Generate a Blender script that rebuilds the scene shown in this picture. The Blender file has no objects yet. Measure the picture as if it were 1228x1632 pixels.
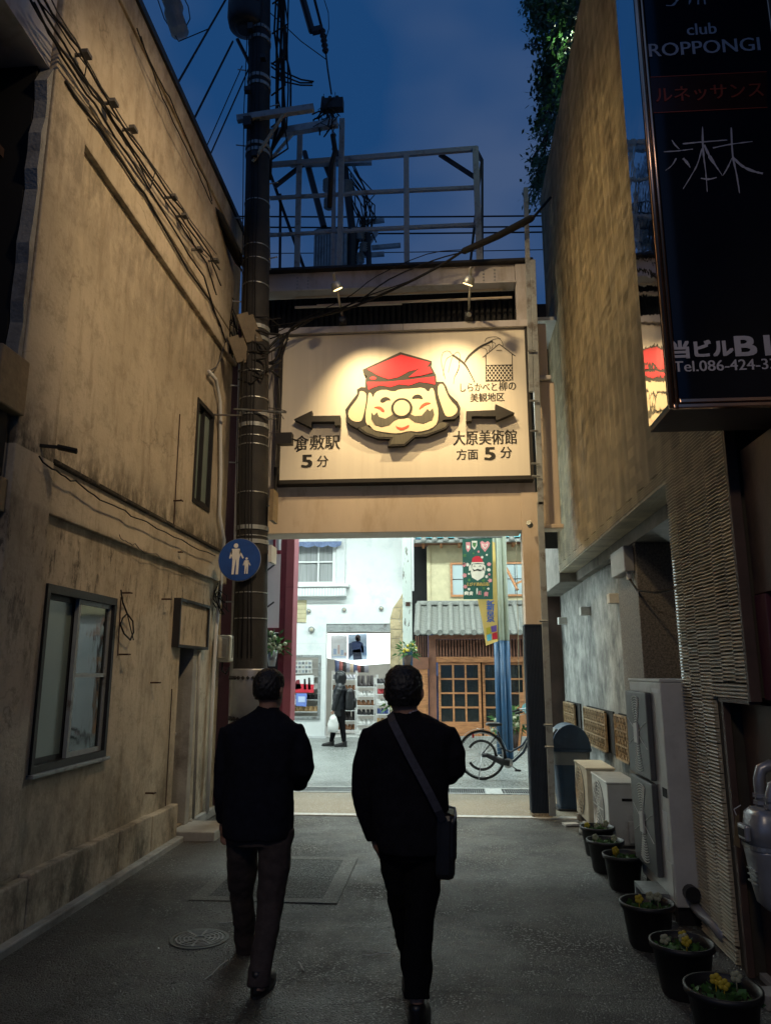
import bpy, bmesh, math, random
from mathutils import Vector, Matrix, Euler
R = math.radians
SC = bpy.context.scene
COL = SC.collection
random.seed(7)
# ------------------------------------------------------------------ camera
F, PIT, YAW, HC = 1180.0, R(12.15), R(4.41), 1.65
cd = bpy.data.cameras.new('camera'); cam = bpy.data.objects.new('camera', cd); COL.objects.link(cam)
cam.location = (0, 0, HC); cam.rotation_euler = (R(90) + PIT, 0, YAW)
cd.sensor_fit = 'VERTICAL'; cd.sensor_height = 24; cd.lens = F / 1632 * 24; cd.clip_start = .05; cd.clip_end = 400
SC.camera = cam
FW = Vector((-math.sin(YAW) * math.cos(PIT), math.cos(YAW) * math.cos(PIT), math.sin(PIT)))
RT = Vector((math.cos(YAW), math.sin(YAW), 0)); UP = RT.cross(FW)
def at(x, y, X=None, Y=None, Z=None):
    """a point measured in the photograph, put on a real plane of the place"""
    d = FW + RT * ((x - 614) / F) - UP * ((y - 816) / F)
    t = X / d.x if X is not None else (Y / d.y if Y is not None else (Z - HC) / d.z)
    return Vector((d.x * t, d.y * t, HC + d.z * t))
# ------------------------------------------------------------------ world, lamps, exposure
W = bpy.data.worlds.new('World'); SC.world = W; W.use_nodes = True
nt = W.node_tree; bg = nt.nodes['Background']
tc = nt.nodes.new('ShaderNodeTexCoord'); mp = nt.nodes.new('ShaderNodeMapping'); nz = nt.nodes.new('ShaderNodeTexNoise')
cr = nt.nodes.new('ShaderNodeValToRGB')
mp.inputs['Scale'].default_value = (2.0, 2.0, 3.6); nz.inputs['Scale'].default_value = 1.9; nz.inputs['Detail'].default_value = 3; nz.inputs['Roughness'].default_value = .42
cr.color_ramp.elements[0].position = .34; cr.color_ramp.elements[0].color = (.010, .052, .158, 1)
cr.color_ramp.elements[1].position = .64; cr.color_ramp.elements[1].color = (.050, .088, .185, 1)
nt.links.new(tc.outputs['Generated'], mp.inputs[0]); nt.links.new(mp.outputs[0], nz.inputs[0]); nt.links.new(nz.outputs[0], cr.inputs[0])
nt.links.new(cr.outputs[0], bg.inputs[0]); bg.inputs[1].default_value = 1.05
SC.view_settings.view_transform = 'Standard'; SC.view_settings.look = 'None'
SC.view_settings.exposure = 0; SC.view_settings.gamma = 1; SC.view_settings.use_curve_mapping = False
SC.cycles.use_denoising = True; SC.cycles.max_bounces = 8; SC.cycles.sample_clamp_indirect = 4
def aim(o, p):
    o.rotation_euler = (Vector(p) - o.location).to_track_quat('-Z', 'Y').to_euler()
def light(name, typ, loc, energy, color, target=None, **kw):
    l = bpy.data.lights.new(name, typ); l.energy = energy; l.color = color
    for k, v in kw.items(): setattr(l, k, v)
    o = bpy.data.objects.new(name, l); COL.objects.link(o); o.location = loc
    if target is not None: aim(o, target)
    return o
WARM = (1.0, .72, .37); COOL = (.85, 1.0, .965)
LAMP_L, LAMP_R = (-1.27, 8.25, 6.33), (.40, 8.25, 6.33)
# light of the two sign floodlights
light('sign_lamp_light', 'SPOT', (LAMP_L[0] + .05, 8.27, 6.24), 310, WARM, (-.60, 9.15, 4.30), spot_size=R(86), spot_blend=1, shadow_soft_size=.035)
light('sign_lamp_light', 'SPOT', (LAMP_R[0] - .05, 8.27, 6.24), 235, WARM, (-.05, 9.15, 4.45), spot_size=R(96), spot_blend=1, shadow_soft_size=.035)
# light of the arcade's fluorescent battens
for y in (12.2, 16.2):
    for x in (-5.0, -1.2, 2.6):
        light('arcade_lamp_light', 'AREA', (x, y, 6.12), 225, COOL, (x, y, 0), shape='RECTANGLE', size=2.6, size_y=.3)
# shop ceiling lamps
light('shop_lamp_light', 'AREA', (-2.1, 20.6, 2.72), 75, (.92, 1, .98), (-2.1, 20.6, 0), shape='RECTANGLE', size=2.2, size_y=1.6)
# added lamps, unseen above the frame, to warm the two facades
light('added_lamp_light', 'SPOT', (1.2, 3.2, 8.3), 1150, (1.0, .72, .41), (-2.75, 6.9, 4.6), spot_size=R(58), spot_blend=1, shadow_soft_size=.15)
light('added_lamp_light', 'SPOT', (-2.25, 4.4, 8.5), 1500, (1.0, .72, .38), (1.65, 8.0, 5.3), spot_size=R(56), spot_blend=1, shadow_soft_size=.2)
light('added_lamp_light', 'SPOT', (-.9, -1.8, 5.6), 330, (1.0, .78, .54), (.3, 5.6, 0), spot_size=R(74), spot_blend=1, shadow_soft_size=.25)  # added warm fill from behind the camera for the near alley
for sx_ in (-1, 1):   # windows added out of sight beyond the gate, lighting the lower walls
    light('added_window_light', 'AREA', (6.4 * sx_, 13.9, 2.2), 480 if sx_ < 0 else 340, COOL, (-1.65 * sx_, 6.0, 1.6), shape='RECTANGLE', size=2.4, size_y=1.8)
# ------------------------------------------------------------------ materials
def pm(name, c, r=.6, metal=0., ns=6., amt=.18, bs=60., b=.15, c2=None, s2=2.2, t2=(.52, .68), stretch=(1, 1, 1), emit=None, es=1., spec=.5, coat=0., bd=.01):
    m = bpy.data.materials.new(name); m.use_nodes = True; n = m.node_tree; N = n.nodes.new; L = n.links.new
    p = n.nodes['Principled BSDF']; t = N('ShaderNodeTexCoord'); mp = N('ShaderNodeMapping'); mp.inputs['Scale'].default_value = stretch
    L(t.outputs['Object'], mp.inputs[0])
    a = N('ShaderNodeTexNoise'); a.inputs['Scale'].default_value = ns; a.inputs['Detail'].default_value = 7; a.inputs['Roughness'].default_value = .62
    L(mp.outputs[0], a.inputs[0])
    rmp = N('ShaderNodeValToRGB'); e = rmp.color_ramp.elements
    e[0].position = .3; e[1].position = .7
    e[0].color = tuple(max(0, v * (1 - amt)) for v in c) + (1,); e[1].color = tuple(min(1, v * (1 + amt)) for v in c) + (1,)
    L(a.outputs[0], rmp.inputs[0]); out = rmp.outputs[0]
    if c2:
        q = N('ShaderNodeTexNoise'); q.inputs['Scale'].default_value = s2; q.inputs['Detail'].default_value = 9; q.inputs['Roughness'].default_value = .68
        L(mp.outputs[0], q.inputs[0]); k = N('ShaderNodeValToRGB'); k.color_ramp.elements[0].position = t2[0]; k.color_ramp.elements[1].position = t2[1]
        L(q.outputs[0], k.inputs[0]); mx = N('ShaderNodeMix'); mx.data_type = 'RGBA'; L(k.outputs[0], mx.inputs[0]); L(out, mx.inputs[6]); mx.inputs[7].default_value = tuple(c2) + (1,)
        out = mx.outputs[2]
    L(out, p.inputs['Base Color']); p.inputs['Roughness'].default_value = r; p.inputs['Metallic'].default_value = metal
    p.inputs['Specular IOR Level'].default_value = spec; p.inputs['Coat Weight'].default_value = coat
    if b > 0:
        z = N('ShaderNodeTexNoise'); z.inputs['Scale'].default_value = bs; z.inputs['Detail'].default_value = 5; L(mp.outputs[0], z.inputs[0])
        bu = N('ShaderNodeBump'); bu.inputs['Strength'].default_value = b; bu.inputs['Distance'].default_value = bd; L(z.outputs[0], bu.inputs['Height']); L(bu.outputs[0], p.inputs['Normal'])
    if emit: p.inputs['Emission Color'].default_value = tuple(emit) + (1,); p.inputs['Emission Strength'].default_value = es
    return m
def glass(name, c=(.03, .05, .045), r=.04):
    m = bpy.data.materials.new(name); m.use_nodes = True; p = m.node_tree.nodes['Principled BSDF']
    p.inputs['Base Color'].default_value = tuple(c) + (1,); p.inputs['Roughness'].default_value = r; p.inputs['Specular IOR Level'].default_value = .8
    n = m.node_tree; a = n.nodes.new('ShaderNodeTexNoise'); a.inputs['Scale'].default_value = 3; bu = n.nodes.new('ShaderNodeBump'); bu.inputs['Strength'].default_value = .12; bu.inputs['Distance'].default_value = .01
    n.links.new(a.outputs[0], bu.inputs['Height']); n.links.new(bu.outputs[0], p.inputs['Normal'])
    return m
M = {}
def plaster():
    """old stained render: broad tone changes, vertical runs, soot under the ledges and along the plinth, hairline cracks"""
    m = bpy.data.materials.new('old_plaster'); m.use_nodes = True; n = m.node_tree; N = n.nodes.new; L = n.links.new; p = n.nodes['Principled BSDF']
    g = N('ShaderNodeNewGeometry'); sx = N('ShaderNodeSeparateXYZ'); L(g.outputs['Position'], sx.inputs[0])
    def noise(scale, st=(1, 1, 1), det=8, ro=.6):
        mp = N('ShaderNodeMapping'); mp.inputs['Scale'].default_value = st; L(g.outputs['Position'], mp.inputs[0])
        a = N('ShaderNodeTexNoise'); a.inputs['Scale'].default_value = scale; a.inputs['Detail'].default_value = det; a.inputs['Roughness'].default_value = ro; L(mp.outputs[0], a.inputs[0]); return a.outputs[0]
    def ramp(src, a, b, inv=False):
        k = N('ShaderNodeMapRange'); k.clamp = True; k.inputs['From Min'].default_value = a; k.inputs['From Max'].default_value = b
        k.inputs['To Min'].default_value = 1 if inv else 0; k.inputs['To Max'].default_value = 0 if inv else 1; L(src, k.inputs[0]); return k.outputs[0]
    def mul(a, b):
        k = N('ShaderNodeMath'); k.operation = 'MULTIPLY'
        for i, v in enumerate((a, b)):
            if isinstance(v, (int, float)): k.inputs[i].default_value = v
            else: L(v, k.inputs[i])
        return k.outputs[0]
    def mix(f, a, col):
        k = N('ShaderNodeMix'); k.data_type = 'RGBA'; L(f, k.inputs[0])
        if isinstance(a, tuple): k.inputs[6].default_value = a + (1,)
        else: L(a, k.inputs[6])
        k.inputs[7].default_value = col + (1,); return k.outputs[2]
    c = mix(ramp(noise(.9), .35, .65), (.58, .50, .38), (.42, .36, .265))
    c = mix(mul(ramp(noise(4, (1, 1, 1), 12, .8), .5, .62), .5), c, (.22, .185, .13))
    c = mix(mul(ramp(noise(2.2, (1, 2.6, .45), 10, .7), .52, .68), .5), c, (.20, .15, .095))
    def band(z0, z1, w, amt, fr=1.8):
        a = ramp(sx.outputs[2], z0 - w, z0); b = ramp(sx.outputs[2], z1, z1 + .04, True); s = ramp(noise(fr * 2.2, (1, 1.3, .6), 9, .72), .40, .62)
        return mul(mul(mul(a, b), s), amt)
    c = mix(band(5.62, 5.64, 1.1, .72), c, (.13, .11, .085))
    c = mix(band(7.4, 7.6, 1.5, .55), c, (.19, .13, .075))
    up = mul(mul(ramp(sx.outputs[2], 3.07, 3.075), ramp(sx.outputs[2], 3.10, 3.50, True)), ramp(noise(6, (1, 1, .5), 9, .75), .38, .56))
    c = mix(mul(up, .9), c, (.035, .03, .022))
    c = mix(band(2.70, 2.72, .45, .6), c, (.12, .10, .075))
    c = mix(mul(mul(ramp(sx.outputs[2], .05, 1.3, True), ramp(noise(2.6, (1, 1, .6), 12, .78), .44, .60)), .92), c, (.075, .066, .05))
    c = mix(mul(mul(ramp(sx.outputs[2], 1.2, 2.5), ramp(sx.outputs[2], 2.6, 2.7, True)), mul(ramp(noise(4.0, (1, 2.4, .7), 10, .82), .53, .60), .9)), c, (.06, .052, .04))
    c = mix(mul(ramp(sx.outputs[2], 2.0, 0, ), .0), c, (.1, .1, .1))
    v = N('ShaderNodeTexVoronoi'); v.feature = 'DISTANCE_TO_EDGE'; v.inputs['Scale'].default_value = .8
    w = N('ShaderNodeTexNoise'); w.inputs['Scale'].default_value = 3; w.inputs['Detail'].default_value = 8; L(g.outputs['Position'], w.inputs[0])
    va = N('ShaderNodeMix'); va.data_type = 'VECTOR'; va.inputs[0].default_value = .35; L(g.outputs['Position'], va.inputs[4]); L(w.outputs[1], va.inputs[5]); L(va.outputs[1], v.inputs[0])
    c = mix(mul(mul(ramp(v.outputs[0], .0, .006, True), ramp(noise(1.3), .52, .62)), .4), c, (.07, .06, .045))
    L(c, p.inputs['Base Color']); p.inputs['Roughness'].default_value = .86; p.inputs['Specular IOR Level'].default_value = .25
    bu = N('ShaderNodeBump'); bu.inputs['Strength'].default_value = .5; bu.inputs['Distance'].default_value = .012; L(noise(26, (1, 1, 1), 9, .68), bu.inputs['Height'])
    b2 = N('ShaderNodeBump'); b2.inputs['Strength'].default_value = .45; b2.inputs['Distance'].default_value = .05; L(noise(1.7, (1, 1, 1), 4), b2.inputs['Height']); L(bu.outputs[0], b2.inputs['Normal'])
    L(b2.outputs[0], p.inputs['Normal']); return m
def asphalt(name, c, grain, amt, agg=(.30, .31, .29), th=.62, rough=.72, bd=.008, sc=120, worn=False):
    m = bpy.data.materials.new(name); m.use_nodes = True; n = m.node_tree; N = n.nodes.new; L = n.links.new; p = n.nodes['Principled BSDF']
    g = N('ShaderNodeNewGeometry')
    def noise(s, d=6, ro=.6):
        a = N('ShaderNodeTexNoise'); a.inputs['Scale'].default_value = s; a.inputs['Detail'].default_value = d; a.inputs['Roughness'].default_value = ro; L(g.outputs['Position'], a.inputs[0]); return a
    k = N('ShaderNodeValToRGB'); k.color_ramp.elements[0].position = .32; k.color_ramp.elements[1].position = .68
    k.color_ramp.elements[0].color = tuple(v * (1 - amt) for v in c) + (1,); k.color_ramp.elements[1].color = tuple(v * (1 + amt) for v in c) + (1,)
    L(noise(1.6, 9, .65).outputs[0], k.inputs[0])
    v = N('ShaderNodeTexVoronoi'); v.inputs['Scale'].default_value = sc; L(g.outputs['Position'], v.inputs[0])
    sp = N('ShaderNodeSeparateColor'); L(v.outputs['Color'], sp.inputs[0]); r2 = N('ShaderNodeMapRange'); r2.inputs['From Min'].default_value = th; r2.inputs['From Max'].default_value = th + .1; L(sp.outputs[0], r2.inputs[0])
    w = N('ShaderNodeMath'); w.operation = 'MULTIPLY'; w.inputs[1].default_value = grain; L(r2.outputs[0], w.inputs[0])
    mx = N('ShaderNodeMix'); mx.data_type = 'RGBA'; L(w.outputs[0], mx.inputs[0]); L(k.outputs[0], mx.inputs[6]); mx.inputs[7].default_value = agg + (1,); col_ = mx.outputs[2]
    if worn:   # oil and damp stains, dust along the edges, hairline cracks
        def mask(src, a_, b_, amt_, c_):
            nonlocal col_
            q = N('ShaderNodeMapRange'); q.inputs['From Min'].default_value = a_; q.inputs['From Max'].default_value = b_; L(src, q.inputs[0]); w_ = N('ShaderNodeMath'); w_.operation = 'MULTIPLY'; w_.inputs[1].default_value = amt_; L(q.outputs[0], w_.inputs[0])
            x_ = N('ShaderNodeMix'); x_.data_type = 'RGBA'; L(w_.outputs[0], x_.inputs[0]); L(col_, x_.inputs[6]); x_.inputs[7].default_value = c_ + (1,); col_ = x_.outputs[2]
        mask(noise(.7, 8, .7).outputs[0], .48, .58, .8, (.020, .019, .017)); mask(noise(1.9, 10, .75).outputs[0], .52, .60, .6, (.105, .096, .080)); mask(noise(9, 6, .7).outputs[0], .66, .72, .5, (.012, .012, .012))
        sx = N('ShaderNodeSeparateXYZ'); L(g.outputs['Position'], sx.inputs[0]); mask(sx.outputs[0], -1.4, -2.9, .6, (.060, .050, .038)); rough_n = noise(1.1, 6, .65)
        wv = N('ShaderNodeMix'); wv.data_type = 'VECTOR'; wv.inputs[0].default_value = .3; L(g.outputs['Position'], wv.inputs[4]); L(noise(2.5, 8).outputs[1], wv.inputs[5]); vc = N('ShaderNodeTexVoronoi'); vc.feature = 'DISTANCE_TO_EDGE'; vc.inputs['Scale'].default_value = .55; L(wv.outputs[1], vc.inputs[0]); mask(vc.outputs['Distance'], .0045, .0, .8, (.008, .008, .008))
    L(col_, p.inputs['Base Color'])
    p.inputs['Roughness'].default_value = rough; rr = N('ShaderNodeMapRange'); rr.inputs['To Min'].default_value = rough; rr.inputs['To Max'].default_value = max(.18, rough - .42); L(r2.outputs[0], rr.inputs[0]); L(rr.outputs[0], p.inputs['Roughness'])
    if worn:
        ra = N('ShaderNodeMapRange'); ra.inputs['From Min'].default_value = .38; ra.inputs['From Max'].default_value = .62; ra.inputs['To Min'].default_value = -.22; ra.inputs['To Max'].default_value = .12; L(rough_n.outputs[0], ra.inputs[0])
        rs_ = N('ShaderNodeMath'); rs_.operation = 'ADD'; rs_.use_clamp = True; L(rr.outputs[0], rs_.inputs[0]); L(ra.outputs[0], rs_.inputs[1]); L(rs_.outputs[0], p.inputs['Roughness'])
    bu = N('ShaderNodeBump'); bu.inputs['Strength'].default_value = .8; bu.inputs['Distance'].default_value = bd; L(v.outputs['Distance'], bu.inputs['Height']); bu.invert = True
    b2 = N('ShaderNodeBump'); b2.inputs['Strength'].default_value = .5; b2.inputs['Distance'].default_value = .02; L(noise(7, 6).outputs[0], b2.inputs['Height']); L(bu.outputs[0], b2.inputs['Normal']); L(b2.outputs[0], p.inputs['Normal'])
    return m
M['plaster'] = plaster(); M['mould'] = pm('black_mould', (.05, .042, .032), .95, ns=7, amt=.5, bs=40, b=.8, c2=(.26, .21, .15), s2=5, t2=(.56, .66))
M['asphalt'] = asphalt('asphalt', (.052, .052, .046), .8, .55, (.34, .35, .32), .80, .62, .010, 105, True)
M['aggregate'] = asphalt('washed_aggregate', (.24, .20, .14), .8, .2, (.50, .42, .31), .5, .6, .01, 90)
M['paving'] = asphalt('street_paving', (.20, .215, .205), .35, .3, (.32, .33, .31), .6, .55, .003, 70)
M['patch'] = asphalt('patch_asphalt', (.036, .038, .034), .35, .3, (.16, .17, .16), .7, .8, .006, 150)
M['patchedge'] = asphalt('patch_edge', (.115, .115, .102), .3, .3, (.2, .2, .18), .7, .8, .004, 150)
M['concrete'] = pm('pale_concrete', (.30, .30, .28), .85, ns=3, amt=.25, bs=45, b=.4, c2=(.14, .13, .12))
M['line'] = pm('white_stone', (.55, .56, .54), .7, ns=20, amt=.2, c2=(.25, .24, .22), s2=9)
M['iron'] = pm('cast_iron', (.14, .155, .15), .42, .6, ns=20, amt=.35, bs=90, b=.3, c2=(.16, .10, .06), s2=7)
M['galv'] = pm('galvanised_steel', (.34, .36, .36), .45, .7, ns=14, amt=.2, c2=(.16, .15, .14), s2=5)
M['steel'] = pm('painted_frame_steel', (.30, .33, .34), .5, .2, ns=6, amt=.2, c2=(.14, .13, .12), s2=6)
M['lavender'] = pm('gate_paint', (.52, .50, .50), .55, ns=2.4, amt=.1, bs=30, b=.05, c2=(.33, .29, .25), s2=2.8, stretch=(1, 1, .3))
M['ivory'] = pm('ivory_paint', (.58, .49, .39), .6, ns=3, amt=.08, bs=30, b=.06, c2=(.45, .35, .24), s2=2, stretch=(1, 1, .3))
M['sign_face'] = pm('sign_face', (.78, .73, .62), .5, ns=2, amt=.05, bs=10, b=.03, c2=(.66, .60, .49), s2=3, t2=(.55, .9), stretch=(3, 1, .12))
M['dark'] = pm('dark_metal', (.018, .018, .02), .5, .2, amt=.3)
M['blackp'] = pm('black_plastic', (.012, .012, .014), .42, ns=20, amt=.3, b=.05)
M['cable'] = pm('cable_black', (.008, .008, .008), .8, ns=20, amt=.3, b=.05)
M['cable2'] = pm('cable_grey', (.09, .085, .08), .6, ns=20, amt=.3, b=.05)
M['void'] = pm('dark_void', (.008, .008, .008), .9, b=0)
M['corr'] = pm('dark_corrugated', (.007, .007, .008), .7, amt=.3)
M['ink'] = pm('black_paint', (.02, .018, .015), .6, ns=30, amt=.2, b=.02)
M['beard'] = pm('dark_grey_cutout', (.10, .095, .07), .45, ns=6, amt=.3, bs=20, b=.05, stretch=(12, 1, .6))
M['skinp'] = pm('cream_paint', (.74, .64, .44), .45, ns=3, amt=.06, b=.02)
M['redp'] = pm('red_paint', (.50, .015, .03), .45, ns=3, amt=.1, b=.02)
M['cheek'] = pm('coral_paint', (.65, .10, .05), .5, b=.02)
M['polec'] = pm('pole_concrete', (.019, .019, .020), .75, ns=5, amt=.35, bs=50, b=.3, c2=(.03, .027, .025), s2=3)
M['bluep'] = pm('sign_blue', (.015, .075, .33), .35, ns=9, amt=.12, b=.02, c2=(.01, .05, .22), s2=2)
M['white'] = pm('white_paint', (.74, .75, .74), .55, ns=5, amt=.06, b=.05)
M['facade'] = pm('white_facade', (.74, .76, .75), .65, ns=2.5, amt=.05, bs=40, b=.12, c2=(.58, .64, .65), s2=1.6)
M['trim'] = pm('white_trim', (.62, .64, .64), .5, ns=8, amt=.08, b=.05)
M['crimson'] = pm('crimson_paint', (.16, .018, .035), .5, ns=4, amt=.18, b=.06, c2=(.22, .05, .06), s2=3)
M['maroon'] = pm('maroon_paint', (.075, .018, .03), .55, ns=4, amt=.2, b=.06)
M['stone'] = pm('flagstone', (.50, .40, .24), .8, ns=7, amt=.28, bs=30, b=.5, c2=(.34, .26, .15), s2=3)
M['tile'] = pm('ribbed_tile', (.46, .41, .30), .45, ns=5, amt=.16, bs=120, b=.06, c2=(.30, .26, .19), s2=.8)
def tile_variation(m):   # every fired tile has its own tone, and rain has streaked the columns
    n = m.node_tree; N = n.nodes.new; L = n.links.new; p = n.nodes['Principled BSDF']; src = p.inputs['Base Color'].links[0].from_socket; g = N('ShaderNodeNewGeometry')
    mp = N('ShaderNodeMapping'); mp.inputs['Scale'].default_value = (0, 1 / .199, 1 / .0865); mp.inputs['Location'].default_value = (0, -4.245 / .199, 0); L(g.outputs['Position'], mp.inputs[0])
    fl = N('ShaderNodeVectorMath'); fl.operation = 'FLOOR'; L(mp.outputs[0], fl.inputs[0]); wn = N('ShaderNodeTexWhiteNoise'); L(fl.outputs[0], wn.inputs[0])
    mr = N('ShaderNodeMapRange'); mr.inputs['To Min'].default_value = .84; mr.inputs['To Max'].default_value = 1.22; L(wn.outputs[0], mr.inputs[0])
    m2 = N('ShaderNodeMapping'); m2.inputs['Scale'].default_value = (1, 3.2, .22); L(g.outputs['Position'], m2.inputs[0]); s = N('ShaderNodeTexNoise'); s.inputs['Scale'].default_value = 2.4; s.inputs['Detail'].default_value = 8; L(m2.outputs[0], s.inputs[0])
    r2 = N('ShaderNodeMapRange'); r2.inputs['From Min'].default_value = .35; r2.inputs['From Max'].default_value = .65; r2.inputs['To Min'].default_value = .80; r2.inputs['To Max'].default_value = 1.15; L(s.outputs[0], r2.inputs[0])
    mu = N('ShaderNodeMath'); mu.operation = 'MULTIPLY'; L(mr.outputs[0], mu.inputs[0]); L(r2.outputs[0], mu.inputs[1]); sc = N('ShaderNodeVectorMath'); sc.operation = 'SCALE'; L(src, sc.inputs[0]); L(mu.outputs[0], sc.inputs['Scale']); L(sc.outputs[0], p.inputs['Base Color'])
tile_variation(M['tile'])
M['tilejoint'] = pm('tile_backing', (.05, .044, .035), .9)
M['beam'] = pm('grey_beam', (.20, .19, .17), .85, ns=4, amt=.3, bs=70, b=.5, c2=(.10, .095, .085))
M['grey'] = pm('mottled_plaster', (.27, .28, .265), .62, ns=5, amt=.4, bs=24, b=.55, c2=(.075, .085, .085), s2=4.5, t2=(.42, .66), stretch=(1, 1, .8))
M['granite'] = pm('speckled_granite', (.15, .135, .115), .5, ns=55, amt=.65, bs=90, b=.3, c2=(.05, .045, .04), s2=40)
M['acw'] = pm('aircon_cream', (.50, .46, .36), .5, ns=5, amt=.15, bs=40, b=.1, c2=(.26, .20, .12), s2=2.4, t2=(.5, .8))
M['acg'] = pm('aircon_grey', (.54, .55, .52), .42, ns=4, amt=.12, bs=30, b=.1, c2=(.28, .28, .26), s2=1.6)
M['acdark'] = pm('aircon_grille', (.085, .09, .09), .45, amt=.2)
M['brass'] = pm('bronze_lattice', (.42, .30, .17), .42, .3, ns=20, amt=.3, c2=(.08, .055, .03), s2=9)
M['bin'] = pm('blue_plastic', (.012, .040, .085), .42, ns=6, amt=.2, b=.1, c2=(.05, .09, .14), s2=2.5)
M['bluecol'] = pm('blue_steel', (.018, .07, .15), .42, ns=6, amt=.2, b=.06, c2=(.012, .04, .09), s2=3)
M['navy'] = pm('dark_blue_steel', (.018, .03, .05), .5, ns=6, amt=.2, b=.06)
M['brown'] = pm('brown_panel', (.075, .045, .035), .6, ns=4, amt=.25, bs=40, b=.15, c2=(.045, .03, .025))
M['chrome'] = pm('polished_steel', (.75, .75, .75), .025, 1., ns=3, amt=.03, bs=1.6, b=.35, bd=.012)
M['copper'] = pm('copper_trim', (.80, .52, .36), .22, 1., ns=6, amt=.1, bs=10, b=.1)
M['signblk'] = pm('black_acrylic', (.004, .005, .010), .07, ns=3, amt=.3, bs=2, b=.04, spec=.35)
M['print'] = pm('pale_print', (.50, .47, .50), .5, b=.0, amt=.05)
M['orange'] = pm('orange_band', (.030, .006, .003), .2, b=0, amt=.25)
M['orange2'] = pm('orange_rule', (.32, .05, .02), .3, b=0, amt=.1)
M['wood'] = pm('orange_wood', (.42, .185, .075), .5, ns=5, amt=.3, bs=50, b=.2, stretch=(1, 1, 6), c2=(.20, .075, .03), s2=3)
M['woodd'] = pm('dark_wood', (.20, .085, .05), .55, ns=5, amt=.3, bs=50, b=.2)
M['kawara'] = pm('roof_tile_grey', (.22, .225, .205), .5, ns=8, amt=.28, bs=40, b=.25, c2=(.11, .115, .105), s2=5)
M['juraku'] = pm('cream_render', (.52, .46, .29), .85, ns=6, amt=.1, bs=60, b=.2, c2=(.42, .37, .24))
M['teal'] = pm('teal_sheet', (.12, .42, .48), .4, amt=.1)
M['peel'] = pm('peeling_paint', (.58, .64, .60), .7, ns=5, amt=.12, bs=25, b=.5, c2=(.16, .15, .13), s2=5, t2=(.55, .58), stretch=(2, 2, .5))
M['greencol'] = pm('pale_green_steel', (.42, .46, .36), .45, ns=5, amt=.1, b=.05)
M['fabricY'] = pm('yellow_banner', (.70, .48, .14), .75, ns=3, amt=.12, b=.1)
M['fabricG'] = pm('green_banner', (.012, .075, .05), .75, ns=3, amt=.2, b=.1)
M['pink'] = pm('pink_print', (.60, .22, .22), .75, b=0)
M['cream'] = pm('cream_print', (.68, .62, .50), .75, b=0)
M['pgold'] = pm('gold_print', (.55, .35, .08), .75, b=0)
M['pblue'] = pm('blue_print', (.06, .14, .45), .75, b=0)
M['ppurple'] = pm('purple_print', (.15, .08, .30), .75, b=0)
M['suit'] = pm('navy_wool', (.009, .010, .016), .95, ns=30, amt=.25, bs=200, b=.2, spec=.12)
M['suit2'] = pm('black_wool', (.008, .008, .011), .95, ns=30, amt=.25, bs=200, b=.2, spec=.12)
M['trous'] = pm('brown_trousers', (.055, .043, .040), .92, ns=30, amt=.2, bs=200, b=.2, spec=.15)
M['trous2'] = pm('black_trousers', (.005, .005, .006), .95, ns=30, amt=.2, bs=200, b=.2, spec=.12)
M['skin'] = pm('skin', (.30, .165, .11), .55, ns=12, amt=.12, bs=80, b=.12)
M['hair'] = pm('black_hair', (.009, .008, .008), .5, ns=60, amt=.5, bs=140, b=.8, stretch=(1, 1, .25), bd=.006)
M['shirt'] = pm('lavender_shirt', (.42, .40, .50), .8, b=.1)
M['leather'] = pm('black_leather', (.010, .009, .009), .38, ns=20, amt=.3, b=.15)
M['strap'] = pm('grey_webbing', (.045, .045, .06), .75, ns=60, amt=.3, bs=300, b=.4)
M['puffer'] = pm('black_nylon', (.009, .010, .013), .38, ns=12, amt=.3, b=.1)
M['bagw'] = pm('white_polythene', (.62, .62, .60), .4, ns=6, amt=.1, bs=14, b=.6)
M['leaf'] = pm('leaf_green', (.06, .16, .04), .5, ns=3, amt=.55, b=.1)
M['leaf2'] = pm('leaf_dark', (.04, .095, .028), .5, ns=3, amt=.5, b=.1)
M['yellow'] = pm('yellow_petal', (.50, .38, .03), .6, amt=.15)
M['palep'] = pm('pale_petal', (.36, .37, .24), .6, amt=.15)
M['soil'] = pm('dark_soil', (.03, .022, .015), .95, ns=30, amt=.4, bs=50, b=.9)
M['potb'] = pm('black_pot', (.010, .010, .011), .5, ns=10, amt=.3, b=.1)
M['glassg'] = glass('frosted_glass', (.19, .25, .22), .28)
M['glassd'] = glass('dark_glass', (.018, .022, .022), .05)
M['glassp'] = glass('pale_glass', (.38, .46, .47), .2)
M['curtain'] = pm('grey_curtain', (.30, .31, .31), .8, ns=4, amt=.3, bs=6, b=.3, stretch=(9, 1, .2))
M['awn'] = pm('blue_canvas', (.16, .21, .36), .8, ns=9, amt=.3, b=.2)
M['lampw'] = pm('lit_panel', (.9, .9, .9), .5, b=0, emit=(.92, 1, .98), es=1.15)
M['tube'] = pm('lit_tube', (.9, .9, .9), .5, b=0, emit=(.75, 1, .95), es=6)
M['lampy'] = pm('lit_lens', (.9, .8, .6), .3, b=0, emit=(1, .72, .32), es=3.5)
M['shelf'] = pm('shelf_white', (.74, .75, .74), .5, amt=.05, b=.02)
M['inner'] = pm('shop_interior', (.45, .44, .40), .8, ns=4, amt=.08, b=.03)
M['rubber'] = pm('tyre_rubber', (.015, .015, .015), .7, amt=.2)
M['alu'] = pm('bright_alloy', (.55, .56, .56), .28, .9, amt=.1, b=.03)
M['meter'] = pm('meter_grey', (.30, .31, .33), .32, .35, ns=6, amt=.15, bs=20, b=.15)
M['tanb'] = pm('tan_tile', (.24, .18, .10), .6, ns=12, amt=.25, bs=40, b=.3)
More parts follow.
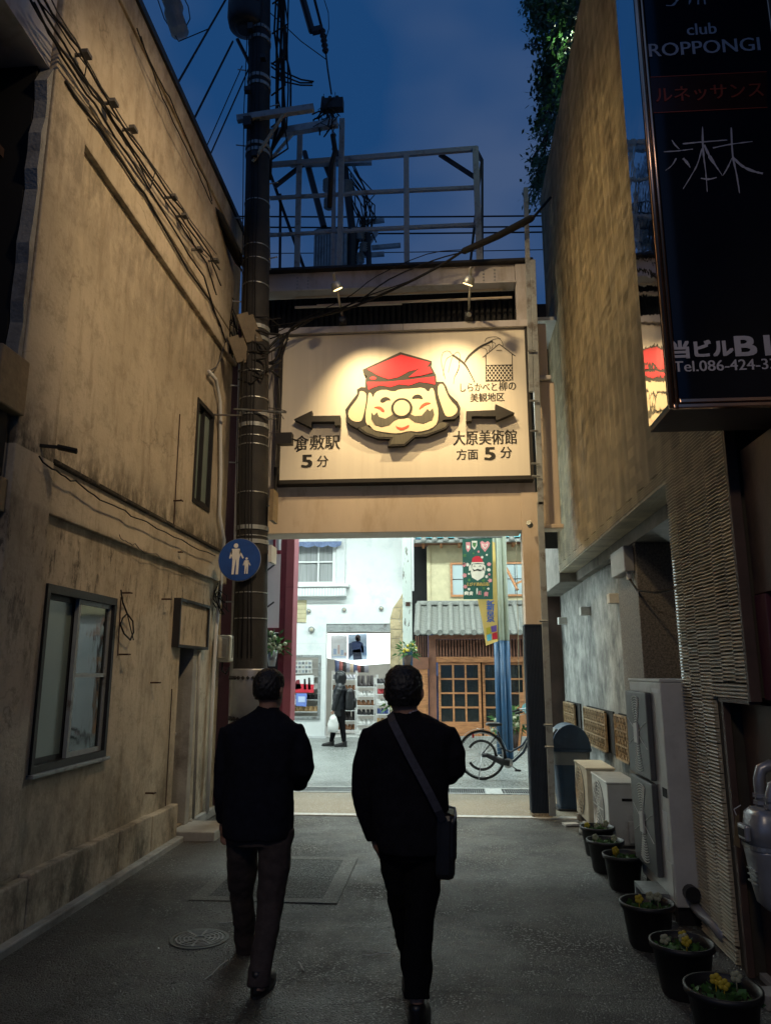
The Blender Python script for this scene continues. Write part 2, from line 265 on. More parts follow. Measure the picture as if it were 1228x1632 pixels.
M['boxtan'] = pm('weathered_box', (.12, .092, .055), .6, amt=.25, c2=(.07, .05, .03))
M['rust'] = pm('rusty_iron', (.05, .02, .012), .85, ns=9, amt=.5, bs=40, b=.5)
M['insul'] = pm('porcelain', (.42, .44, .44), .3, amt=.15)
def flat(name, c): 
    if name not in M: M[name] = pm(name, c, .6, amt=.08, b=.02)
    return M[name]
# ------------------------------------------------------------------ mesh builder
OFF = {}
class MB:
    def __init__(s): s.v = []; s.f = []
    def add(s, vs, fs):
        k = len(s.v); s.v += [Vector(v) for v in vs]; s.f += [tuple(i + k for i in f) for f in fs]; return s
    def box(s, x0, x1, y0, y1, z0, z1):
        return s.add([(x0, y0, z0), (x1, y0, z0), (x1, y1, z0), (x0, y1, z0), (x0, y0, z1), (x1, y0, z1), (x1, y1, z1), (x0, y1, z1)],
                     [(0, 3, 2, 1), (4, 5, 6, 7), (0, 1, 5, 4), (1, 2, 6, 5), (2, 3, 7, 6), (3, 0, 4, 7)])
    def obox(s, c, d, rot=(0, 0, 0)):
        m = Euler(rot).to_matrix(); c = Vector(c); x, y, z = d[0] / 2, d[1] / 2, d[2] / 2
        vs = [c + m @ Vector(p) for p in ((-x, -y, -z), (x, -y, -z), (x, y, -z), (-x, y, -z), (-x, -y, z), (x, -y, z), (x, y, z), (-x, y, z))]
        return s.add(vs, [(0, 3, 2, 1), (4, 5, 6, 7), (0, 1, 5, 4), (1, 2, 6, 5), (2, 3, 7, 6), (3, 0, 4, 7)])
    def bar(s, a, b, w, h, up=(0, 0, 1)):
        a, b = Vector(a), Vector(b); d = (b - a).normalized(); u = Vector(up)
        if abs(d.dot(u)) > .97: u = Vector((0, 1, 0))
        r = d.cross(u).normalized() * w / 2; u = r.cross(d).normalized() * h / 2
        return s.add([a - r - u, a + r - u, a + r + u, a - r + u, b - r - u, b + r - u, b + r + u, b - r + u],
                     [(0, 1, 2, 3), (7, 6, 5, 4), (0, 4, 5, 1), (1, 5, 6, 2), (2, 6, 7, 3), (3, 7, 4, 0)])
    def tube(s, pts, rad, n=8, cap=True, flatn=1.0):
        pts = [Vector(p) for p in pts]; rs = rad if isinstance(rad, (list, tuple)) else [rad] * len(pts)
        k0 = len(s.v); u = None
        for i, p in enumerate(pts):
            d = (pts[min(i + 1, len(pts) - 1)] - pts[max(i - 1, 0)]).normalized()
            if u is None: u = d.orthogonal().normalized()
            u = (u - d * u.dot(d)); u = u.normalized() if u.length > 1e-6 else d.orthogonal().normalized(); w = d.cross(u)
            for j in range(n):
                a = 2 * math.pi * j / n; s.v.append(p + (u * math.cos(a) + w * math.sin(a) * flatn) * rs[i])
        for i in range(len(pts) - 1):
            for j in range(n):
                a = k0 + i * n + j; b = k0 + i * n + (j + 1) % n; s.f.append((a, b, b + n, a + n))
        if cap:
            s.f.append(tuple(k0 + j for j in range(n))[::-1]); e = k0 + (len(pts) - 1) * n; s.f.append(tuple(e + j for j in range(n)))
        return s
    def cyl(s, a, b, r, r2=None, n=12): return s.tube([a, b], [r, r if r2 is None else r2], n)
    def rings(s, rs, n=20, p=2.0):
        """horizontal super-ellipses (x, y, z, rx, ry) stacked and capped"""
        k0 = len(s.v)
        for (x, y, z, rx, ry) in rs:
            for j in range(n):
                a = 2 * math.pi * j / n; c, q = math.cos(a), math.sin(a)
                s.v.append(Vector((x + rx * math.copysign(abs(c) ** (2 / p), c), y + ry * math.copysign(abs(q) ** (2 / p), q), z)))
        for i in range(len(rs) - 1):
            for j in range(n):
                a = k0 + i * n + j; b = k0 + i * n + (j + 1) % n; s.f.append((a, b, b + n, a + n))
        s.f.append(tuple(k0 + j for j in range(n))[::-1]); e = k0 + (len(rs) - 1) * n; s.f.append(tuple(e + j for j in range(n)))
        return s
    def ball(s, c, rx, ry=None, rz=None, n=12, m=8):
        ry = rx if ry is None else ry; rz = rx if rz is None else rz
        return s.rings([(c[0], c[1], c[2] - rz * math.cos(math.pi * i / m), max(rx * math.sin(math.pi * i / m), 1e-4), max(ry * math.sin(math.pi * i / m), 1e-4)) for i in range(m + 1)], n)
    def poly(s, pts, thick=(0, 0, 0)):
        """flat polygon, optionally extruded by a vector"""
        pts = [Vector(p) for p in pts]; k = len(s.v); n = len(pts); t = Vector(thick)
        if t.length < 1e-9: return s.add(pts, [tuple(range(n))])
        s.add(pts + [p + t for p in pts], [tuple(range(n))[::-1], tuple(range(n, 2 * n))] + [(i, (i + 1) % n, (i + 1) % n + n, i + n) for i in range(n)])
        return s
    def wob(s, amp, seed=0):
        rr = random.Random(seed)
        for v in s.v: v += Vector([rr.uniform(-amp, amp) for _ in range(3)])
        return s
    def build(s, name, mat, parent=None, smooth=False, bevel=0, loc=None, mods=()):
        off = OFF.get(parent.name, Vector((0, 0, 0))) if parent else Vector(loc or (0, 0, 0))
        me = bpy.data.meshes.new(name); me.from_pydata([tuple(v - off) for v in s.v], [], s.f)
        bm = bmesh.new(); bm.from_mesh(me); bmesh.ops.recalc_face_normals(bm, faces=bm.faces)
        if any(len(f.verts) > 4 for f in bm.faces): bmesh.ops.triangulate(bm, faces=[f for f in bm.faces if len(f.verts) > 4])
        bm.to_mesh(me); bm.free()
        me.materials.append(M[mat] if isinstance(mat, str) else mat)
        if smooth: me.polygons.foreach_set('use_smooth', [True] * len(me.polygons))
        o = bpy.data.objects.new(name, me); COL.objects.link(o)
        if parent: o.parent = parent; OFF[o.name] = off
        else: o.location = off; OFF[o.name] = off
        if bevel:
            b = o.modifiers.new('bevel', 'BEVEL'); b.width = bevel; b.segments = 2; b.limit_method = 'ANGLE'; b.angle_limit = R(40)
        for (t, kw) in mods:
            m = o.modifiers.new(t.lower(), t)
            for k, v in kw.items(): setattr(m, k, v)
        return o
def tag(o, label=None, cat=None, group=None, kind=None):
    if label: o['label'] = label
    if cat: o['category'] = cat
    if group: o['group'] = group
    if kind: o['kind'] = kind
    return o
def thing(name, label, cat, loc=(0, 0, 0), group=None):
    o = bpy.data.objects.new(name, None); COL.objects.link(o); o.location = loc; o.empty_display_size = .1; OFF[o.name] = Vector(loc)
    return tag(o, label, cat, group)
def struct(name, mb, mat, **kw): return tag(mb.build(name, mat, **kw), kind='structure')
def stuff(o): o['kind'] = 'stuff'; return o
def kids(o): return [c for c in bpy.data.objects if c.parent == o]
def dup(o, loc=None, rot=None, label=None, parent=None):
    c = o.copy(); COL.objects.link(c)
    if parent: c.parent = parent
    if loc is not None: c.location = loc
    if rot is not None: c.rotation_euler = rot
    if label: c['label'] = label
    for k in o.children: dup(k, parent=c)
    return c
def B(*a): return MB().box(*a)
# lettering: outlines of the built-in fonts turned into flat meshes
TC = {}
def glyphs(s):
    if s not in TC:
        cu = bpy.data.curves.new('lettering', 'FONT'); cu.body = s; cu.resolution_u = 3; o = bpy.data.objects.new('lettering', cu); COL.objects.link(o)
        dg = bpy.context.evaluated_depsgraph_get(); me = bpy.data.meshes.new_from_object(o.evaluated_get(dg))
        vs = [Vector(v.co) for v in me.vertices]; fs = [tuple(p.vertices) for p in me.polygons]
        bpy.data.objects.remove(o); bpy.data.curves.remove(cu); bpy.data.meshes.remove(me)
        x0 = min(v.x for v in vs); x1 = max(v.x for v in vs); y0 = min(v.y for v in vs); y1 = max(v.y for v in vs)
        TC[s] = ([((v.x - x0) / (x1 - x0) - .5, (v.y - y0) / (y1 - y0) - .5) for v in vs], fs)
    return TC[s]
def lettering(mb, s, px, py, w, h, Y, bold=0., boldz=0., ital=0.):
    """write s centred on photo point (px, py), w x h photo pixels, on the plane y = Y; bold thickens the upright strokes"""
    c = at(px, py, Y=Y); W_ = (at(px + w / 2, py, Y=Y) - at(px - w / 2, py, Y=Y)).x; H_ = (at(px, py - h / 2, Y=Y) - at(px, py + h / 2, Y=Y)).z
    vs, fs = glyphs(s); k = 0
    for dx in ((-bold, 0, bold) if bold else (0,)):
        for dz in ((-boldz, boldz) if boldz else (0,)):
            mb.add([(c.x + u * W_ + dx * H_ + ital * v * H_, Y - k * .0004, c.z + v * H_ + dz * H_) for u, v in vs], fs); k += 1
    return mb
# ================================================================== GROUND
def sheet(name, mat, x0, x1, y0, y1, z, nx=1, ny=1):
    return struct(name, MB().add([(x0, y0, z), (x1, y0, z), (x1, y1, z), (x0, y1, z)], [(0, 1, 2, 3)]), mat)
sheet('terrain', 'asphalt', -120, 120, -60, 300, -.03)
rg = random.Random(3)
def relief(x, y):
    return .0025 * math.sin(1.3 * x + .4) * math.sin(.9 * y + 1) + .0015 * math.sin(3.1 * x + 2.2 * y)
g = MB(); nx, ny = 44, 90; x0, x1, y0, y1 = -3.3, 2.2, -4.0, 9.12
g.add([(x0 + (x1 - x0) * i / nx, y0 + (y1 - y0) * j / ny, relief(x0 + (x1 - x0) * i / nx, y0 + (y1 - y0) * j / ny) ) for j in range(ny + 1) for i in range(nx + 1)],
      [(j * (nx + 1) + i, j * (nx + 1) + i + 1, (j + 1) * (nx + 1) + i + 1, (j + 1) * (nx + 1) + i) for j in range(ny) for i in range(nx)])
struct('alley_ground', g, 'asphalt', smooth=True)
JT = MB(); jr = random.Random(12); jp_ = [(-2.6 + i * .12, 4.43 + jr.uniform(-.008, .008), jr.uniform(.002, .004)) for i in range(37)]
JT.add([v for (x, y, w) in jp_ for v in ((x, y - w, .0045), (x, y + w, .0045))], [(2 * i, 2 * i + 2, 2 * i + 3, 2 * i + 1) for i in range(36)])
struct('ground_joint', JT, 'patch')
struct('white_stone_line', B(-3.3, 2.2, 9.12, 9.235, -.05, .012), 'line', bevel=.004)
sheet('aggregate_strip', 'aggregate', -8, 12, 9.235, 10.78, .006)
sheet('street_pavement', 'paving', -14, 16, 11.30, 60, .004)
# gutter with steel gratings: each grating is a part
gt = tag(thing('drain_channel', 'long steel drain grating between the beige strip and the street', 'drain', (0, 11.04, 0)))
B(-8, 12, 10.79, 11.29, -.12, -.10).build('channel_bed', 'void', gt)
for (a, b) in ((10.78, 10.83), (11.25, 11.30)): B(-8, 12, a, b, -.06, .014).build('channel_frame', 'line', gt)
gm = MB()
gm.box(0, 1.0, 0, .02, -.02, .008); gm.box(0, 1.0, .38, .40, -.02, .008)
for i in range(34): gm.box(i * .03 + .002, i * .03 + .012, .02, .38, -.02, .006)
gm.box(0, 1.0, .19, .20, -.01, .007)
g0 = gm.build('grate', 'galv', gt); g0.location = (-3.2, -.20, 0)
OFF[g0.name] = Vector((0, 0, 0))
g0.data.transform(Matrix.Translation(Vector((0, 11.04, 0))))
for i in range(1, 6):
    c = g0.copy(); COL.objects.link(c); c.parent = gt; c.location = (-3.2 + i * 1.005, -.20, 0)
B(.55, .78, 10.835, 11.245, -.01, .013).build('cover_plate', 'line', gt)
# cut-out patch in the asphalt with a paler surround
pt = tag(thing('asphalt_patch', 'square trench patch with a pale surround in the alley asphalt', 'road patch', (-1.25, 6.5, 0)))
pt['kind'] = 'structure'
B(-1.78, -.92, 5.90, 7.06, -.02, .0055).build('patch_surface', 'patch', pt)
pf = MB()
for q in ((-1.90, -.80, 5.80, 5.90), (-1.90, -.80, 7.06, 7.15), (-1.90, -1.78, 5.90, 7.06), (-.92, -.80, 5.90, 7.06)): pf.box(q[0], q[1], q[2], q[3], -.02, .0075)
pf.build('patch_surround', 'patchedge', pt)
# manhole
mh = thing('manhole_cover', 'round cast iron manhole cover with concentric rings by the left wall', 'manhole cover', (-1.56, 5.02, .008))
def ring(mb, c, r0, r1, z0, z1, n=40):
    k = len(mb.v)
    for j in range(n):
        a = 2 * math.pi * j / n
        for (r, z) in ((r0, z0), (r0, z1), (r1, z1), (r1, z0)): mb.v.append(Vector((c[0] + r * math.cos(a), c[1] + r * math.sin(a), z)))
    for j in range(n):
        a = k + 4 * j; b = k + 4 * ((j + 1) % n)
        for q in range(4): mb.f.append((a + q, a + (q + 1) % 4, b + (q + 1) % 4, b + q))
    return mb
MB().cyl((-1.56, 5.02, -.02), (-1.56, 5.02, .005), .157, n=40).build('disc', 'iron', mh)
ring(MB(), (-1.56, 5.02), .161, .182, -.02, .007).build('frame_ring', 'iron', mh)
for r in (.035, .062, .09, .115, .138): ring(MB(), (-1.56, 5.02), r, r + .010, .005, .010).build('rib_ring', 'galv', mh)
for k in range(8):
    a = k * math.pi / 4; MB().bar((-1.56 + .03 * math.cos(a), 5.02 + .03 * math.sin(a), .008), (-1.56 + .15 * math.cos(a), 5.02 + .15 * math.sin(a), .007), .012, .006).build('rib_spoke', 'galv', mh)
for (px, py, l, a) in ((345, 1545, .14, 1.4), (372, 1468, .10, .4), (600, 1520, .08, .2), (480, 1540, .06, 2.0)):
    p = at(px, py, Z=.012); tag(MB().tube([p + Vector((math.cos(a) * l * t, math.sin(a) * l * t, .006 * math.sin(3 * t))) for t in (-1, -.4, .3, 1)], .003, 5).build('twig', 'line', loc=p),
        {345: 'curved dry twig lying below the manhole cover', 372: 'straight dry twig lying above the manhole cover', 600: 'short pale twig on the asphalt between the two walkers', 480: 'tiny pale twig near the first walker\'s heel'}[px], 'twig')
# ================================================================== LEFT BUILDING
XL = -2.75
def wall_holes(mb, x0, x1, ys, zs, holes):
    """grid of blocks between the cut lines ys and zs, leaving the openings free"""
    for i in range(len(ys) - 1):
        for j in range(len(zs) - 1):
            cy, cz = (ys[i] + ys[i + 1]) / 2, (zs[j] + zs[j + 1]) / 2
            if not any(h[0] < cy < h[1] and h[2] < cz < h[3] for h in holes): mb.box(x0, x1, ys[i], ys[i + 1], zs[j], zs[j + 1])
    return mb
lb = thing('plaster_building', 'tall stained ochre plaster building along the left of the alley', 'building', (XL, 7, 0))
W1 = (4.95, 6.07, .98, 2.25); W2 = (7.80, 8.40, 3.49, 4.71); D1 = (7.70, 8.17, .10, 1.92)
wall_holes(MB(), -3.35, XL, [4.3, 4.95, 6.07, 7.70, 7.80, 8.17, 8.40, 9.1], [-.1, .1, .98, 1.92, 2.25, 3.49, 4.71, 7.6], [W1, W2, D1]).build('wall', 'plaster', lb)
# bands, plinth and pilaster stand proud of the wall
B(XL, XL + .045, 4.80, 9.12, 2.72, 3.07).build('string_course', 'plaster', lb, bevel=.008)
MB().box(XL, XL + .075, 4.78, 9.13, 3.07, 3.10).wob(.004, 2).build('ledge', 'mould', lb, bevel=.006)
B(XL, XL + .05, 4.72, 9.11, 5.64, 5.965).build('frieze', 'plaster', lb, bevel=.006)
B(XL, XL + .05, 4.72, 9.11, 5.99, 7.30).build('parapet_band', 'plaster', lb, bevel=.006)
B(XL, XL + .075, 4.28, 9.13, 7.30, 7.58).build('cornice', 'plaster', lb, bevel=.01)
B(XL - .6, XL + .10, 4.26, 9.15, 7.58, 7.66).build('roof_edge', 'dark', lb)
B(XL, XL + .06, 4.32, 4.80, .40, 7.30).build('pilaster', 'plaster', lb, bevel=.008)
for (a, b, h) in ((4.32, 4.93, .36), (4.94, 6.3, .375), (6.31, 7.0, .37), (7.01, 7.67, .36)):
    MB().box(XL, XL + .085, a, b, 0, h).build('plinth', 'plaster', lb, bevel=.012)
MB().box(XL, XL + .15, 4.32, 7.69, -.02, .055).wob(.006, 4).build('footing', 'concrete', lb, bevel=.012)
B(XL, XL + .05, 8.22, 9.1, 0, .10).build('footing', 'concrete', lb, bevel=.01)
# sliding window, two sashes
wf = MB()
for q in ((4.95, 6.07, .98, 1.03), (4.95, 6.07, 2.19, 2.25), (4.95, 4.99, 1.03, 2.19), (6.03, 6.07, 1.03, 2.19)): wf.box(XL - .14, XL + .02, *q)
w = wf.build('window_frame', 'dark', lb)
MB().box(XL - .02, XL + .05, 4.93, 6.09, .955, .98).build('sill', 'steel', w, bevel=.004)
def sash(y0, y1, x, z0, z1, gl, mid=None, fr='dark'):
    s = MB(); t = .035
    s.box(x - .03, x, y0, y1, z0, z0 + t); s.box(x - .03, x, y0, y1, z1 - t, z1); s.box(x - .03, x, y0, y0 + t, z0 + t, z1 - t); s.box(x - .03, x, y1 - t, y1, z0 + t, z1 - t)
    if mid: s.box(x - .028, x + .002, y0 + t, y1 - t, mid - .015, mid + .015)
    o = s.build('sash', fr, lb); B(x - .018, x - .012, y0 + t, y1 - t, z0 + t, z1 - t).build('pane', gl, o); return o
sash(4.99, 5.50, XL - .05, 1.03, 2.19, 'glassg'); sash(5.47, 6.03, XL - .01, 1.03, 2.19, 'glassd', 1.62, 'steel')
B(XL - .35, XL - .15, 4.95, 6.07, .98, 2.25).build('room_void', 'void', lb)
wf = MB()
for q in ((7.80, 8.40, 3.49, 3.54), (7.80, 8.40, 4.66, 4.71), (7.80, 7.84, 3.54, 4.66), (8.36, 8.40, 3.54, 4.66)): wf.box(XL - .12, XL + .015, *q)
wf.build('window_frame', 'dark', lb)
sash(7.84, 8.12, XL - .04, 3.54, 4.66, 'glassg'); sash(8.09, 8.36, XL - .01, 3.54, 4.66, 'glassg')
B(XL - .3, XL - .13, 7.80, 8.40, 3.49, 4.71).build('room_void', 'void', lb)
# door with its panels, and the blank framed hood panel above
d = B(XL - .20, XL - .14, 7.70, 8.05, .10, 1.92).build('door', 'dark', lb)
B(XL - .14, XL - .125, 7.75, 8.00, .18, .95).build('door_panel', 'rust', d, bevel=.004); B(XL - .14, XL - .125, 7.75, 8.00, 1.05, 1.84).build('door_panel', 'dark', d, bevel=.004)
MB().ball((XL - .11, 7.99, 1.0), .022).build('door_handle', 'alu', d, smooth=True)
B(XL - .14, XL + .03, 8.05, 8.17, .08, 1.92).build('door_jamb', 'concrete', lb, bevel=.005)
B(XL - .02, XL + .45, 7.72, 8.3, -.01, .085).build('doorstep', 'concrete', lb, bevel=.01)
hd = MB().box(XL + .002, XL + .05, 7.46, 8.40, 1.92, 2.36).build('hood_panel', 'plaster', lb)
for q in ((7.44, 8.42, 1.89, 1.92), (7.44, 8.42, 2.36, 2.39), (7.44, 7.47, 1.92, 2.36), (8.39, 8.42, 1.92, 2.36)): B(XL, XL + .075, *q).build('hood_frame', 'dark', hd)
# conduits and wall brackets fixed to the wall
def pl(pts, X=XL + .07): return [at(x, y, X=X) for x, y in pts]
MB().tube(pl([(333, 592), (344, 605), (351, 640), (352, 760), (350, 820), (357, 860), (352, 930), (345, 1000), (338, 1120), (330, 1296)], XL + .05), .022, 8).build('conduit', 'trim', lb, smooth=True)
MB().tube(pl([(333, 592), (345, 585), (352, 570), (360, 540)], XL + .05), .010, 6).build('conduit', 'cable2', lb, smooth=True)
MB().tube(pl([(318, 1040), (314, 1150), (308, 1305)], XL + .04), .016, 8).build('conduit', 'concrete', lb, smooth=True)
for (x, y) in ((277, 798), (277, 880), (258, 955), (240, 1088), (232, 1264), (190, 1043), (193, 945)):
    p = at(x, y, X=XL); MB().bar(p, p + Vector((.09, 0, 0)), .014, .014).bar(p + Vector((.085, -.03, 0)), p + Vector((.085, .03, 0)), .012, .012).build('wall_bracket', 'rust', lb)
for (x, y0_, y1_) in ((276, 860, 660), (264, 1285, 1098), (188, 1045, 952)):
    MB().tube([at(x, y0_, X=XL + .012), at(x + (y0_ - y1_) * .055, y1_, X=XL + .012)], .005, 5).build('drip_channel', 'rust', lb)
# ---- loose things on the left wall
mb_ = thing('meter_box', 'cream meter box on the left wall beside the pole', 'meter box', at(355, 1035, Y=8.95))
B(-2.75, -2.55, 8.86, 9.06, 1.76, 2.08).build('case', 'acw', mb_, bevel=.03); B(-2.70, -2.58, 8.835, 8.862, 1.80, 2.04).build('lid', 'acw', mb_, bevel=.01)
MB().tube([(-2.66, 8.95, 1.78), (-2.66, 8.92, 1.66), (-2.60, 8.9, 1.62), (-2.56, 8.9, 1.70)], .012, 6).build('lead', 'cable', mb_, smooth=True)
def cables(name, label, mat, lines, X, grp=None, rad=.011, cat='cable'):
    t = thing(name, label, cat, lines[0] and at(*lines[0][0], X=X), grp); k = 0
    for ln in lines:
        pts = [at(x, y, X=X + .012 * (k % 3)) for x, y in ln]; rr = random.Random(k); q = []
        for a, b in zip(pts, pts[1:]):
            for i in range(4): q.append(a.lerp(b, i / 4) + Vector((0, rr.uniform(-.008, .008), rr.uniform(-.012, .012) - .01 * math.sin(math.pi * i / 4))))
        q.append(pts[-1]); MB().tube(q, rad, 6).build('cable_run', mat, t, smooth=True); k += 1
    return t
cb = cables('cable_bundle', 'thick black cable bundle sagging diagonally across the upper left wall', 'cable',
       [[(48, 0), (110, 95), (160, 165), (220, 255), (280, 345), (330, 420), (345, 470)], [(60, 0), (115, 90), (165, 165), (222, 252), (285, 340), (335, 410), (352, 455)],
        [(70, 0), (125, 75), (180, 175), (235, 255), (290, 335), (332, 400), (350, 430)], [(55, 5), (100, 90), (150, 165), (215, 262), (270, 355), (325, 440), (350, 520)]], XL + .12, rad=.009)
MB().tube(pl([(60, 0), (90, 35), (112, 70), (138, 105), (135, 125), (112, 95), (160, 160), (200, 205), (225, 235), (247, 275), (240, 300), (222, 262), (270, 330), (300, 370), (312, 395), (330, 410)], XL + .15), .006, 5).build('spiral_tie', 'cable', cb, smooth=True)
for (x, y) in ((163, 165), (195, 207), (262, 315), (280, 345), (305, 398), (332, 416), (118, 88)):
    p = at(x, y, X=XL + .05); MB().bar(p, p + Vector((.12, 0, 0)), .02, .02).obox(p + Vector((.1, 0, 0)), (.05, .08, .03)).build('cleat', 'cable2', cb)
cables('wall_cable', 'thin cable running above the thick bundle on the left wall', 'cable2', [[(82, 0), (120, 62), (175, 160), (235, 250), (290, 330), (345, 405)]], XL + .07, rad=.006)
cables('wall_cable', 'thin cable along the groove above the frieze on the left wall', 'cable', [[(104, 130), (160, 205), (230, 310), (300, 430), (335, 480), (352, 520), (360, 545)]], XL + .07, rad=.012)
cables('eave_cable', 'loose cables strung under the roof edge of the left building', 'cable', [[(218, 45), (245, 110), (270, 155), (292, 205), (310, 250), (330, 290), (338, 320)], [(225, 60), (250, 130), (268, 175), (297, 235), (315, 272), (338, 325)]], XL + .13, rad=.007)
cables('ledge_cable', 'drooping dark cable pinned below the ledge of the left wall', 'cable', [[(62, 728), (90, 750), (120, 768), (160, 795), (200, 815), (235, 832), (290, 862), (343, 886)]], XL + .10, rad=.006)
cables('wall_cable', 'broken thin wire hanging along the string course', 'cable2', [[(190, 853), (200, 862), (215, 868), (230, 880), (250, 884), (278, 896), (300, 905), (345, 925)]], XL + .06, rad=.004)
lp = thing('hanging_cable_loop', 'loop of dark cable hanging on a hook beside the window', 'cable', at(198, 985, X=XL))
MB().tube(pl([(193, 940), (196, 960), (203, 978), (212, 990), (213, 1008), (208, 1020), (198, 1010), (192, 995), (196, 985), (203, 978)], XL + .05), .007, 6).build('loop', 'cable', lp, smooth=True)
MB().tube(pl([(203, 978), (208, 1000), (213, 1020)], XL + .07), .005, 6).build('tail', 'cable', lp, smooth=True)
tg = thing('cable_tangle', 'tangle of dark cables where the left wall meets the pole', 'cable', at(355, 480, X=-2.6))
rt_ = random.Random(5)
for k in range(16):
    a = at(rt_.uniform(345, 368), rt_.uniform(395, 480), Y=8.8); b = at(rt_.uniform(352, 392), rt_.uniform(500, 590), Y=8.75)
    q = [a, a.lerp(b, .3) + Vector((rt_.uniform(-.12, .1), rt_.uniform(-.1, .05), rt_.uniform(-.15, .1))), a.lerp(b, .65) + Vector((rt_.uniform(-.12, .1), rt_.uniform(-.1, .05), rt_.uniform(-.2, .1))), b]
    MB().tube(q, rt_.choice((.006, .009, .012)), 6).build('cable_run', 'cable', tg, smooth=True)
tg = thing('cable_tangle', 'small knot of cables and clamps below the round blue sign', 'cable', at(352, 960, X=-2.7))
for k in range(9):
    a = at(rt_.uniform(340, 352), rt_.uniform(925, 945), Y=8.8); b = at(rt_.uniform(342, 366), rt_.uniform(960, 990), Y=8.75)
    MB().tube([a, a.lerp(b, .5) + Vector((rt_.uniform(-.1, .1), -.05, rt_.uniform(-.05, .05))), b], .007, 6).build('cable_run', 'cable', tg, smooth=True)
# three sleeved cable closures running down under the eave to the pole
cl = thing('cable_closure', 'three black sleeved cable joints slung under the eave beside the pole', 'cable joint', at(360, 380, Y=8.4))
for k, (a, b) in enumerate((((332, 325), (382, 425)), ((340, 328), (388, 425)), ((347, 335), (393, 430)))):
    p, q = at(*a, Y=7.9), at(*b, Y=8.7); MB().tube([p, p.lerp(q, .08), p.lerp(q, .92), q], [.015, .035, .035, .015], 10).build('sleeve', 'cable', cl, smooth=True)
    MB().tube([q, q + Vector((.06, .02, -.12))], .01, 6).build('tail', 'cable2', cl)
MB().tube([at(338, 290, Y=7.9), at(334, 326, Y=7.9)], .012, 6).build('hanger', 'galv', cl)
for (c_, s_, l_) in (((402, 526), .8, 'larger tan telephone junction box strapped to the pole'), ((387, 560), .72, 'smaller tan telephone junction box low beside the pole')):
    p = at(*c_, Y=8.45); j = thing('junction_box', l_, 'junction box', p)
    MB().obox(p, (.17 * s_, .16 * s_, .44 * s_), (R(10), R(-24), R(20))).build('case', 'boxtan', j, bevel=.012)
    MB().obox(p + Vector((-.05, -.07, .0)), (.19 * s_, .04, .46 * s_), (R(10), R(-24), R(20))).build('cover', 'boxtan', j, bevel=.006)
    MB().tube([p + Vector((.05, 0, -.2 * s_)), p + Vector((.1, -.02, -.36 * s_)), p + Vector((.25, -.05, -.40 * s_))], .014, 6).build('lead', 'cable', j, smooth=True)
# ---- neighbouring building, torn open, at the left edge of the frame
nb = thing('derelict_building', 'torn-open neighbouring building at the left edge with a dark gap', 'building', (-2.9, 3.4, 0))
XN = XL + .02
B(-3.3, XN, 2.0, 4.30, 5.85, 9.0).build('upper_wall', 'lavender', nb)
B(-3.3, XN, 2.0, 4.30, -.1, 2.62).build('lower_wall', 'plaster', nb)
B(-3.2, -3.1, 2.0, 4.26, 2.9, 5.845).build('gap_lining', 'void', nb); B(-3.2, XN - .07, 4.262, 4.296, 2.9, 5.845).build('gap_lining', 'void', nb)
B(-3.1, XN + .015, 2.0, 4.25, 2.84, 3.24).build('lintel', 'void', nb)
tl = MB(); te = random.Random(11)
ed = [(4.30, 3.6)] + [(4.255 + te.uniform(-.022, .02), 3.6 + i * .14) for i in range(16)] + [(4.30, 5.85)]
k0 = [Vector((XN + .03, y, z)) for y, z in ed]; tl.poly(k0, (-.09, 0, 0)); tl.build('broken_plaster_edge', 'concrete', nb)
for y in (2.7, 3.2, 3.62, 3.95): B(-3.05, -3.0, y, y + .05, 3.3, 5.84).build('stud', 'rust', nb)
for z in (4.3, 5.1): B(-3.0, -2.96, 2.0, 4.25, z, z + .07).build('rail', 'rust', nb)
MB().box(XN - .1, XN + .075, 4.02, 4.33, 3.25, 3.62).build('bracket_box', 'tanb', nb, bevel=.01)
for i in range(24):
    y = 4.24 - i * .078; B(XN, XN + .022, y, y + .07, 2.62, 2.83).build('tile', 'tanb', nb, bevel=.004)
fl = thing('floodlight', 'small dark unlit floodlight on a bracket at the torn wall edge', 'lamp', at(62, 708, X=XL))
p = at(62, 710, X=XL + .05); MB().bar(p, p + Vector((.14, .06, .0)), .02, .02).build('bracket', 'void', fl); MB().obox(p + Vector((.16, .08, -.005)), (.13, .07, .025), (0, R(8), R(25))).build('lamp_head', 'void', fl, bevel=.006)
dp = thing('downpipe', 'pale square downpipe between the maroon column and the pole', 'downpipe', at(372, 1000, Y=9.2))
MB().bar(at(389, 572, Y=9.2), at(382, 862, Y=9.2), .13, .1).build('pipe', 'trim', dp); MB().bar(at(381, 866, Y=9.2), at(372, 1200, Y=9.2), .12, .1).build('pipe', 'concrete', dp)
MB().bar(at(380, 652, Y=9.12), at(400, 652, Y=9.12), .05, .05).build('clip', 'galv', dp)
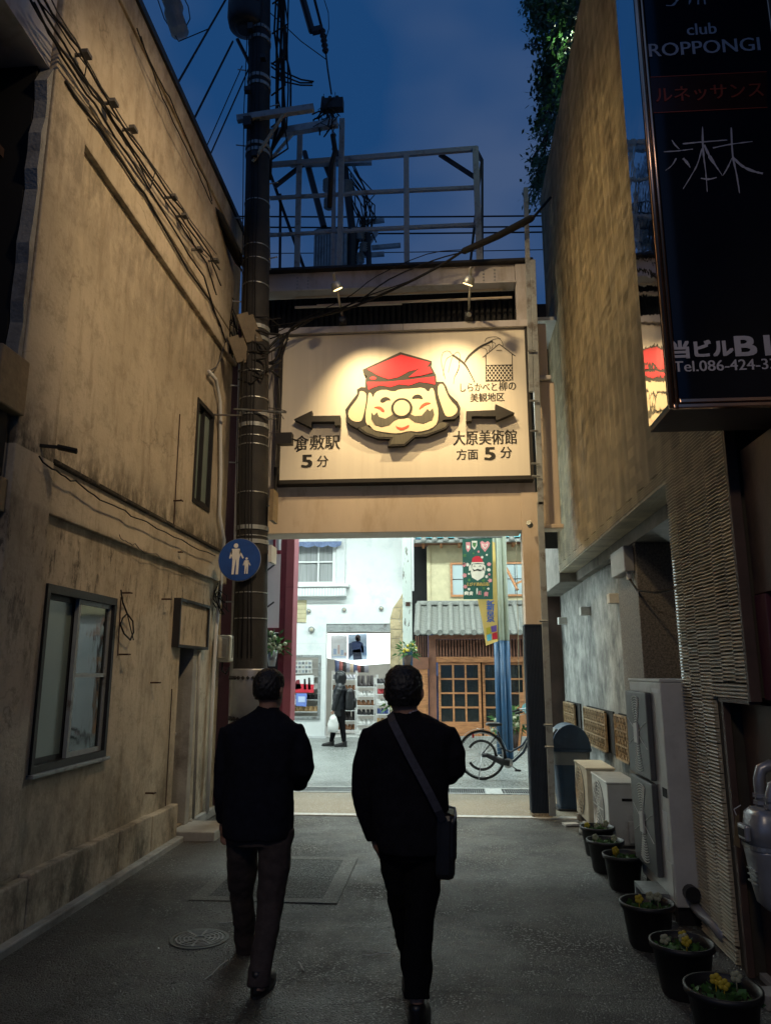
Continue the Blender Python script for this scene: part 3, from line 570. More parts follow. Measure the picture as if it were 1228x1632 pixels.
# ================================================================== UTILITY POLE
PX, PY = -2.20, 8.6
po = thing('utility_pole', 'tall dark concrete utility pole hung with cables at the left of the gate', 'utility pole', (PX, PY, 0))
def pc(z): return -2.215 - (z - 1.1) * .0235      # the pole leans a little
MB().rings([(pc(z), PY, z, .205 - z * .0055, .205 - z * .0055) for z in (-.2, 1.5, 3, 4.5, 6, 7.5, 9, 10.5, 12)], 20).build('shaft', 'polec', po, smooth=True)
def band(z, h=.02, e=.012, mat='galv'): return MB().rings([(pc(z), PY, z - h / 2, .205 - z * .0055 + e, .205 - z * .0055 + e), (pc(z), PY, z + h / 2, .205 - z * .0055 + e, .205 - z * .0055 + e)], 20).build('band', mat, po, smooth=False)
for z in (2.25, 2.55, 3.22, 3.75, 4.35, 4.46, 4.95, 5.30, 6.5, 6.85, 7.05, 7.7): band(z, .012, .008)
for z in (3.15, 3.32, 4.6, 4.75, 5.75, 5.9, 8.45, 8.55, 9.5, 9.62, 10.25, 10.42): band(z, .05, .012, 'steel')
for i, z in enumerate((2.45, 3.6, 4.15, 4.7, 5.15, 5.6, 6.3, 6.9, 7.5, 8.0, 8.6, 9.2, 9.8)):
    s = 1 if i % 2 else -1; MB().cyl((pc(z) + .17 * s, PY - .02, z), (pc(z) + .29 * s, PY - .05, z), .009, n=6).build('step_bolt', 'galv', po)
MB().rings([(pc(1.0), PY, z, r, r) for z, r in ((.95, .222), (1.66, .222), (1.68, .218))], 20).build('wrap_sheet', 'meter', po, smooth=True)
MB().rings([(pc(.5), PY, z, .226, .226) for z in (.3, .93)], 20).build('wrap_sheet', 'concrete', po, smooth=True)
for z in (1.58, 1.13):
    for k in range(14):
        a = R(180 + k * 14); MB().obox((pc(z) + .226 * math.cos(a), PY + .226 * math.sin(a), z), (.03, .03, .03), (R(45), 0, a)).build('wrap_stud', 'dark', po)
MB().box(-2.03, -1.985, 8.44, 8.70, 3.40, 3.78).build('plate', 'tanb', po); MB().box(-2.025, -1.985, 8.44, 8.70, 2.9, 3.1).build('plate', 'trim', po)
for k in range(5): MB().tube([(pc(z) + .05 - .05 * k + rt_.uniform(-.02, .02), PY - .2 + z * .0055 - .012, z) for z in (1.8, 3, 4.2, 5.4, 6.6, 7.8, 9.0, 10.5)], .007, 6).build('riser_cable', 'cable', po, smooth=True)
for k in range(5): MB().tube([(pc(z) + .24 + .035 * k + rt_.uniform(-.02, .02), PY + .05, z) for z in (8.9, 9.5, 10.2, 11, 12)][::-1] + [Vector((pc(8.6) + .16, PY + .1, 8.6)), Vector((pc(8.2) + .17, PY + .02, 8.1))], rt_.choice((.012, .02, .028)), 6).build('riser_cable', 'cable', po, smooth=True)
MB().box(-1.99, -1.80, 8.5, 8.62, 4.36, 4.5).build('bracket_box', 'dark', po); MB().tube([(-1.8, 8.56, 4.43), (-1.7, 8.56, 4.40), (-1.68, 8.56, 4.3), (-1.75, 8.56, 4.27)], .01, 6).build('lead', 'cable', po, smooth=True)
MB().bar((-2.5, 8.40, 4.78), (-1.85, 8.40, 4.72), .022, .022).build('standoff_arm', 'iron', po)
MB().bar((-2.75, 8.42, 4.72), (-2.4, 8.42, 4.7), .02, .02).build('standoff_arm', 'cable2', po)
# crossarms, braces and gear higher up
MB().bar(at(378, 190, Y=8.42), at(500, 172, Y=8.42), .075, .085).build('crossarm', 'steel', po)
MB().bar(at(430, 214, Y=8.9), at(538, 196, Y=8.9), .09, .10).build('crossarm', 'galv', po)
MB().bar(at(403, 258, Y=8.40), at(455, 178, Y=8.40), .03, .035).build('brace', 'brass', po); MB().bar(at(430, 256, Y=8.75), at(465, 215, Y=8.8), .03, .035).build('brace', 'steel', po)
MB().bar(at(430, 430, Y=8.7), at(427, 270, Y=8.7), .02, .02).build('brace', 'galv', po)
rr = random.Random(21)
hub = at(528, 170, Y=8.9)
for k in range(26):
    a = hub + Vector((rr.uniform(-.12, .06), rr.uniform(-.1, .1), rr.uniform(-.1, .22))); b = hub + Vector((rr.uniform(-.3, .14), rr.uniform(-.1, .1), rr.uniform(-.55, -.1)))
    MB().tube([a, a.lerp(b, .35) + Vector((rr.uniform(-.16, .12), 0, rr.uniform(-.1, .05))), a.lerp(b, .7) + Vector((rr.uniform(-.16, .12), 0, rr.uniform(-.05, .05))), b], rr.choice((.005, .007, .011)), 5).build('jumper_wire', 'cable', po, smooth=True)
for k in range(3): MB().cyl(hub + Vector((-.12 + .1 * k, 0, -.05)), hub + Vector((-.12 + .1 * k, 0, .16)), .04, .025, 8).build('insulator', 'dark', po, smooth=True)
MB().obox(hub + Vector((.02, 0, .02)), (.3, .12, .16)).build('cutout_box', 'dark', po)
MB().tube([at(530, 215, Y=8.9), at(534, 240, Y=8.9), at(528, 262, Y=8.9), at(525, 330, Y=8.9)], .035, 8).build('down_cable', 'cable', po, smooth=True)
for (a, b, s) in (((432, 100), (500, 130), .06), ((432, 106), (498, 132), .08), ((432, 122), (498, 136), .04)):
    p, q = at(*a, Y=8.7), at(*b, Y=8.9); MB().tube([p, p.lerp(q, .35) - Vector((0, 0, s)), p.lerp(q, .7) - Vector((0, 0, s)), q], .012, 6).build('jumper_wire', 'cable', po, smooth=True)
for k in range(7):
    z_ = 8.3 + k * .5; MB().obox((pc(z_) + rr.uniform(-.1, .2), PY - .22, z_), (rr.uniform(.05, .12), .08, rr.uniform(.06, .14))).build('clamp', 'dark', po)
    MB().tube([Vector((pc(z_) + .2, PY - .1, z_)), Vector((pc(z_) + .3 + rr.uniform(0, .12), PY - .05, z_ + .2)), Vector((pc(z_) + .33, PY, z_ + .7)), Vector((pc(z_) + .22, PY, z_ + 1.1))], .012, 6).build('riser_cable', 'cable', po, smooth=True)
for k in range(9):
    z_ = 5.2 + k * .11; a_ = rr.uniform(-.2, .2); MB().tube([Vector((pc(z_) - .17, PY - .12, z_)), Vector((pc(z_) + a_, PY - .20, z_ + rr.uniform(-.15, .1))), Vector((pc(z_) + .18, PY - .12, z_ + rr.uniform(-.2, .2))), Vector((pc(z_) + .34, PY - .05, z_ + rr.uniform(-.1, .2)))], rr.choice((.007, .012, .016)), 6).build('lashed_cable', 'cable', po, smooth=True)
# bucket transformer
tr = MB().rings([(-2.62, 8.5, z, r, r) for z, r in ((10.40, .12), (10.44, .22), (10.55, .245), (11.6, .245))], 24).build('transformer', 'dark', po, smooth=True)
MB().rings([(-2.62, 8.5, 10.38, .10, .10), (-2.62, 8.5, 10.41, .14, .14)], 16).build('drain_boss', 'dark', tr)
MB().bar(at(378, 62, Y=8.5), at(403, 112, Y=8.6), .03, .04).build('brace', 'dark', po)
# hanging strain insulator on the far right of the pole head
MB().tube([at(480, -10, Y=8.9), at(497, 50, Y=8.9)], .05, 8).build('strain_arm', 'dark', po); MB().bar(at(497, 50, Y=8.9), at(515, 46, Y=8.9), .08, .08).build('strain_arm', 'dark', po)
q0, q1 = at(513, 46, Y=8.9), at(519, 84, Y=8.9)
MB().tube([q0.lerp(q1, t / 10) for t in range(11)], [.05 if t % 2 else .028 for t in range(11)], 10).build('insulator', 'dark', po)
MB().tube([at(500, -5, Y=8.9), q0], .02, 6).build('jumper_wire', 'cable', po); MB().tube([q1, at(522, 110, Y=8.9), at(528, 150, Y=8.9)], .012, 6).build('jumper_wire', 'cable', po)
MB().tube([at(430, 20, Y=8.8), at(450, 38, Y=8.8), at(480, 66, Y=8.9), at(520, 95, Y=8.9)], .007, 5).build('jumper_wire', 'cable', po)
MB().tube([at(515, -5, Y=8.9), at(523, 20, Y=8.9), at(524, 45, Y=8.9), at(518, 66, Y=8.9)], .006, 5).build('jumper_wire', 'cable', po)
for (a, b, r_) in (((448, -5), (455, 95), .02), ((440, -5), (441, 180), .016), ((455, 40), (463, 178), .016)):
    p, q = at(*a, Y=8.75), at(*b, Y=8.75); MB().tube([p, p.lerp(q, .3) + Vector((-.03, 0, 0)), p.lerp(q, .6) + Vector((.03, 0, 0)), q], r_, 6).build('riser_cable', 'cable', po, smooth=True)
# porcelain insulator string at the top left
isl = thing('insulator_string', 'pale ribbed insulator hanging in the sky left of the pole', 'insulator', at(285, 25, Y=8.6))
for (a, b) in (((268, -12), (280, 18)), ((276, 20), (288, 56))):
    p, q = at(*a, Y=8.6), at(*b, Y=8.6); MB().tube([p.lerp(q, (t // 2 * 2 + (.3 if t % 2 else 0)) / 14) for t in range(15)], [.13 if t % 2 else .05 for t in range(15)], 14).build('shed', 'insul', isl)
MB().tube([at(250, -5, Y=8.6), at(262, 30, Y=8.6), at(285, 66, Y=8.6), at(335, 45, Y=8.6)], .008, 5).build('lead', 'cable', isl, smooth=True)
MB().tube([at(290, -10, Y=8.6), at(300, 10, Y=8.6), at(303, 30, Y=8.6), at(290, 55, Y=8.6)], .008, 5).build('lead', 'cable', isl, smooth=True)
def wire(name, label, a, b, Ya, Yb, r_=.012, sag=.0, grp=None):
    p, q = at(*a, Y=Ya), at(*b, Y=Yb); tag(MB().tube([p.lerp(q, t / 8) - Vector((0, 0, sag * math.sin(math.pi * t / 8))) for t in range(9)], r_, 5).build(name, 'cable', loc=p, smooth=True), label, 'wire', grp)
wire('overhead_wire', 'topmost overhead wire from the roof edge up to the pole head', (276, 145), (366, -12), 7.2, 8.6, .014)
wire('overhead_wire', 'second overhead wire rising beside the transformer', (303, 202), (371, 66), 7.6, 8.6, .014)
wire('overhead_wire', 'thin overhead wire between the two thicker sloping ones', (325, 243), (386, 105), 8.0, 8.6, .007)
wire('overhead_wire', 'lowest sloping wire from the roof edge to the pole', (330, 258), (396, 110), 8.1, 8.6, .010)
for (y0_, y1_, l_) in ((345, 344, 'upper of the level wires behind the gate frame'), (362, 361, 'middle level wire behind the gate frame'), (372, 370, 'lower of the three level wires behind the frame'), (404, 398, 'lowest thin wire low over the gate beam')):
    wire('level_wire', l_, (375, y0_), (865, y1_), 14, 14, .018 if y0_ < 400 else .010, .02)
# round blue pedestrian sign
sg = thing('pedestrian_sign', 'round blue sign with a white adult and child, on the pole', 'sign', at(381, 892, Y=8.33))
c = at(381.5, 892, Y=8.33)
MB().tube([c + Vector((0, .012, 0)), c], .245, 40).build('disc', 'bluep', sg); MB().tube([c + Vector((0, .02, 0)), c + Vector((0, .013, 0))], .252, 40).build('rim', 'galv', sg)
def figure(mb, cx, cz, s, y):
    """flat walking adult / child pictogram, s = height"""
    P = lambda pts: mb.poly([(cx + a * s, y, cz + b * s) for a, b in pts], (0, .003, 0))
    MB.tube(mb, [(cx, y + .003, cz + .43 * s), (cx, y, cz + .43 * s)], .075 * s, 14)
    P([(-.13, .33), (.13, .33), (.17, .22), (.12, -.02), (-.10, -.02), (-.17, .22)])
    P([(-.13, .33), (-.17, .22), (-.21, .02), (-.17, 0.0), (-.12, .18)]); P([(.13, .33), (.17, .22), (.27, .03), (.23, .0), (.12, .18)])
    P([(-.10, -.022), (.01, -.022), (-.02, -.26), (-.04, -.5), (-.11, -.5), (-.10, -.26)]); P([(.02, -.022), (.12, -.022), (.11, -.26), (.10, -.5), (.02, -.5), (.03, -.26)])
    return mb
figure(MB(), c.x - .045, c.z + .01, .36, c.y - .004).build('adult_figure', 'white', sg); figure(MB(), c.x + .085, c.z - .07, .19, c.y - .004).build('child_figure', 'white', sg)
MB().bar(c + Vector((0, .02, 0)), c + Vector((.12, .10, 0)), .04, .04).build('bracket', 'galv', sg)
# ================================================================== GATE AND ITS SIGN
GY = 9.3
gate = thing('arcade_gate', 'steel arcade gateway beam and post spanning the alley end', 'gateway', (-.6, GY, 0))
B(-2.45, 1.04, 9.22, 9.30, 6.78, 7.05).build('top_beam', 'lavender', gate, bevel=.004)
B(-2.6, 1.28, 9.12, 9.5, 7.05, 7.085).build('beam_flange', 'dark', gate); B(-2.45, 1.04, 9.16, 9.40, 6.755, 6.78).build('beam_flange', 'lavender', gate)
for x in (-1.93, -1.78, .62, .77):
    for z in (6.82, 6.87, 6.92, 6.97): MB().cyl((x, 9.222, z), (x, 9.205, z), .014, n=6).build('bolt', 'galv', gate)
B(-1.98, -1.73, 9.212, 9.22, 6.79, 7.03).build('splice_plate', 'lavender', gate); B(.57, .82, 9.212, 9.22, 6.79, 7.03).build('splice_plate', 'lavender', gate)
B(1.045, 1.20, 9.19, 9.32, 6.17, 7.04).build('end_plate', 'lavender', gate, bevel=.004)
cv = MB()
for i in range(46): cv.box(-2.45 + i * .078, -2.45 + i * .078 + .045, 9.60, 9.64, 6.0, 7.0)
cv.box(-2.5, 1.3, 9.64, 9.66, 5.9, 7.0); cv.build('dark_cladding', 'corr', gate)
for (a, b) in (((470, 474), (800, 461)), ((505, 487), (815, 474)), ((470, 490), (640, 484))): MB().tube([at(*a, Y=9.35), at(*b, Y=9.35)], .018, 8).build('conduit', 'ivory', gate)
B(-2.45, -2.14, 9.30, 9.40, 3.86, 6.20).build('side_panel', 'lavender', gate)
B(-2.45, 1.20, 9.33, 9.42, 3.86, 4.10).build('back_panel', 'lavender', gate)
B(-2.55, 1.00, 9.20, 9.62, 3.375, 3.855).build('lower_beam', 'ivory', gate, bevel=.006)
B(1.0, 1.215, 9.19, 9.43, 2.205, 3.86).build('post', 'ivory', gate, bevel=.006)
pb = B(.995, 1.205, 9.20, 9.42, .03, 2.20).build('post_base', 'navy', gate)
rm = MB()
for i in range(13): rm.box(.992 + i * .0170, .992 + i * .0170 + .008, 9.188, 9.20, .05, 2.19)
for i in range(12): rm.box(.983, .995, 9.21 + i * .0175, 9.218 + i * .0175, .05, 2.19)
stuff(rm.build('rib', 'navy', pb)); B(.985, 1.215, 9.185, 9.43, -.02, .05).build('shoe', 'aggregate', gate)
B(.98, 1.22, 9.18, 9.44, 2.195, 2.21).build('cap_strip', 'navy', gate)
B(-3.1, -2.44, 9.35, 9.6, 0, 6.5).build('maroon_column', 'maroon', gate, bevel=.006)
# slim channel standing beside the post, and the boxed panels behind it
ch = thing('steel_channel', 'slim pale steel channel with step bolts beside the right gate post', 'channel post', (1.3, 9.1, 0))
for (a, b, w_) in (((837, 300), (846, 625), .06), ((848, 415), (861, 805), .07), ((860, 800), (880, 1300), .075)): MB().bar(at(*a, Y=9.10), at(*b, Y=9.10), w_, .05, (0, 1, 0)).build('channel', 'steel', ch, bevel=.004)
for (x, y) in ((846, 560), (849, 640), (850, 688), (852, 740), (853, 760), (865, 990), (872, 1155), (874, 1190)): p = at(x, y, Y=9.07); MB().cyl(p + Vector((-.05, -.03, 0)), p + Vector((.05, -.03, 0)), .014, n=6).build('step_bolt', 'galv', ch)
p = at(845, 838, Y=9.05); MB().cyl(p, p + Vector((-.03, -.06, .03)), .035, n=10).build('hook', 'iron', ch)
bx = thing('cladding_box', 'pale boxed cladding panels between the gate sign and the tiled wall', 'cladding', (1.4, 9.3, 3.4))
B(1.22, 1.43, 9.28, 9.5, 5.45, 6.20).build('panel', 'ivory', bx, bevel=.012); B(1.20, 1.46, 9.22, 9.5, 5.38, 5.44).build('panel', 'lavender', bx, bevel=.01)
B(1.215, 1.66, 10.66, 10.70, 3.38, 7.2).build('backing', 'corr', bx); B(1.25, 1.50, 9.28, 9.5, 3.46, 5.37).build('panel', 'ivory', bx, bevel=.012); B(1.23, 1.52, 9.22, 9.5, 3.40, 3.455).build('panel', 'ivory', bx, bevel=.01)  # backing is a sheet added to keep arcade light off the tiled wall
# angle-iron frame above the gate
fr = thing('roof_frame', 'open angle iron frame standing above the gate beam', 'steel frame', (-.8, 9.4, 7.1))
def L2(a, b, w=.07, h=.05, Y=9.36, m='steel', n='rail', Y2=None): return MB().bar(at(*a, Y=Y), at(*b, Y=Y2 or Y), w, h, (0, 1, 0)).build(n, m, fr)
L2((430, 263), (760, 237)); L2((560, 308), (758, 299), .045); L2((430, 316), (560, 309), .04); L2((560, 367), (760, 358), .045); L2((430, 375), (560, 368), .035)
L2((647, 246), (648, 424), .075, n='upright', Y=9.34); L2((757, 235), (764, 423), .085, n='upright', Y=9.33); L2((478, 215), (473, 431), .075, n='upright', Y=9.38)
L2((545, 190), (541, 429), .075, n='upright', Y=9.33); L2((532, 250), (531, 429), .055, n='upright', Y=9.37); L2((700, 246), (757, 283), .05, m='dark', n='brace', Y=9.45)
L2((767, 256), (749, 420), .035, m='dark', n='brace', Y=9.5); L2((430, 275), (486, 432), .045, m='dark', n='brace', Y=9.5); L2((437, 298), (483, 262), .05, m='dark', n='brace', Y=9.42)
L2((757, 237), (767, 256), .04, m='dark', n='brace', Y=9.36, Y2=9.8); L2((768, 256), (768, 420), .035, m='dark', n='upright', Y=9.8); L2((447, 310), (446, 431), .03, m='dark', n='upright', Y=9.5)
# ---- the sign
SY = 9.15
sn = thing('arcade_sign', 'large floodlit signboard with a smiling face, arrows and station directions', 'sign', (-.48, SY, 4.05))
tl_, tr_, br_, bl_ = at(455, 543, Y=SY), at(830, 530, Y=SY), at(838, 767, Y=SY), at(452, 772, Y=SY)
x0, x1, z0, z1 = -2.08, 1.125, 4.065, 6.07
B(x0, x1, SY, 9.30, z0, z1).build('board', 'sign_face', sn)
for q in ((x0 - .055, x0, z0 - .055, z1 + .01), (x1, x1 + .045, z0 - .055, z1 + .01), (x0, x1, z0 - .055, z0)): B(q[0], q[1], SY - .025, 9.31, q[2], q[3]).build('frame', 'ink', sn, bevel=.004)
B(x0 - .06, -.47, SY - .06, 9.33, z1 + .01, z1 + .10).build('top_flashing', 'lavender', sn, bevel=.003); B(-.467, x1 + .05, SY - .06, 9.33, z1 + .01, z1 + .10).build('top_flashing', 'lavender', sn, bevel=.003)
# flat-head rivets dressing the board
FY = SY - .085   # front plane of the raised face
def c6(pts): return [(560 + x / 4.386, 540 + y / 4.386) for x, y in pts]
def c7(pts): return [(440 + x / 5.848, 530 + y / 5.848) for x, y in pts]
def cut(name, px, mat, Y, d, parent=sn, smooth_it=0):
    for _ in range(smooth_it):
        q = []
        for i in range(len(px)):
            a, b = px[i], px[(i + 1) % len(px)]; q += [(a[0] * .75 + b[0] * .25, a[1] * .75 + b[1] * .25), (a[0] * .25 + b[0] * .75, a[1] * .25 + b[1] * .75)]
        px = q
    return MB().poly([at(x, y, Y=Y) for x, y in px], (0, d, 0)).build(name, mat, parent)
out = c7([(805, 345), (1155, 182)]) + c6([(560, 155), (555, 190), (590, 255), (592, 300), (640, 300), (662, 330), (680, 385), (740, 440), (760, 480), (750, 530), (720, 560), (640, 565), (632, 578), (680, 590), (660, 625), (520, 680), (440, 685), (370, 745), (250, 750), (270, 700), (180, 695), (100, 665), (45, 630), (60, 612)]) + \
      c7([(800, 862), (755, 892), (700, 865), (660, 830), (643, 720), (700, 640), (755, 570), (752, 530), (790, 508), (830, 510), (830, 440), (845, 410)])
emb = cut('face_emblem', out, 'ink', FY, .085)
def lay(name, px, mat, k=1, sm=1): return cut(name, px, mat, FY - .004 * k, .004 * k - .0005, emb, sm)
lay('beard', c6([(120, 600), (165, 648), (250, 668), (335, 672), (400, 652), (475, 662), (560, 640), (610, 590), (640, 582), (668, 594), (650, 620), (515, 668), (438, 673), (366, 735), (268, 738), (290, 688), (185, 684), (105, 655), (62, 622)]), 'beard', 1, 0)
lay('face_skin', c6([(118, 375), (138, 380), (150, 415), (165, 372), (225, 352), (298, 372), (330, 352), (430, 348), (500, 338), (538, 375), (552, 342), (574, 348), (588, 430), (608, 500), (600, 590), (558, 628), (470, 652), (400, 642), (330, 662), (250, 656), (152, 640), (102, 600), (96, 520), (112, 440)]), 'skinp', 1)
lay('ear', c6([(606, 318), (640, 314), (660, 372), (690, 430), (742, 482), (733, 520), (700, 543), (656, 543), (640, 500), (616, 432), (600, 372)]), 'skinp', 1)
lay('ear', c7([(778, 540), (832, 556), (842, 600), (828, 700), (802, 818), (762, 835), (702, 820), (666, 772), (680, 712), (738, 642), (770, 590)]), 'skinp', 1)
lay('cap_top', c6([(108, 212), (345, 110), (550, 165), (528, 192), (562, 236), (470, 258), (398, 268), (470, 210), (400, 228), (320, 270), (255, 282), (190, 258)]), 'redp', 1, 0)
lay('cap_fold', c6([(118, 276), (148, 260), (182, 274), (150, 290)]), 'redp', 1); lay('cap_fold', c6([(400, 268), (470, 225), (545, 192), (565, 236), (480, 258)]), 'redp', 2, 0)
lay('cap_band', c6([(106, 300), (250, 300), (400, 285), (580, 262), (584, 320), (530, 308), (470, 302), (400, 326), (330, 318), (270, 337), (200, 325), (150, 340), (117, 357)]), 'redp', 1, 0)
lay('moustache', c6([(138, 513), (156, 534), (178, 513), (192, 545), (236, 558), (275, 536), (300, 520), (400, 520), (440, 539), (490, 536), (530, 488), (546, 506), (567, 484), (577, 530), (560, 568), (502, 592), (440, 582), (400, 552), (350, 548), (300, 570), (262, 602), (210, 616), (160, 600), (138, 560)]), 'beard', 2, 0)
def disc(name, cx, cy, r, mat, k):
    c = at(*c6([(cx, cy)])[0], Y=FY - .004 * k); return MB().tube([c, c + Vector((0, .0035, 0))], r, 36).build(name, mat, emb)
u = (at(700, 600, Y=FY) - at(600, 600, Y=FY)).x / 100 / 4.386
disc('nose_ring', 350, 483, 73 * u, 'ink', 3); disc('nose', 350, 483, 57 * u, 'skinp', 4)
lay('eyebrow', c6([(197, 442), (205, 418), (235, 404), (262, 412), (276, 432), (248, 426), (222, 446)]), 'ink', 2); lay('eyebrow', c6([(418, 422), (430, 398), (462, 386), (490, 398), (500, 424), (462, 412)]), 'ink', 2)
lay('cheek', c6([(148, 480), (195, 468), (225, 490), (232, 512), (212, 508), (190, 486)]), 'cheek', 2); lay('cheek', c6([(468, 490), (492, 456), (522, 442), (562, 448), (515, 464), (482, 490)]), 'cheek', 2)
lay('mouth', c6([(306, 604), (325, 618), (358, 622), (402, 598), (400, 618), (350, 642), (316, 626)]), 'cheek', 2)
AY = SY - .10
cut('arrow_left', c7([(165, 808), (332, 728), (332, 776), (596, 773), (596, 863), (545, 865), (545, 828), (330, 830), (326, 884)]), 'ink', AY, .10)
cut('arrow_right', c6([(800, 505), (1003, 497), (1003, 455), (1138, 517), (1010, 570), (1005, 540), (838, 540), (838, 572), (800, 577)]), 'ink', AY, .10)
def stroke(mb, px, ws, Y):
    """brush stroke: flat ribbon through photo points with changing width (photo pixels)"""
    P = [at(x, y, Y=Y) for x, y in px]; u_ = (at(700, 600, Y=Y) - at(600, 600, Y=Y)).x / 100; vs = []
    if not isinstance(ws, (list, tuple)): ws = [ws] * len(px)
    for i, p in enumerate(P):
        d = P[min(i + 1, len(P) - 1)] - P[max(i - 1, 0)]; n_ = Vector((-d.z, 0, d.x)).normalized() * ws[i] * u_ / 2; vs += [p + n_, p - n_]
    return mb.add(vs, [(2 * i, 2 * i + 1, 2 * i + 3, 2 * i + 2) for i in range(len(P) - 1)])
def curve(px, n=5):
    q = []
    for i in range(len(px) - 1):
        p0, p1, p2, p3 = px[max(i - 1, 0)], px[i], px[i + 1], px[min(i + 2, len(px) - 1)]
        for k in range(n):
            t = k / n; q.append(tuple(.5 * (2 * p1[j] + (p2[j] - p0[j]) * t + (2 * p0[j] - 5 * p1[j] + 4 * p2[j] - p3[j]) * t * t + (3 * p1[j] - p0[j] - 3 * p2[j] + p3[j]) * t ** 3) for j in (0, 1)))
    return q + [px[-1]]
PYs = SY - .003
wl = MB()
q = curve(c6([(703, 112), (745, 140), (790, 178), (825, 235), (860, 305)])); stroke(wl, q, [1.5 + 2.2 * math.sin(math.pi * min(1, .25 + i / len(q))) for i in range(len(q))], PYs)
q = curve(c6([(790, 165), (805, 140), (832, 108), (900, 55), (985, 15)])); stroke(wl, q, [2.0 + 3.2 * (i / len(q)) * (1 - i / len(q)) * 2.4 for i in range(len(q))], PYs - .001)
for t in ([(705, 118), (680, 86), (640, 96), (626, 150), (640, 225), (654, 278)], [(700, 118), (664, 140), (645, 200), (640, 260)], [(706, 122), (690, 170), (675, 235)], [(712, 112), (740, 92), (758, 122), (745, 205), (718, 270), (712, 315)],
          [(745, 140), (752, 200), (722, 262)], [(900, 60), (935, 70), (945, 95), (930, 130)], [(930, 45), (965, 50), (960, 85)], [(950, 25), (990, 5), (1030, 0), (1052, 25), (1056, 52)], [(960, 20), (1000, 30), (1005, 60)], [(930, 20), (945, -5), (1000, -15), (1040, 0)], [(975, 15), (985, 45), (975, 70)]):
    stroke(wl, curve(c6(t)), .75, PYs - .0015)
wl.build('willow_drawing', 'ink', sn)
st = MB()
for (a, b, w_) in (((1030, 36), (915, 130), 1.3), ((1030, 36), (1143, 121), 1.3), ((938, 112), (938, 300), 1.2), ((1120, 104), (1124, 292), 1.2), ((938, 186), (1122, 182), 1.6), ((1010, 78), (1050, 77), .6), ((1010, 84), (1050, 83), .6)): stroke(st, c6([a, b]), w_, PYs - .0005)
cutp = c6([(940, 187), (1121, 184), (1124, 285), (1100, 296), (940, 298)]); st.poly([at(x, y, Y=PYs) for x, y in cutp]); st.build('storehouse_drawing', 'ink', sn)
st = MB()
for k in range(-3, 9):
    for s in (1, -1):
        a = (940 + k * 26, 187) if s > 0 else (940 + k * 26 + 78, 187); b = (a[0] + 78 * s, 290)
        def clipx(p, q, lo=942, hi=1120):
            (xa, ya), (xb, yb) = p, q
            ta = [0, 1]
            for lim, sg_ in ((lo, 1), (hi, -1)):
                da, db = (xa - lim) * sg_, (xb - lim) * sg_
                if da < 0 and db < 0: return None
                if da < 0: ta[0] = max(ta[0], da / (da - db))
                if db < 0: ta[1] = min(ta[1], da / (da - db))
            if ta[0] >= ta[1]: return None
            return [(xa + (xb - xa) * t, ya + (yb - ya) * t) for t in ta]
        r_ = clipx(a, b)
        if r_: stroke(st, c6(r_), 1.15, PYs - .001 - (.0004 if s > 0 else 0))
st.build('storehouse_lattice', 'sign_face', sn)
def word(parent, mat, s_, px, py, w_, h_, Y, bo=0, bz=0): return lettering(MB(), s_, px, py, w_, h_, Y, bo, bz).build('lettering', mat, parent)
for (s_, px, py, w_, h_, bo) in (('倉敷駅', 505, 705, 72, 23, .022), ('分', 514, 735, 18, 18, .018), ('大原美術館', 772, 697, 101, 23, .022), ('方面', 744, 724, 34, 17, .018), ('分', 806, 721, 18, 18, .018),
                           ('しらかべと', 762, 617, 58, 13, .018), ('柳の', 808, 615, 27, 15, .018), ('美観地区', 776, 633, 54, 14, .022)): word(sn, 'ink', s_, px, py, w_, h_, PYs, bo)
for (px, py) in ((489, 735), (780, 723)): word(sn, 'ink', '5', px, py, 15, 20, PYs, .07, .02)
# ---- two floodlights on arms reaching out over the sign
for (L_, px, lab) in ((LAMP_L, 537, 'left sign floodlight on an arm above the board'), (LAMP_R, 745, 'right sign floodlight on an arm above the board, its lit lens showing')):
    fl = thing('sign_floodlight', lab, 'lamp', (L_[0], 9.1, 6.2), 'floodlights above the arcade sign'); X = L_[0]
    MB().box(X - .05, X + .05, 9.02, 9.09, 6.175, 6.28).build('mount_box', 'dark', fl, bevel=.008); MB().cyl((X, 9.02, 6.22), (X, 8.99, 6.22), .035).build('swivel', 'iron', fl)
    MB().tube([(X, 9.03, 6.27), (X, 8.7, 6.33), (X, 8.18, 6.42)], .017, 8).build('arm', 'galv', fl, smooth=True)
    a = Vector((X, 8.27, 6.36)); d = (Vector((-.4, 9.15, 4.4)) - a).normalized()
    MB().tube([a, a + d * .02, a + d * .09, a + d * .10], [.03, .06, .075, .072], 14).build('lamp_head', 'galv', fl, smooth=True)
    MB().tube([a + d * .101, a + d * .106], .06, 14).build('lens', 'lampy', fl)
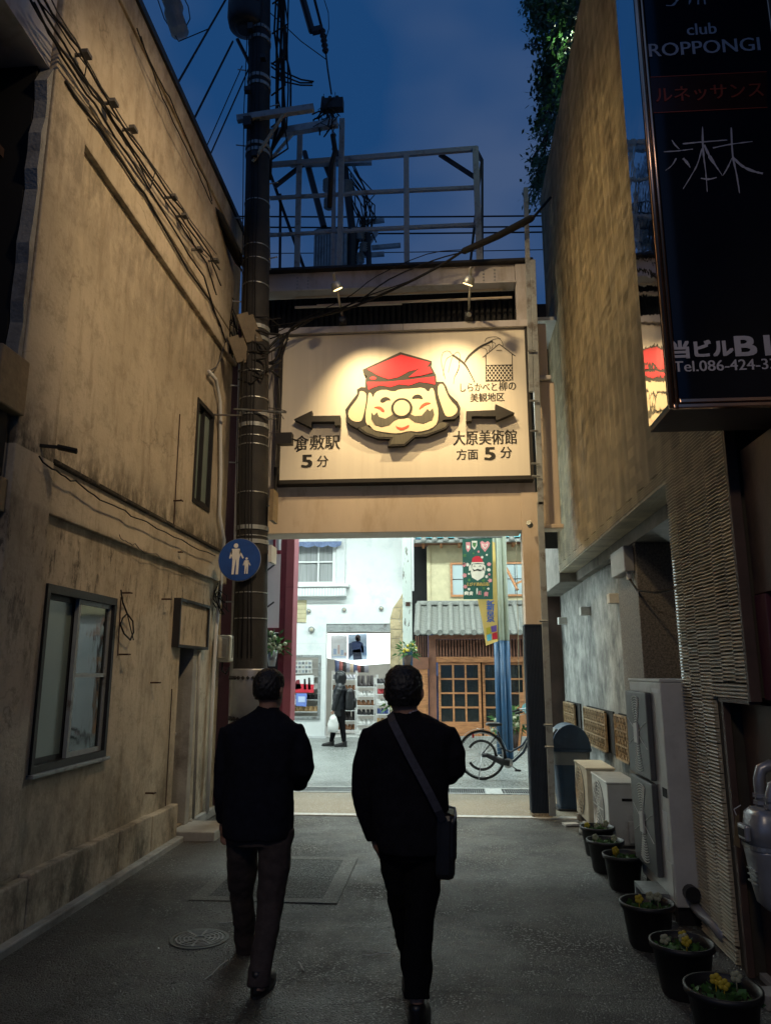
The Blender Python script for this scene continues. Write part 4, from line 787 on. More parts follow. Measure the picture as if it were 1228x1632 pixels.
# thick black sleeved cable swooping from the tiled wall across the beam
hc = thing('sleeved_cable', 'thick black sleeved cable swooping from the tiled wall down to the pole', 'cable', at(850, 345, Y=9.0))
p, q = at(850, 346, Y=8.9), at(735, 402, Y=8.9); MB().tube([p, p.lerp(q, .04), p.lerp(q, .5) + Vector((0, 0, -.02)), p.lerp(q, .97), q], [.03, .048, .046, .043, .02], 10).build('sleeve', 'cable', hc, smooth=True)
MB().tube([Vector((1.63, 9.6, 8.3)), p], .02, 6).build('sleeve', 'cable', hc)
for k, (r_, pts) in enumerate(((.017, [(737, 400), (700, 424), (640, 455), (560, 490), (505, 505), (470, 520), (450, 545), (440, 572), (425, 578), (410, 566), (395, 545)]), (.009, [(737, 402), (690, 415), (620, 445), (570, 480), (500, 508), (470, 525), (430, 540)]),
                        (.006, [(737, 398), (680, 405), (600, 440), (560, 470), (500, 500), (440, 530)]), (.013, [(500, 506), (465, 522), (455, 550), (446, 575), (430, 580), (408, 572)]), (.007, [(700, 424), (660, 445), (590, 470), (540, 492), (480, 512), (430, 520), (405, 530)]))):
    MB().tube([at(x, y, Y=8.85 - .01 * k) for x, y in curve(pts, 3)], r_, 6).build('cable_run', 'cable', hc, smooth=True)
for (x0_, pts) in ((0, [(433, 560), (436, 640), (441, 700), (438, 760), (440, 800)]), (1, [(444, 600), (447, 650), (443, 690), (445, 720)]), (2, [(415, 655), (448, 660), (452, 668)]), (3, [(415, 648), (445, 652), (455, 655)]), (4, [(445, 570), (455, 545), (461, 540)])):
    MB().tube([at(x, y, Y=8.95) for x, y in pts], .006, 5).build('cable_run', 'cable2', hc, smooth=True)
MB().tube([at(440, 745, Y=8.93), at(438, 785, Y=8.93)], [.03, .012], 8).build('cable_end', 'cable', hc)
# ---- pole and transformer standing beyond the gate
fp = thing('far_transformer', 'ribbed grey transformer with bushings on a pole beyond the gate', 'transformer', at(525, 430, Y=12))
x0, x1 = at(500, 400, Y=12).x, at(553, 400, Y=12).x; z0, z1 = at(520, 445, Y=12).z, at(520, 365, Y=12).z
cm = MB().box(x0, x1, 12, 12.5, z0, z1); n_ = 12
for i in range(n_): cm.box(x0 + (x1 - x0) * (i + .15) / n_, x0 + (x1 - x0) * (i + .65) / n_, 11.95, 12.0, z0, z1 - .06)
cm.build('ribbed_tank', 'galv', fp); B(x0 + .03, x1 - .03, 12.05, 12.45, z1, z1 + .05).build('tank_lid', 'dark', fp)
def L3(a, b, r_, m='dark', n='pipe', Y=12.1): return MB().tube([at(*a, Y=Y), at(*b, Y=Y)], r_, 8).build(n, m, fp)
L3((490, 262), (516, 362), .06); L3((518, 262), (530, 292), .05); L3((548, 262), (562, 375), .07); L3((485, 242), (492, 268), .05); L3((532, 236), (540, 250), .05)
L3((562, 365), (560, 432), .10); L3((586, 372), (588, 432), .05)
MB().bar(at(463, 262, Y=12), at(592, 258, Y=12), .09, .09).build('crossarm', 'galv', fp)
for (a, b) in (((572, 356), (612, 351)), ((592, 395), (638, 391)), ((562, 408), (612, 405)), ((565, 418), (600, 370))): MB().bar(at(*a, Y=12.2), at(*b, Y=12.2), .07, .07).build('crossarm', 'galv', fp)
for (x, y, s) in ((524, 296, .12), (553, 300, .13), (524, 325, .10), (574, 375, .10), (580, 395, .09), (573, 412, .09)):
    p = at(x, y, Y=12.1); MB().tube([p + Vector((0, 0, s * (1 - .25 * k))) for k in range(9)], [s if k % 2 else s * .65 for k in range(9)], 10).build('bushing', 'steel', fp)
rr = random.Random(9)
for k in range(16):
    a = at(rr.uniform(548, 570), rr.uniform(262, 300), Y=12.1); b = at(rr.uniform(560, 600), rr.uniform(350, 410), Y=12.1)
    MB().tube([a, a.lerp(b, .3) + Vector((rr.uniform(0, .35), 0, rr.uniform(-.2, .1))), a.lerp(b, .7) + Vector((rr.uniform(0, .3), 0, rr.uniform(-.2, .1))), b], .012, 5).build('jumper_wire', 'cable', fp, smooth=True)
# ================================================================== RIGHT BUILDING
XR = 1.65
rb = thing('tiled_building', 'building clad in ribbed beige tiles along the right of the alley', 'building', (XR, 7, 0))
B(1.672, 2.1, 4.245, 10.62, 3.05, 8.93).build('wall', 'tilejoint', rb); B(1.672, 1.9, 4.245, 5.41, 1.51, 3.05).build('wall', 'tilejoint', rb); B(1.672, 1.9, 4.70, 5.41, -.1, 1.51).build('wall', 'tilejoint', rb)
def tile_mesh(seed):
    rr = random.Random(seed); m = MB(); TW, TH = .196, .0855; pr = []
    for i in range(4):
        zb = TH * i / 4; pr += [(-.003, zb + .001), (.0175 + rr.uniform(-.0008, .001), zb + .0035), (.0145, zb + TH / 4 - .010), (-.002, zb + TH / 4 - .004)]
    k = 0; vs = []
    for y in (0, TW): vs += [(-x, y + (rr.uniform(-.001, .001)), z) for x, z in pr]
    n = len(pr); m.add(vs, [(i, i + 1, i + 1 + n, i + n) for i in range(n - 1)]); m.add([(0.012, 0, 0), (0.012, 0, TH)] + vs[:n][::-1], [tuple(range(n + 2))]); m.add([(0.012, TW, 0), (0.012, TW, TH)] + vs[n:][::-1], [tuple(range(n + 2))])
    return m
TV = [tile_mesh(s) for s in range(6)]
spots = []; rr = random.Random(77); col = 0; y = 4.245
while y < 10.61:
    w_ = min(.198, 10.62 - y)
    zlo = 0.0 if 4.70 <= y + .02 < 5.36 else (1.50 if y < 5.36 else 3.04)
    if y + .02 < 4.70 and y + .198 > 4.72: pass
    z = zlo + (.0 if col % 2 else .0); sh = .0108 * (col % 2) + rr.uniform(-.002, .002)
    while z < 8.93:
        spots.append((y, z + sh if z > zlo + .05 else z, rr.uniform(-.0012, .0012))); z += .0865
    y += .199; col += 1
spots.sort(key=lambda s: (1.65 ** 2 + s[0] ** 2 + (s[1] - 1.65) ** 2))
rest = MB()
protos = []
for k, m in enumerate(TV):
    me = bpy.data.meshes.new('tile'); me.from_pydata([tuple(v) for v in m.v], [], m.f); bm = bmesh.new(); bm.from_mesh(me); bmesh.ops.recalc_face_normals(bm, faces=bm.faces); bm.to_mesh(me); bm.free(); me.materials.append(M['tile']); protos.append(me)
for i, (y, z, dx) in enumerate(spots):
    k = rr.randrange(6)
    if i < 300:
        o = bpy.data.objects.new('tile', protos[k]); COL.objects.link(o); o.parent = rb; o.location = Vector((XR + .012 + dx, y, z)) - Vector((XR, 7, 0))
    else: rest.add([v + Vector((XR + .012 + dx, y, z)) for v in TV[k].v], TV[k].f)
stuff(rest.build('tile_field', 'tile', rb))
un = MB()
for i in range(27):
    y = 5.43 + i * .1925
    for r_ in range(8): un.box(XR + .012 + r_ * .027, XR + .034 + r_ * .027, y + rr.uniform(0, .004), y + .188, 3.018 + rr.uniform(0, .003), 3.05)
stuff(un.build('soffit_tiles', 'tile', rb))
B(1.668, 1.93, 5.412, 5.43, 0, 3.02).build('reveal', 'brown', rb)
B(1.625, 1.685, 4.205, 4.243, 1.49, 8.9).build('edge_trim', 'brown', rb, bevel=.003); B(1.64, 1.68, 4.66, 4.698, 0, 1.49).build('edge_trim', 'brown', rb, bevel=.003); B(1.63, 1.69, 4.243, 4.70, 1.475, 1.498).build('edge_trim', 'brown', rb)
B(1.67, 2.1, 6.8, 10.7, 8.935, 9.0).build('coping', 'brown', rb)
B(1.655, 2.1, 10.625, 12.75, 2.905, 6.5).build('end_wall', 'beam', rb)
B(1.885, 2.6, 5.43, 10.62, 2.90, 3.045).build('soffit_beam', 'beam', rb); B(1.655, 2.6, 10.62, 12.75, 2.89, 2.904).build('soffit_beam', 'beam', rb)
B(1.975, 2.2, 8.22, 12.75, -.1, 2.898).build('recess_wall', 'grey', rb)
B(1.90, 2.25, 7.40, 8.22, -.1, 2.898).build('granite_pier', 'granite', rb, bevel=.006)
B(2.9, 3.0, 4.7, 7.6, -.1, 3.05).build('dark_recess', 'void', rb); B(1.93, 3.0, 5.3, 5.42, -.1, 3.0).build('dark_recess', 'void', rb)
B(1.68, 1.98, 12.75, 12.95, -.1, 2.90).build('end_pier', 'brown', rb)
for k, y in enumerate((12.15, 10.18, 8.42)):
    tag(B(1.845, 1.974, y, y + .13, 2.39, 2.50).build('wall_lamp', 'acg', bevel=.004, loc=(1.975, y + .06, 2.39)), ['unlit box wall lamp farthest down the grey recess wall', 'unlit box wall lamp midway along the grey recess wall', 'unlit box wall lamp against the granite pier'][k], 'wall lamp', 'box lamps on the grey recess wall')
eb = thing('cable_box', 'grey service box mounted high on the granite pier', 'service box', at(1003, 898, X=1.87)); B(1.80, 1.899, 7.46, 8.05, 2.62, 2.88).build('case', 'meter', eb, bevel=.008); MB().cyl((1.86, 7.55, 2.62), (1.86, 7.55, 2.55), .025).build('gland', 'white', eb)
MB().tube([(1.86, 7.55, 2.56), (1.88, 7.35, 2.42), (1.95, 7.0, 2.36), (2.3, 6.4, 2.40)], .012, 6).build('lead', 'cable', eb, smooth=True)
tb = thing('switch_box', 'small beige switch box on the dark pier behind the gate post', 'switch box', (1.6, 12.7, 2.0)); B(1.50, 1.74, 12.66, 12.748, 1.95, 2.42).build('case', 'ivory', tb, bevel=.01); B(1.53, 1.70, 12.645, 12.66, 2.0, 2.38).build('lid', 'ivory', tb)
# bronze lattice grilles over the recess-wall openings
for k, (y0_, y1_) in enumerate(((11.5, 12.5), (9.35, 10.75), (8.25, 8.85))):
    vg = thing('vent_grille', ['bronze lattice grille farthest down the grey recess wall, behind the bin', 'bronze lattice grille in the middle of the grey recess wall', 'bronze lattice grille nearest the tall air conditioner'][k], 'grille', (1.97, y0_, .72), 'bronze lattice grilles on the recess wall')
    B(1.955, 1.974, y0_ - .22, y1_, .70, 1.19).build('opening', 'void', vg); f = MB(); z0_, z1_ = .70, 1.18
    for q in ((y0_, y1_, z0_, z0_ + .02), (y0_, y1_, z1_ - .02, z1_), (y0_, y0_ + .02, z0_, z1_), (y1_ - .02, y1_, z0_, z1_), (y0_, y1_, z0_ + .15, z0_ + .165), (y0_, y1_, z0_ + .31, z0_ + .325)): f.box(1.90, 1.925, *q)
    B(1.93, 1.935, y0_ + .02, y1_ - .02, z0_, z1_).build('backing', 'void', vg); f.build('frame', 'brass', vg); f = MB(); ny = int((y1_ - y0_) / .075)
    for i in range(ny):
        for j in range(6):
            cy, cz = y0_ + .04 + i * .075, z0_ + .05 + j * .077
            for s in (1, -1): f.bar((1.912 + .003 * s, cy - .035, cz - .035 * s), (1.912 + .003 * s, cy + .035, cz + .035 * s), .010, .006, (1, 0, 0))
            if (i + j) % 2: f.obox((1.908, cy, cz), (.01, .035, .035), (R(45), 0, 0))
    stuff(f.build('lattice', 'brass', vg))
# near part of the facade, right edge of the frame
nf = thing('brown_facade', 'brown panelled facade at the right edge beyond the tiled wall', 'building', (1.75, 3.4, 0))
B(1.70, 2.0, 1.5, 4.203, 2.06, 2.88).build('fascia', 'brown', nf, bevel=.004); B(1.96, 2.2, 1.5, 4.203, 2.885, 9).build('upper_panel', 'brown', nf)
MB().box(1.695, 1.78, 4.06, 4.20, 1.50, 2.055).build('chipped_pier', 'maroon', nf, bevel=.004)
B(1.80, 2.1, 1.5, 4.70, -.1, 2.055).build('back_wall', 'dark', nf); B(1.74, 1.80, 4.1, 4.66, .0, 1.47).build('dark_panel', 'brown', nf, bevel=.004)
B(1.72, 1.80, 3.3, 4.0, 1.58, 2.0).build('shutter', 'meter', nf, bevel=.006); B(1.71, 1.80, 3.3, 3.9, 1.05, 1.52).build('shutter', 'acg', nf, bevel=.006)
B(1.70, 2.1, 1.5, 4.66, -.02, .03).build('kerb', 'concrete', nf)
for x, y in ((1.66, 4.32), (1.64, 4.05)): tag(MB().obox((x, y, .035), (.20, .12, .07), (0, 0, R(12 * (1 if y > 4.2 else -1)))).build('loose_brick', 'concrete', bevel=.006, loc=(x, y, 0)), {4.32: 'loose grey block on the ground below the tiled pier', 4.05: 'loose grey block behind the nearest flower pot'}[y], 'block')
# ---- big unlit nightclub sign
bs = thing('nightclub_sign', 'tall black unlit bar sign with copper trim jutting from the right wall', 'sign', (1.45, 3.8, 2.93))
X0, X1, YF, YB, ZB, ZT = 1.14, 1.90, 3.60, 3.98, 2.93, 6.6
B(X0 + .012, X1, YF + .012, YB - .004, ZB + .012, ZT).build('case', 'dark', bs)
B(X0 + .002, X0 + .012, YF + .03, YB - .01, ZB + .03, ZT).build('mirror_side', 'chrome', bs)
B(X0 + .052, X1 - .045, YF - .002, YF + .012, ZB + .052, ZT).build('face_panel', 'signblk', bs)
for xt, rt2 in ((X0 + .010, .013), (X0 + .037, .010)): MB().tube([(xt, YF - .004, ZB), (xt, YF - .004, ZT)], rt2, 20).build('trim', 'copper', bs, smooth=True)
for q in ((X1 - .044, X1, YF - .010, YF + .012, ZB + .03, ZT), (X0 + .02, X1, YF - .012, YF + .02, ZB, ZB + .022), (X0 + .052, X1 - .045, YF - .008, YF + .012, ZB + .028, ZB + .05)): MB().box(*q).build('trim', 'copper', bs, bevel=.004)
B(X0 + .01, X1, YF + .02, YB, ZB + .002, ZB + .012).build('underside', 'brown', bs)
SPY = YF - .0045
for a_ in (('club', 1117, 46, 47, 18, SPY, .02), ('ROPPONGI', 1121, 75, 177, 21, SPY, .02), ('当ビル', 1118, 556, 96, 27, SPY, .05, .035), ('B1', 1198, 551, 54, 30, SPY, .05, .04), ('Tel.086-424-33', 1154, 582, 164, 17, SPY, .02)): word(bs, 'print', *a_)
ob = MB().poly([at(x, y, Y=SPY + .0015) for x, y in ((1031, 123), (1221, 114), (1221, 171), (1034, 180))]).build('orange_band', 'orange', bs)
for q in ([(1031, 123), (1221, 114)], [(1034, 180), (1222, 171)]): stroke(MB(), q, 1.6, SPY).build('orange_rule', 'orange2', bs)
word(bs, 'orange2', 'ルネッサンス', 1129, 147, 172, 24, SPY - .001, .015)
def c4(pts): return [(820 + x / 2.914, y / 2.914) for x, y in pts]
for si, (pts, ws) in enumerate((([(728, 650), (742, 672), (762, 692)], [2, 5, 3]), ([(690, 705), (760, 700), (826, 692)], [3, 2.6, 3]), ([(748, 735), (728, 768), (698, 792)], [4, 2.5, 1]), ([(780, 735), (798, 755), (813, 778)], [5, 6, 2]),
                ([(778, 668), (860, 660), (985, 650)], [4, 3.4, 2]), ([(870, 588), (873, 700), (885, 800), (892, 892)], [2, 5, 3, 1.5]), ([(868, 690), (845, 765), (815, 820), (780, 877)], [3, 2.6, 2.6, 2]), ([(877, 672), (905, 730), (935, 775), (962, 815)], [4, 7, 4, 1.5]), ([(862, 828), (900, 832), (935, 824)], [4, 5, 3]),
                ([(918, 687), (1000, 670), (1102, 657)], [4, 3.4, 2]), ([(1003, 592), (1010, 720), (1028, 810), (1042, 897)], [2.5, 5, 3, 2]), ([(1006, 735), (988, 775), (965, 815)], [3, 3, 1.5]), ([(1010, 728), (1050, 768), (1100, 793), (1150, 806)], [4, 6, 6, 4]),
                ([(700, 25), (735, 22), (765, -20)], [2, 5, 6]), ([(808, 20), (818, -20)], [4, 5]), ([(850, 20), (850, -20)], [5, 5]), ([(882, 20), (876, -20)], [4, 5]), ([(915, -20), (940, 10), (1000, 20)], [5, 4, 2]))):
    if si in (0, 4, 9, 12): lt = MB()
    q = c4(pts); qq = curve(q, 6); n_ = len(qq); w2 = [ws[min(int(i / 6), len(ws) - 2)] * (1 - (i % 6) / 6) + ws[min(int(i / 6) + 1, len(ws) - 1)] * ((i % 6) / 6) if i < n_ - 1 else ws[-1] for i in range(n_)]
    stroke(lt, qq, [w * random.uniform(.42, .92) for w in w2], SPY - .0003 * random.random())
    if si in (3, 8, 11, 16): lt.build('brush_character', 'print', bs)
sl = thing('added_lamp', 'added curved-arm lamp for warm fill, unseen behind the viewer', 'lamp', (-2.4, -1.8, 0))  # post lamp added as the body of the unseen warm fill
MB().tube([(-2.4, -1.8, 0), (-2.4, -1.8, 5.0), (-2.2, -1.8, 5.5), (-1.1, -1.8, 5.72)], .045, 10).build('post', 'galv', sl, smooth=True); MB().rings([(-.9, -1.8, 5.63, .27, .27), (-.9, -1.8, 5.76, .1, .1)], 16).build('lamp_head', 'dark', sl)
# lamp bodies added for the unseen wall lights above the frame
for (x, y, z, l_) in ((1.62, 3.2, 8.45, 'added amber lamp high on the brown facade, unseen above the frame'), (-2.67, 4.4, 8.65, 'added amber lamp high on the left facade, unseen above the frame')):
    s = 1 if x > 0 else -1; wlp = thing('added_lamp', l_, 'lamp', (x, y, z)); MB().tube([(x + .06 * s, y, z), (x - .42 * s, y, z + .12)], .02, 8).build('arm', 'galv', wlp)
    MB().rings([(x - .42 * s, y, z - .02, .19, .19), (x - .42 * s, y, z + .12, .05, .05)], 16).build('shade', 'dark', wlp)
# ================================================================== THE ARCADE STREET BEYOND
# crimson column and the pale shopfront at the far left
rc = thing('crimson_column', 'two-tone crimson arcade column seen left through the gate', 'column', (-2.47, 11.7, 0))
B(-2.57, -2.47, 11.58, 11.9, 0, 6.4).build('column', 'crimson', rc); B(-2.468, -2.345, 11.54, 11.9, .9, 6.4).build('cover', flat('rose_paint', (.32, .085, .11)), rc, bevel=.005)
for z in (2.95, 1.9): B(-2.472, -2.343, 11.535, 11.6, z, z + .006).build('seam', 'crimson', rc)
ls = thing('pale_shopfront', 'pale panelled shopfront with crimson window bars at far left', 'building', (-3.2, 12.4, 0))
B(-5.0, -2.66, 12.3, 12.5, 2.35, 6.2).build('upper_wall', 'facade', ls); B(-5.0, -2.6, 12.28, 12.32, 2.28, 2.36).build('band', 'crimson', ls); B(-5.0, -2.66, 12.4, 12.6, 0, 2.28).build('lower_wall', 'dark', ls)
B(-3.4, -2.76, 12.27, 12.30, 3.66, 4.4).build('pane', 'glassp', ls); B(-3.4, -2.72, 12.24, 12.29, 3.60, 3.66).build('window_bar', 'crimson', ls)
for x in (-2.86, -3.05, -3.24): B(x, x + .04, 12.24, 12.27, 3.66, 4.4).build('window_bar', 'crimson', ls)
for z in (3.35, 2.72): MB().bar((-2.95, 12.2, z - .05), (-2.78, 12.1, z + .05), .02, .02).build('stay', 'dark', ls)
# ---- white shoe shop
YS = 19.3
ws_ = thing('shoe_shop', 'white rendered shoe shop with a bright open front across the street', 'building', (-2.4, YS, 0))
WN = (-4.4, -2.78, 3.93, 5.0)
fw = MB()
def ygrid(mb, y0, y1, xs, zs, holes):
    for i in range(len(xs) - 1):
        for j in range(len(zs) - 1):
            cx, cz = (xs[i] + xs[i + 1]) / 2, (zs[j] + zs[j + 1]) / 2
            if not any(h[0] < cx < h[1] and h[2] < cz < h[3] for h in holes): mb.box(xs[i], xs[i + 1], y0, y1, zs[j], zs[j + 1])
    return mb
ygrid(fw, YS, YS + .2, [-6, -4.4, -4.1, -3.15, -3.03, -2.78, -1.37, -.80], [0, .5, 2.05, 2.86, 3.93, 5.0, 6.6], [WN, (-4.1, -3.15, .5, 2.05), (-3.03, -1.37, 0, 2.86)]).build('wall', 'facade', ws_)
B(-3.03, -1.37, YS + .03, YS + .18, 2.66, 2.86).build('shutter_box', 'galv', ws_)
for z in (2.35, 1.72): B(-4.1, -3.05, YS - .003, YS, z, z + .008).build('joint', 'trim', ws_)
B(-4.1, -3.0, YS - .03, YS, 0, .06).build('skirting', 'trim', ws_)
# window with glazing bars, curtain, pelmet and sill
wdw = B(-4.4, -2.78, YS + .12, YS + .14, 3.93, 5.0).build('window', 'curtain', ws_)
for x0_ in (-3.86, -3.30): B(x0_, x0_ + .035, YS + .06, YS + .10, 3.93, 5.0).build('glazing_bar', 'white', wdw)
B(-4.4, -2.78, YS + .055, YS + .10, 4.48, 4.52).build('glazing_bar', 'white', wdw); B(-2.90, -2.78, YS + .05, YS + .11, 3.93, 5.0).build('window_frame', 'white', wdw); B(-4.4, -2.9, YS + .05, YS + .11, 3.93, 3.97).build('window_frame', 'white', wdw)
B(-2.78, -2.55, YS - .05, YS, 3.85, 5.3).build('pilaster', 'trim', ws_, bevel=.01)
B(-4.5, -2.42, YS - .28, YS, 3.80, 3.87).build('sill', 'white', ws_, bevel=.01); B(-4.5, -2.50, YS - .22, YS, 3.56, 3.79).build('apron', 'trim', ws_)
for i in range(26): B(-4.45 + i * .075, -4.45 + i * .075 + .03, YS - .235, YS - .22, 3.58, 3.77).build('flute', 'white', ws_)
am = MB(); N_ = 30
for i in range(N_):
    x = -4.4 + i * 1.75 / N_; x2 = x + 1.75 / N_; zl = 4.90 - .05 * abs(math.sin(i * math.pi / 6)); zl2 = 4.90 - .05 * abs(math.sin((i + 1) * math.pi / 6))
    am.add([(x, YS - .06, 5.03), (x2, YS - .06, 5.03), (x2, YS - .20, zl2), (x, YS - .20, zl)], [(0, 1, 2, 3)])
am.build('awning', 'awn', ws_)
for (x, z) in ((-2.57, 3.22), (-1.60, 3.25), (-3.50, 3.19), (-3.42, 2.71)):
    r_ = .06 if z > 3 else .085; MB().cyl((x, YS - .04, z), (x, YS, z), r_, n=16).build('spot_base', 'galv', ws_); MB().ball((x + .01, YS - .06, z), r_ * .6).build('spot_head', 'acw', ws_, smooth=True)
B(-4.2, -3.56, YS - .03, YS, 2.90, 3.48).build('notice_board', 'juraku', ws_, bevel=.006)
for k in range(4): B(-4.2, -3.57, YS - .034, YS - .03, 3.0 + k * .12, 3.006 + k * .12).build('board_seam', 'tanb', ws_)
# flagstone facing at the shop's right corner: irregular stones with open joints
rr = random.Random(31); rows = [0, .24, .50, .70, .98, 1.22, 1.5, 1.72, 2.0, 2.24, 2.5, 2.74, 3.0, 3.25, 3.5, 3.72]
jit = {}
def jp(i, j): 
    if (i, j) not in jit: jit[(i, j)] = (rr.uniform(-.07, .07), rr.uniform(-.07, .07))
    return jit[(i, j)]
for j in range(len(rows) - 1):
    lf = lambda z: -1.37 if z < 2.85 else (-1.40 + .03 * math.sin(9 * z) if z < 3.05 else -1.40 + (z - 3.05) * .62 + .02 * math.sin(11 * z))
    for i in range(2):
        X_ = lambda k, z: lf(z) + (-.80 - lf(z)) * k / 2
        P_ = []
        for (ii, jj, x, z) in ((i, j, X_(i, rows[j]), rows[j]), (i + 1, j, X_(i + 1, rows[j]), rows[j]), (i + 1, j + 1, X_(i + 1, rows[j + 1]), rows[j + 1]), (i, j + 1, X_(i, rows[j + 1]), rows[j + 1])):
            d = jp(ii, jj) if 0 < ii < 2 else (0, jp(ii, jj)[1]); P_.append(Vector((x + d[0], YS - .03 - rr.uniform(0, .012), z + d[1])))
        c_ = sum(P_, Vector()) / 4; P_ = [c_ + (p - c_) * .955 for p in P_]; y_ = P_[0].y
        MB().poly([(p.x, y_, p.z) for p in P_], (0, .05, 0)).build('stone', 'stone', ws_)
B(-1.37, -.80, YS - .015, YS, 0, 2.9).build('stone_bedding', 'concrete', ws_)
# interior shell
B(-5, -.8, 23.2, 23.3, 0, 3).build('back_wall', 'inner', ws_); B(-5, -.8, YS + .2, 23.2, -.02, .02).build('shop_floor', 'line', ws_); B(-5, -.8, YS + .2, 23.2, 2.9, 3.0).build('shop_ceiling', 'inner', ws_)
B(-.86, -.8, YS + .2, 23.2, .02, 2.9).build('side_wall', 'inner', ws_); B(-5, -4.9, YS + .2, 23.2, .02, 2.9).build('side_wall', 'inner', ws_)
pn = thing('backlit_panel', 'glowing white backlit panel with two fashion posters over the shop entrance', 'light panel', (-2.2, 19.9, 1.95))
MB().poly([(-3.2, 19.9, 2.02), (-2.55, 19.9, 1.88), (-2.2, 19.9, 1.80), (-1.38, 19.9, 1.86), (-1.38, 19.9, 2.64), (-3.2, 19.9, 2.64)], (0, .08, 0)).build('light_box', 'lampw', pn)
def pg(px, mat, Y, parent, name='print', d=.003): return MB().poly([at(x, y, Y=Y) for x, y in px], (0, d, 0)).build(name, mat, parent)
po2 = thing('fashion_poster', 'dark blue fashion poster of a seated figure on the lit panel', 'poster', at(570, 1030, Y=19.89))
pg([(555, 1011), (584, 1010), (585, 1051), (555, 1052)], flat('pale_blue_print', (.42, .52, .66)), 19.893, po2, 'sheet')
for (px, c) in (([(566, 1014), (570, 1011), (574, 1014), (574, 1021), (570, 1023), (566, 1020)], (.06, .04, .04)), ([(560, 1023), (570, 1021), (578, 1025), (580, 1040), (562, 1040)], (.03, .05, .14)), ([(562, 1036), (574, 1034), (577, 1051), (563, 1052)], (.025, .03, .06)), ([(555, 1026), (560, 1024), (563, 1042), (555, 1051)], (.05, .07, .13)), ([(567, 1016), (571, 1016), (571, 1021), (567, 1020)], (.55, .38, .3)), ([(575, 1028), (583, 1030), (584, 1044), (577, 1044)], (.2, .3, .5))):
    pg(px, flat('print_%d_%d' % px[0], c), 19.888, po2)
po3 = thing('fashion_poster', 'faded pale sketch poster left of the dark one on the lit panel', 'poster', at(540, 1035, Y=19.89))
pg([(527, 1012), (553, 1012), (553, 1051), (527, 1051)], flat('faded_print', (.80, .80, .82)), 19.893, po3, 'sheet')
for i, (x, y, w, h) in enumerate(((531, 1034, 5, 9), (538, 1028, 3, 14), (543, 1036, 4, 8), (548, 1040, 4, 5), (529, 1046, 22, 2))): pg([(x, y), (x + w, y), (x + w, y + h), (x, y + h)], flat('sketch_%d' % (i % 2), ((.42, .5, .68), (.66, .48, .46))[i % 2]), 19.888, po3)
# display case
dc = thing('display_case', 'framed glass display case with shoes and posters left of the entrance', 'display case', (-3.6, YS, .48))
for q in ((-4.1, -3.15, .46, .53), (-4.1, -3.15, 2.0, 2.07), (-3.22, -3.15, .53, 2.0)): B(q[0], q[1], YS - .04, YS + .05, q[2], q[3]).build('frame', 'galv', dc, bevel=.008)
B(-4.1, -3.15, YS + .55, YS + .58, .5, 2.05).build('case_back', 'inner', dc); B(-4.1, -3.15, YS + .2, YS + .55, 2.05, 2.08).build('case_top', 'lampw', dc)
for z in (.62, .92, 1.20, 1.5): B(-4.1, -3.2, YS + .2, YS + .54, z, z + .02).build('shelf', 'shelf', dc)
def shoe_mesh(m, high=0):
    s = MB(); s.rings([(0, 0, 0, .125, .045), (0, 0, .02, .13, .047), (-.015, 0, .05, .10, .042), (-.05, 0, .08, .062, .036), (-.06, 0, .10 + high, .05, .034)], 10)
    me = bpy.data.meshes.new('shoe'); me.from_pydata([tuple(v) for v in s.v], [], s.f); bm = bmesh.new(); bm.from_mesh(me); bmesh.ops.recalc_face_normals(bm, faces=bm.faces); bm.to_mesh(me); bm.free()
    me.materials.append(flat(*m)); me.polygons.foreach_set('use_smooth', [True] * len(me.polygons)); return me
SH = {'black': shoe_mesh(('black_shoe', (.02, .02, .022))), 'brown': shoe_mesh(('brown_shoe', (.16, .07, .03))), 'white': shoe_mesh(('white_shoe', (.68, .68, .66))), 'grey': shoe_mesh(('grey_shoe', (.22, .23, .25))), 'boot': shoe_mesh(('black_boot', (.025, .02, .02)), .12), 'tan': shoe_mesh(('tan_shoe', (.42, .27, .13))), 'blue': shoe_mesh(('blue_shoe', (.05, .08, .22))), 'red': shoe_mesh(('red_shoe', (.40, .04, .05)))}
ORD = ['first', 'second', 'third', 'fourth', 'fifth', 'sixth', 'seventh', 'eighth', 'ninth']
def shoe(kind, x, y, z, rz, lab, grp):
    o = bpy.data.objects.new('shoe', SH[kind]); COL.objects.link(o); o.location = (x, y, z); o.rotation_euler = (0, 0, rz); o.scale = (1.15, 1.1, 1.3); tag(o, lab, 'shoe', grp)
rr = random.Random(14)
for z, ks, l_ in ((.64, 'tan', 'on the bottom shelf of the glass display case'), (.94, 'black', 'on the second shelf of the glass display case'), (1.22, 'white', 'on the third shelf of the glass display case')):
    for i in range(6): shoe(ks, -3.88 + i * .12, YS + .36 + rr.uniform(-.03, .03), z, R(50 + rr.uniform(-20, 20)), ORD[i] + ' ' + ks + ' shoe from the left ' + l_, 'shoes in the display case')
def flatpic(name, lab, px, mat, Y, bits=()):
    t = thing(name, lab, 'poster', at(*px[0], Y=Y)); pg(px, mat, Y, t, 'sheet')
    for p_, m_ in bits: pg(p_, m_, Y - .004, t)
flatpic('poster', 'red and white bottle poster across the display case glass', [(463, 1077), (500, 1076), (500, 1104), (463, 1104)], 'white', YS + .01, (([(463, 1089), (500, 1091), (500, 1104), (463, 1104)], flat('poster_red', (.55, .02, .04))), ([(484, 1082), (487, 1082), (488, 1099), (484, 1099)], 'ink'), ([(491, 1080), (494, 1080), (495, 1099), (491, 1099)], 'ink'), ([(472, 1084), (477, 1083), (480, 1098), (466, 1099)], flat('poster_dark_red', (.20, .02, .03)))))
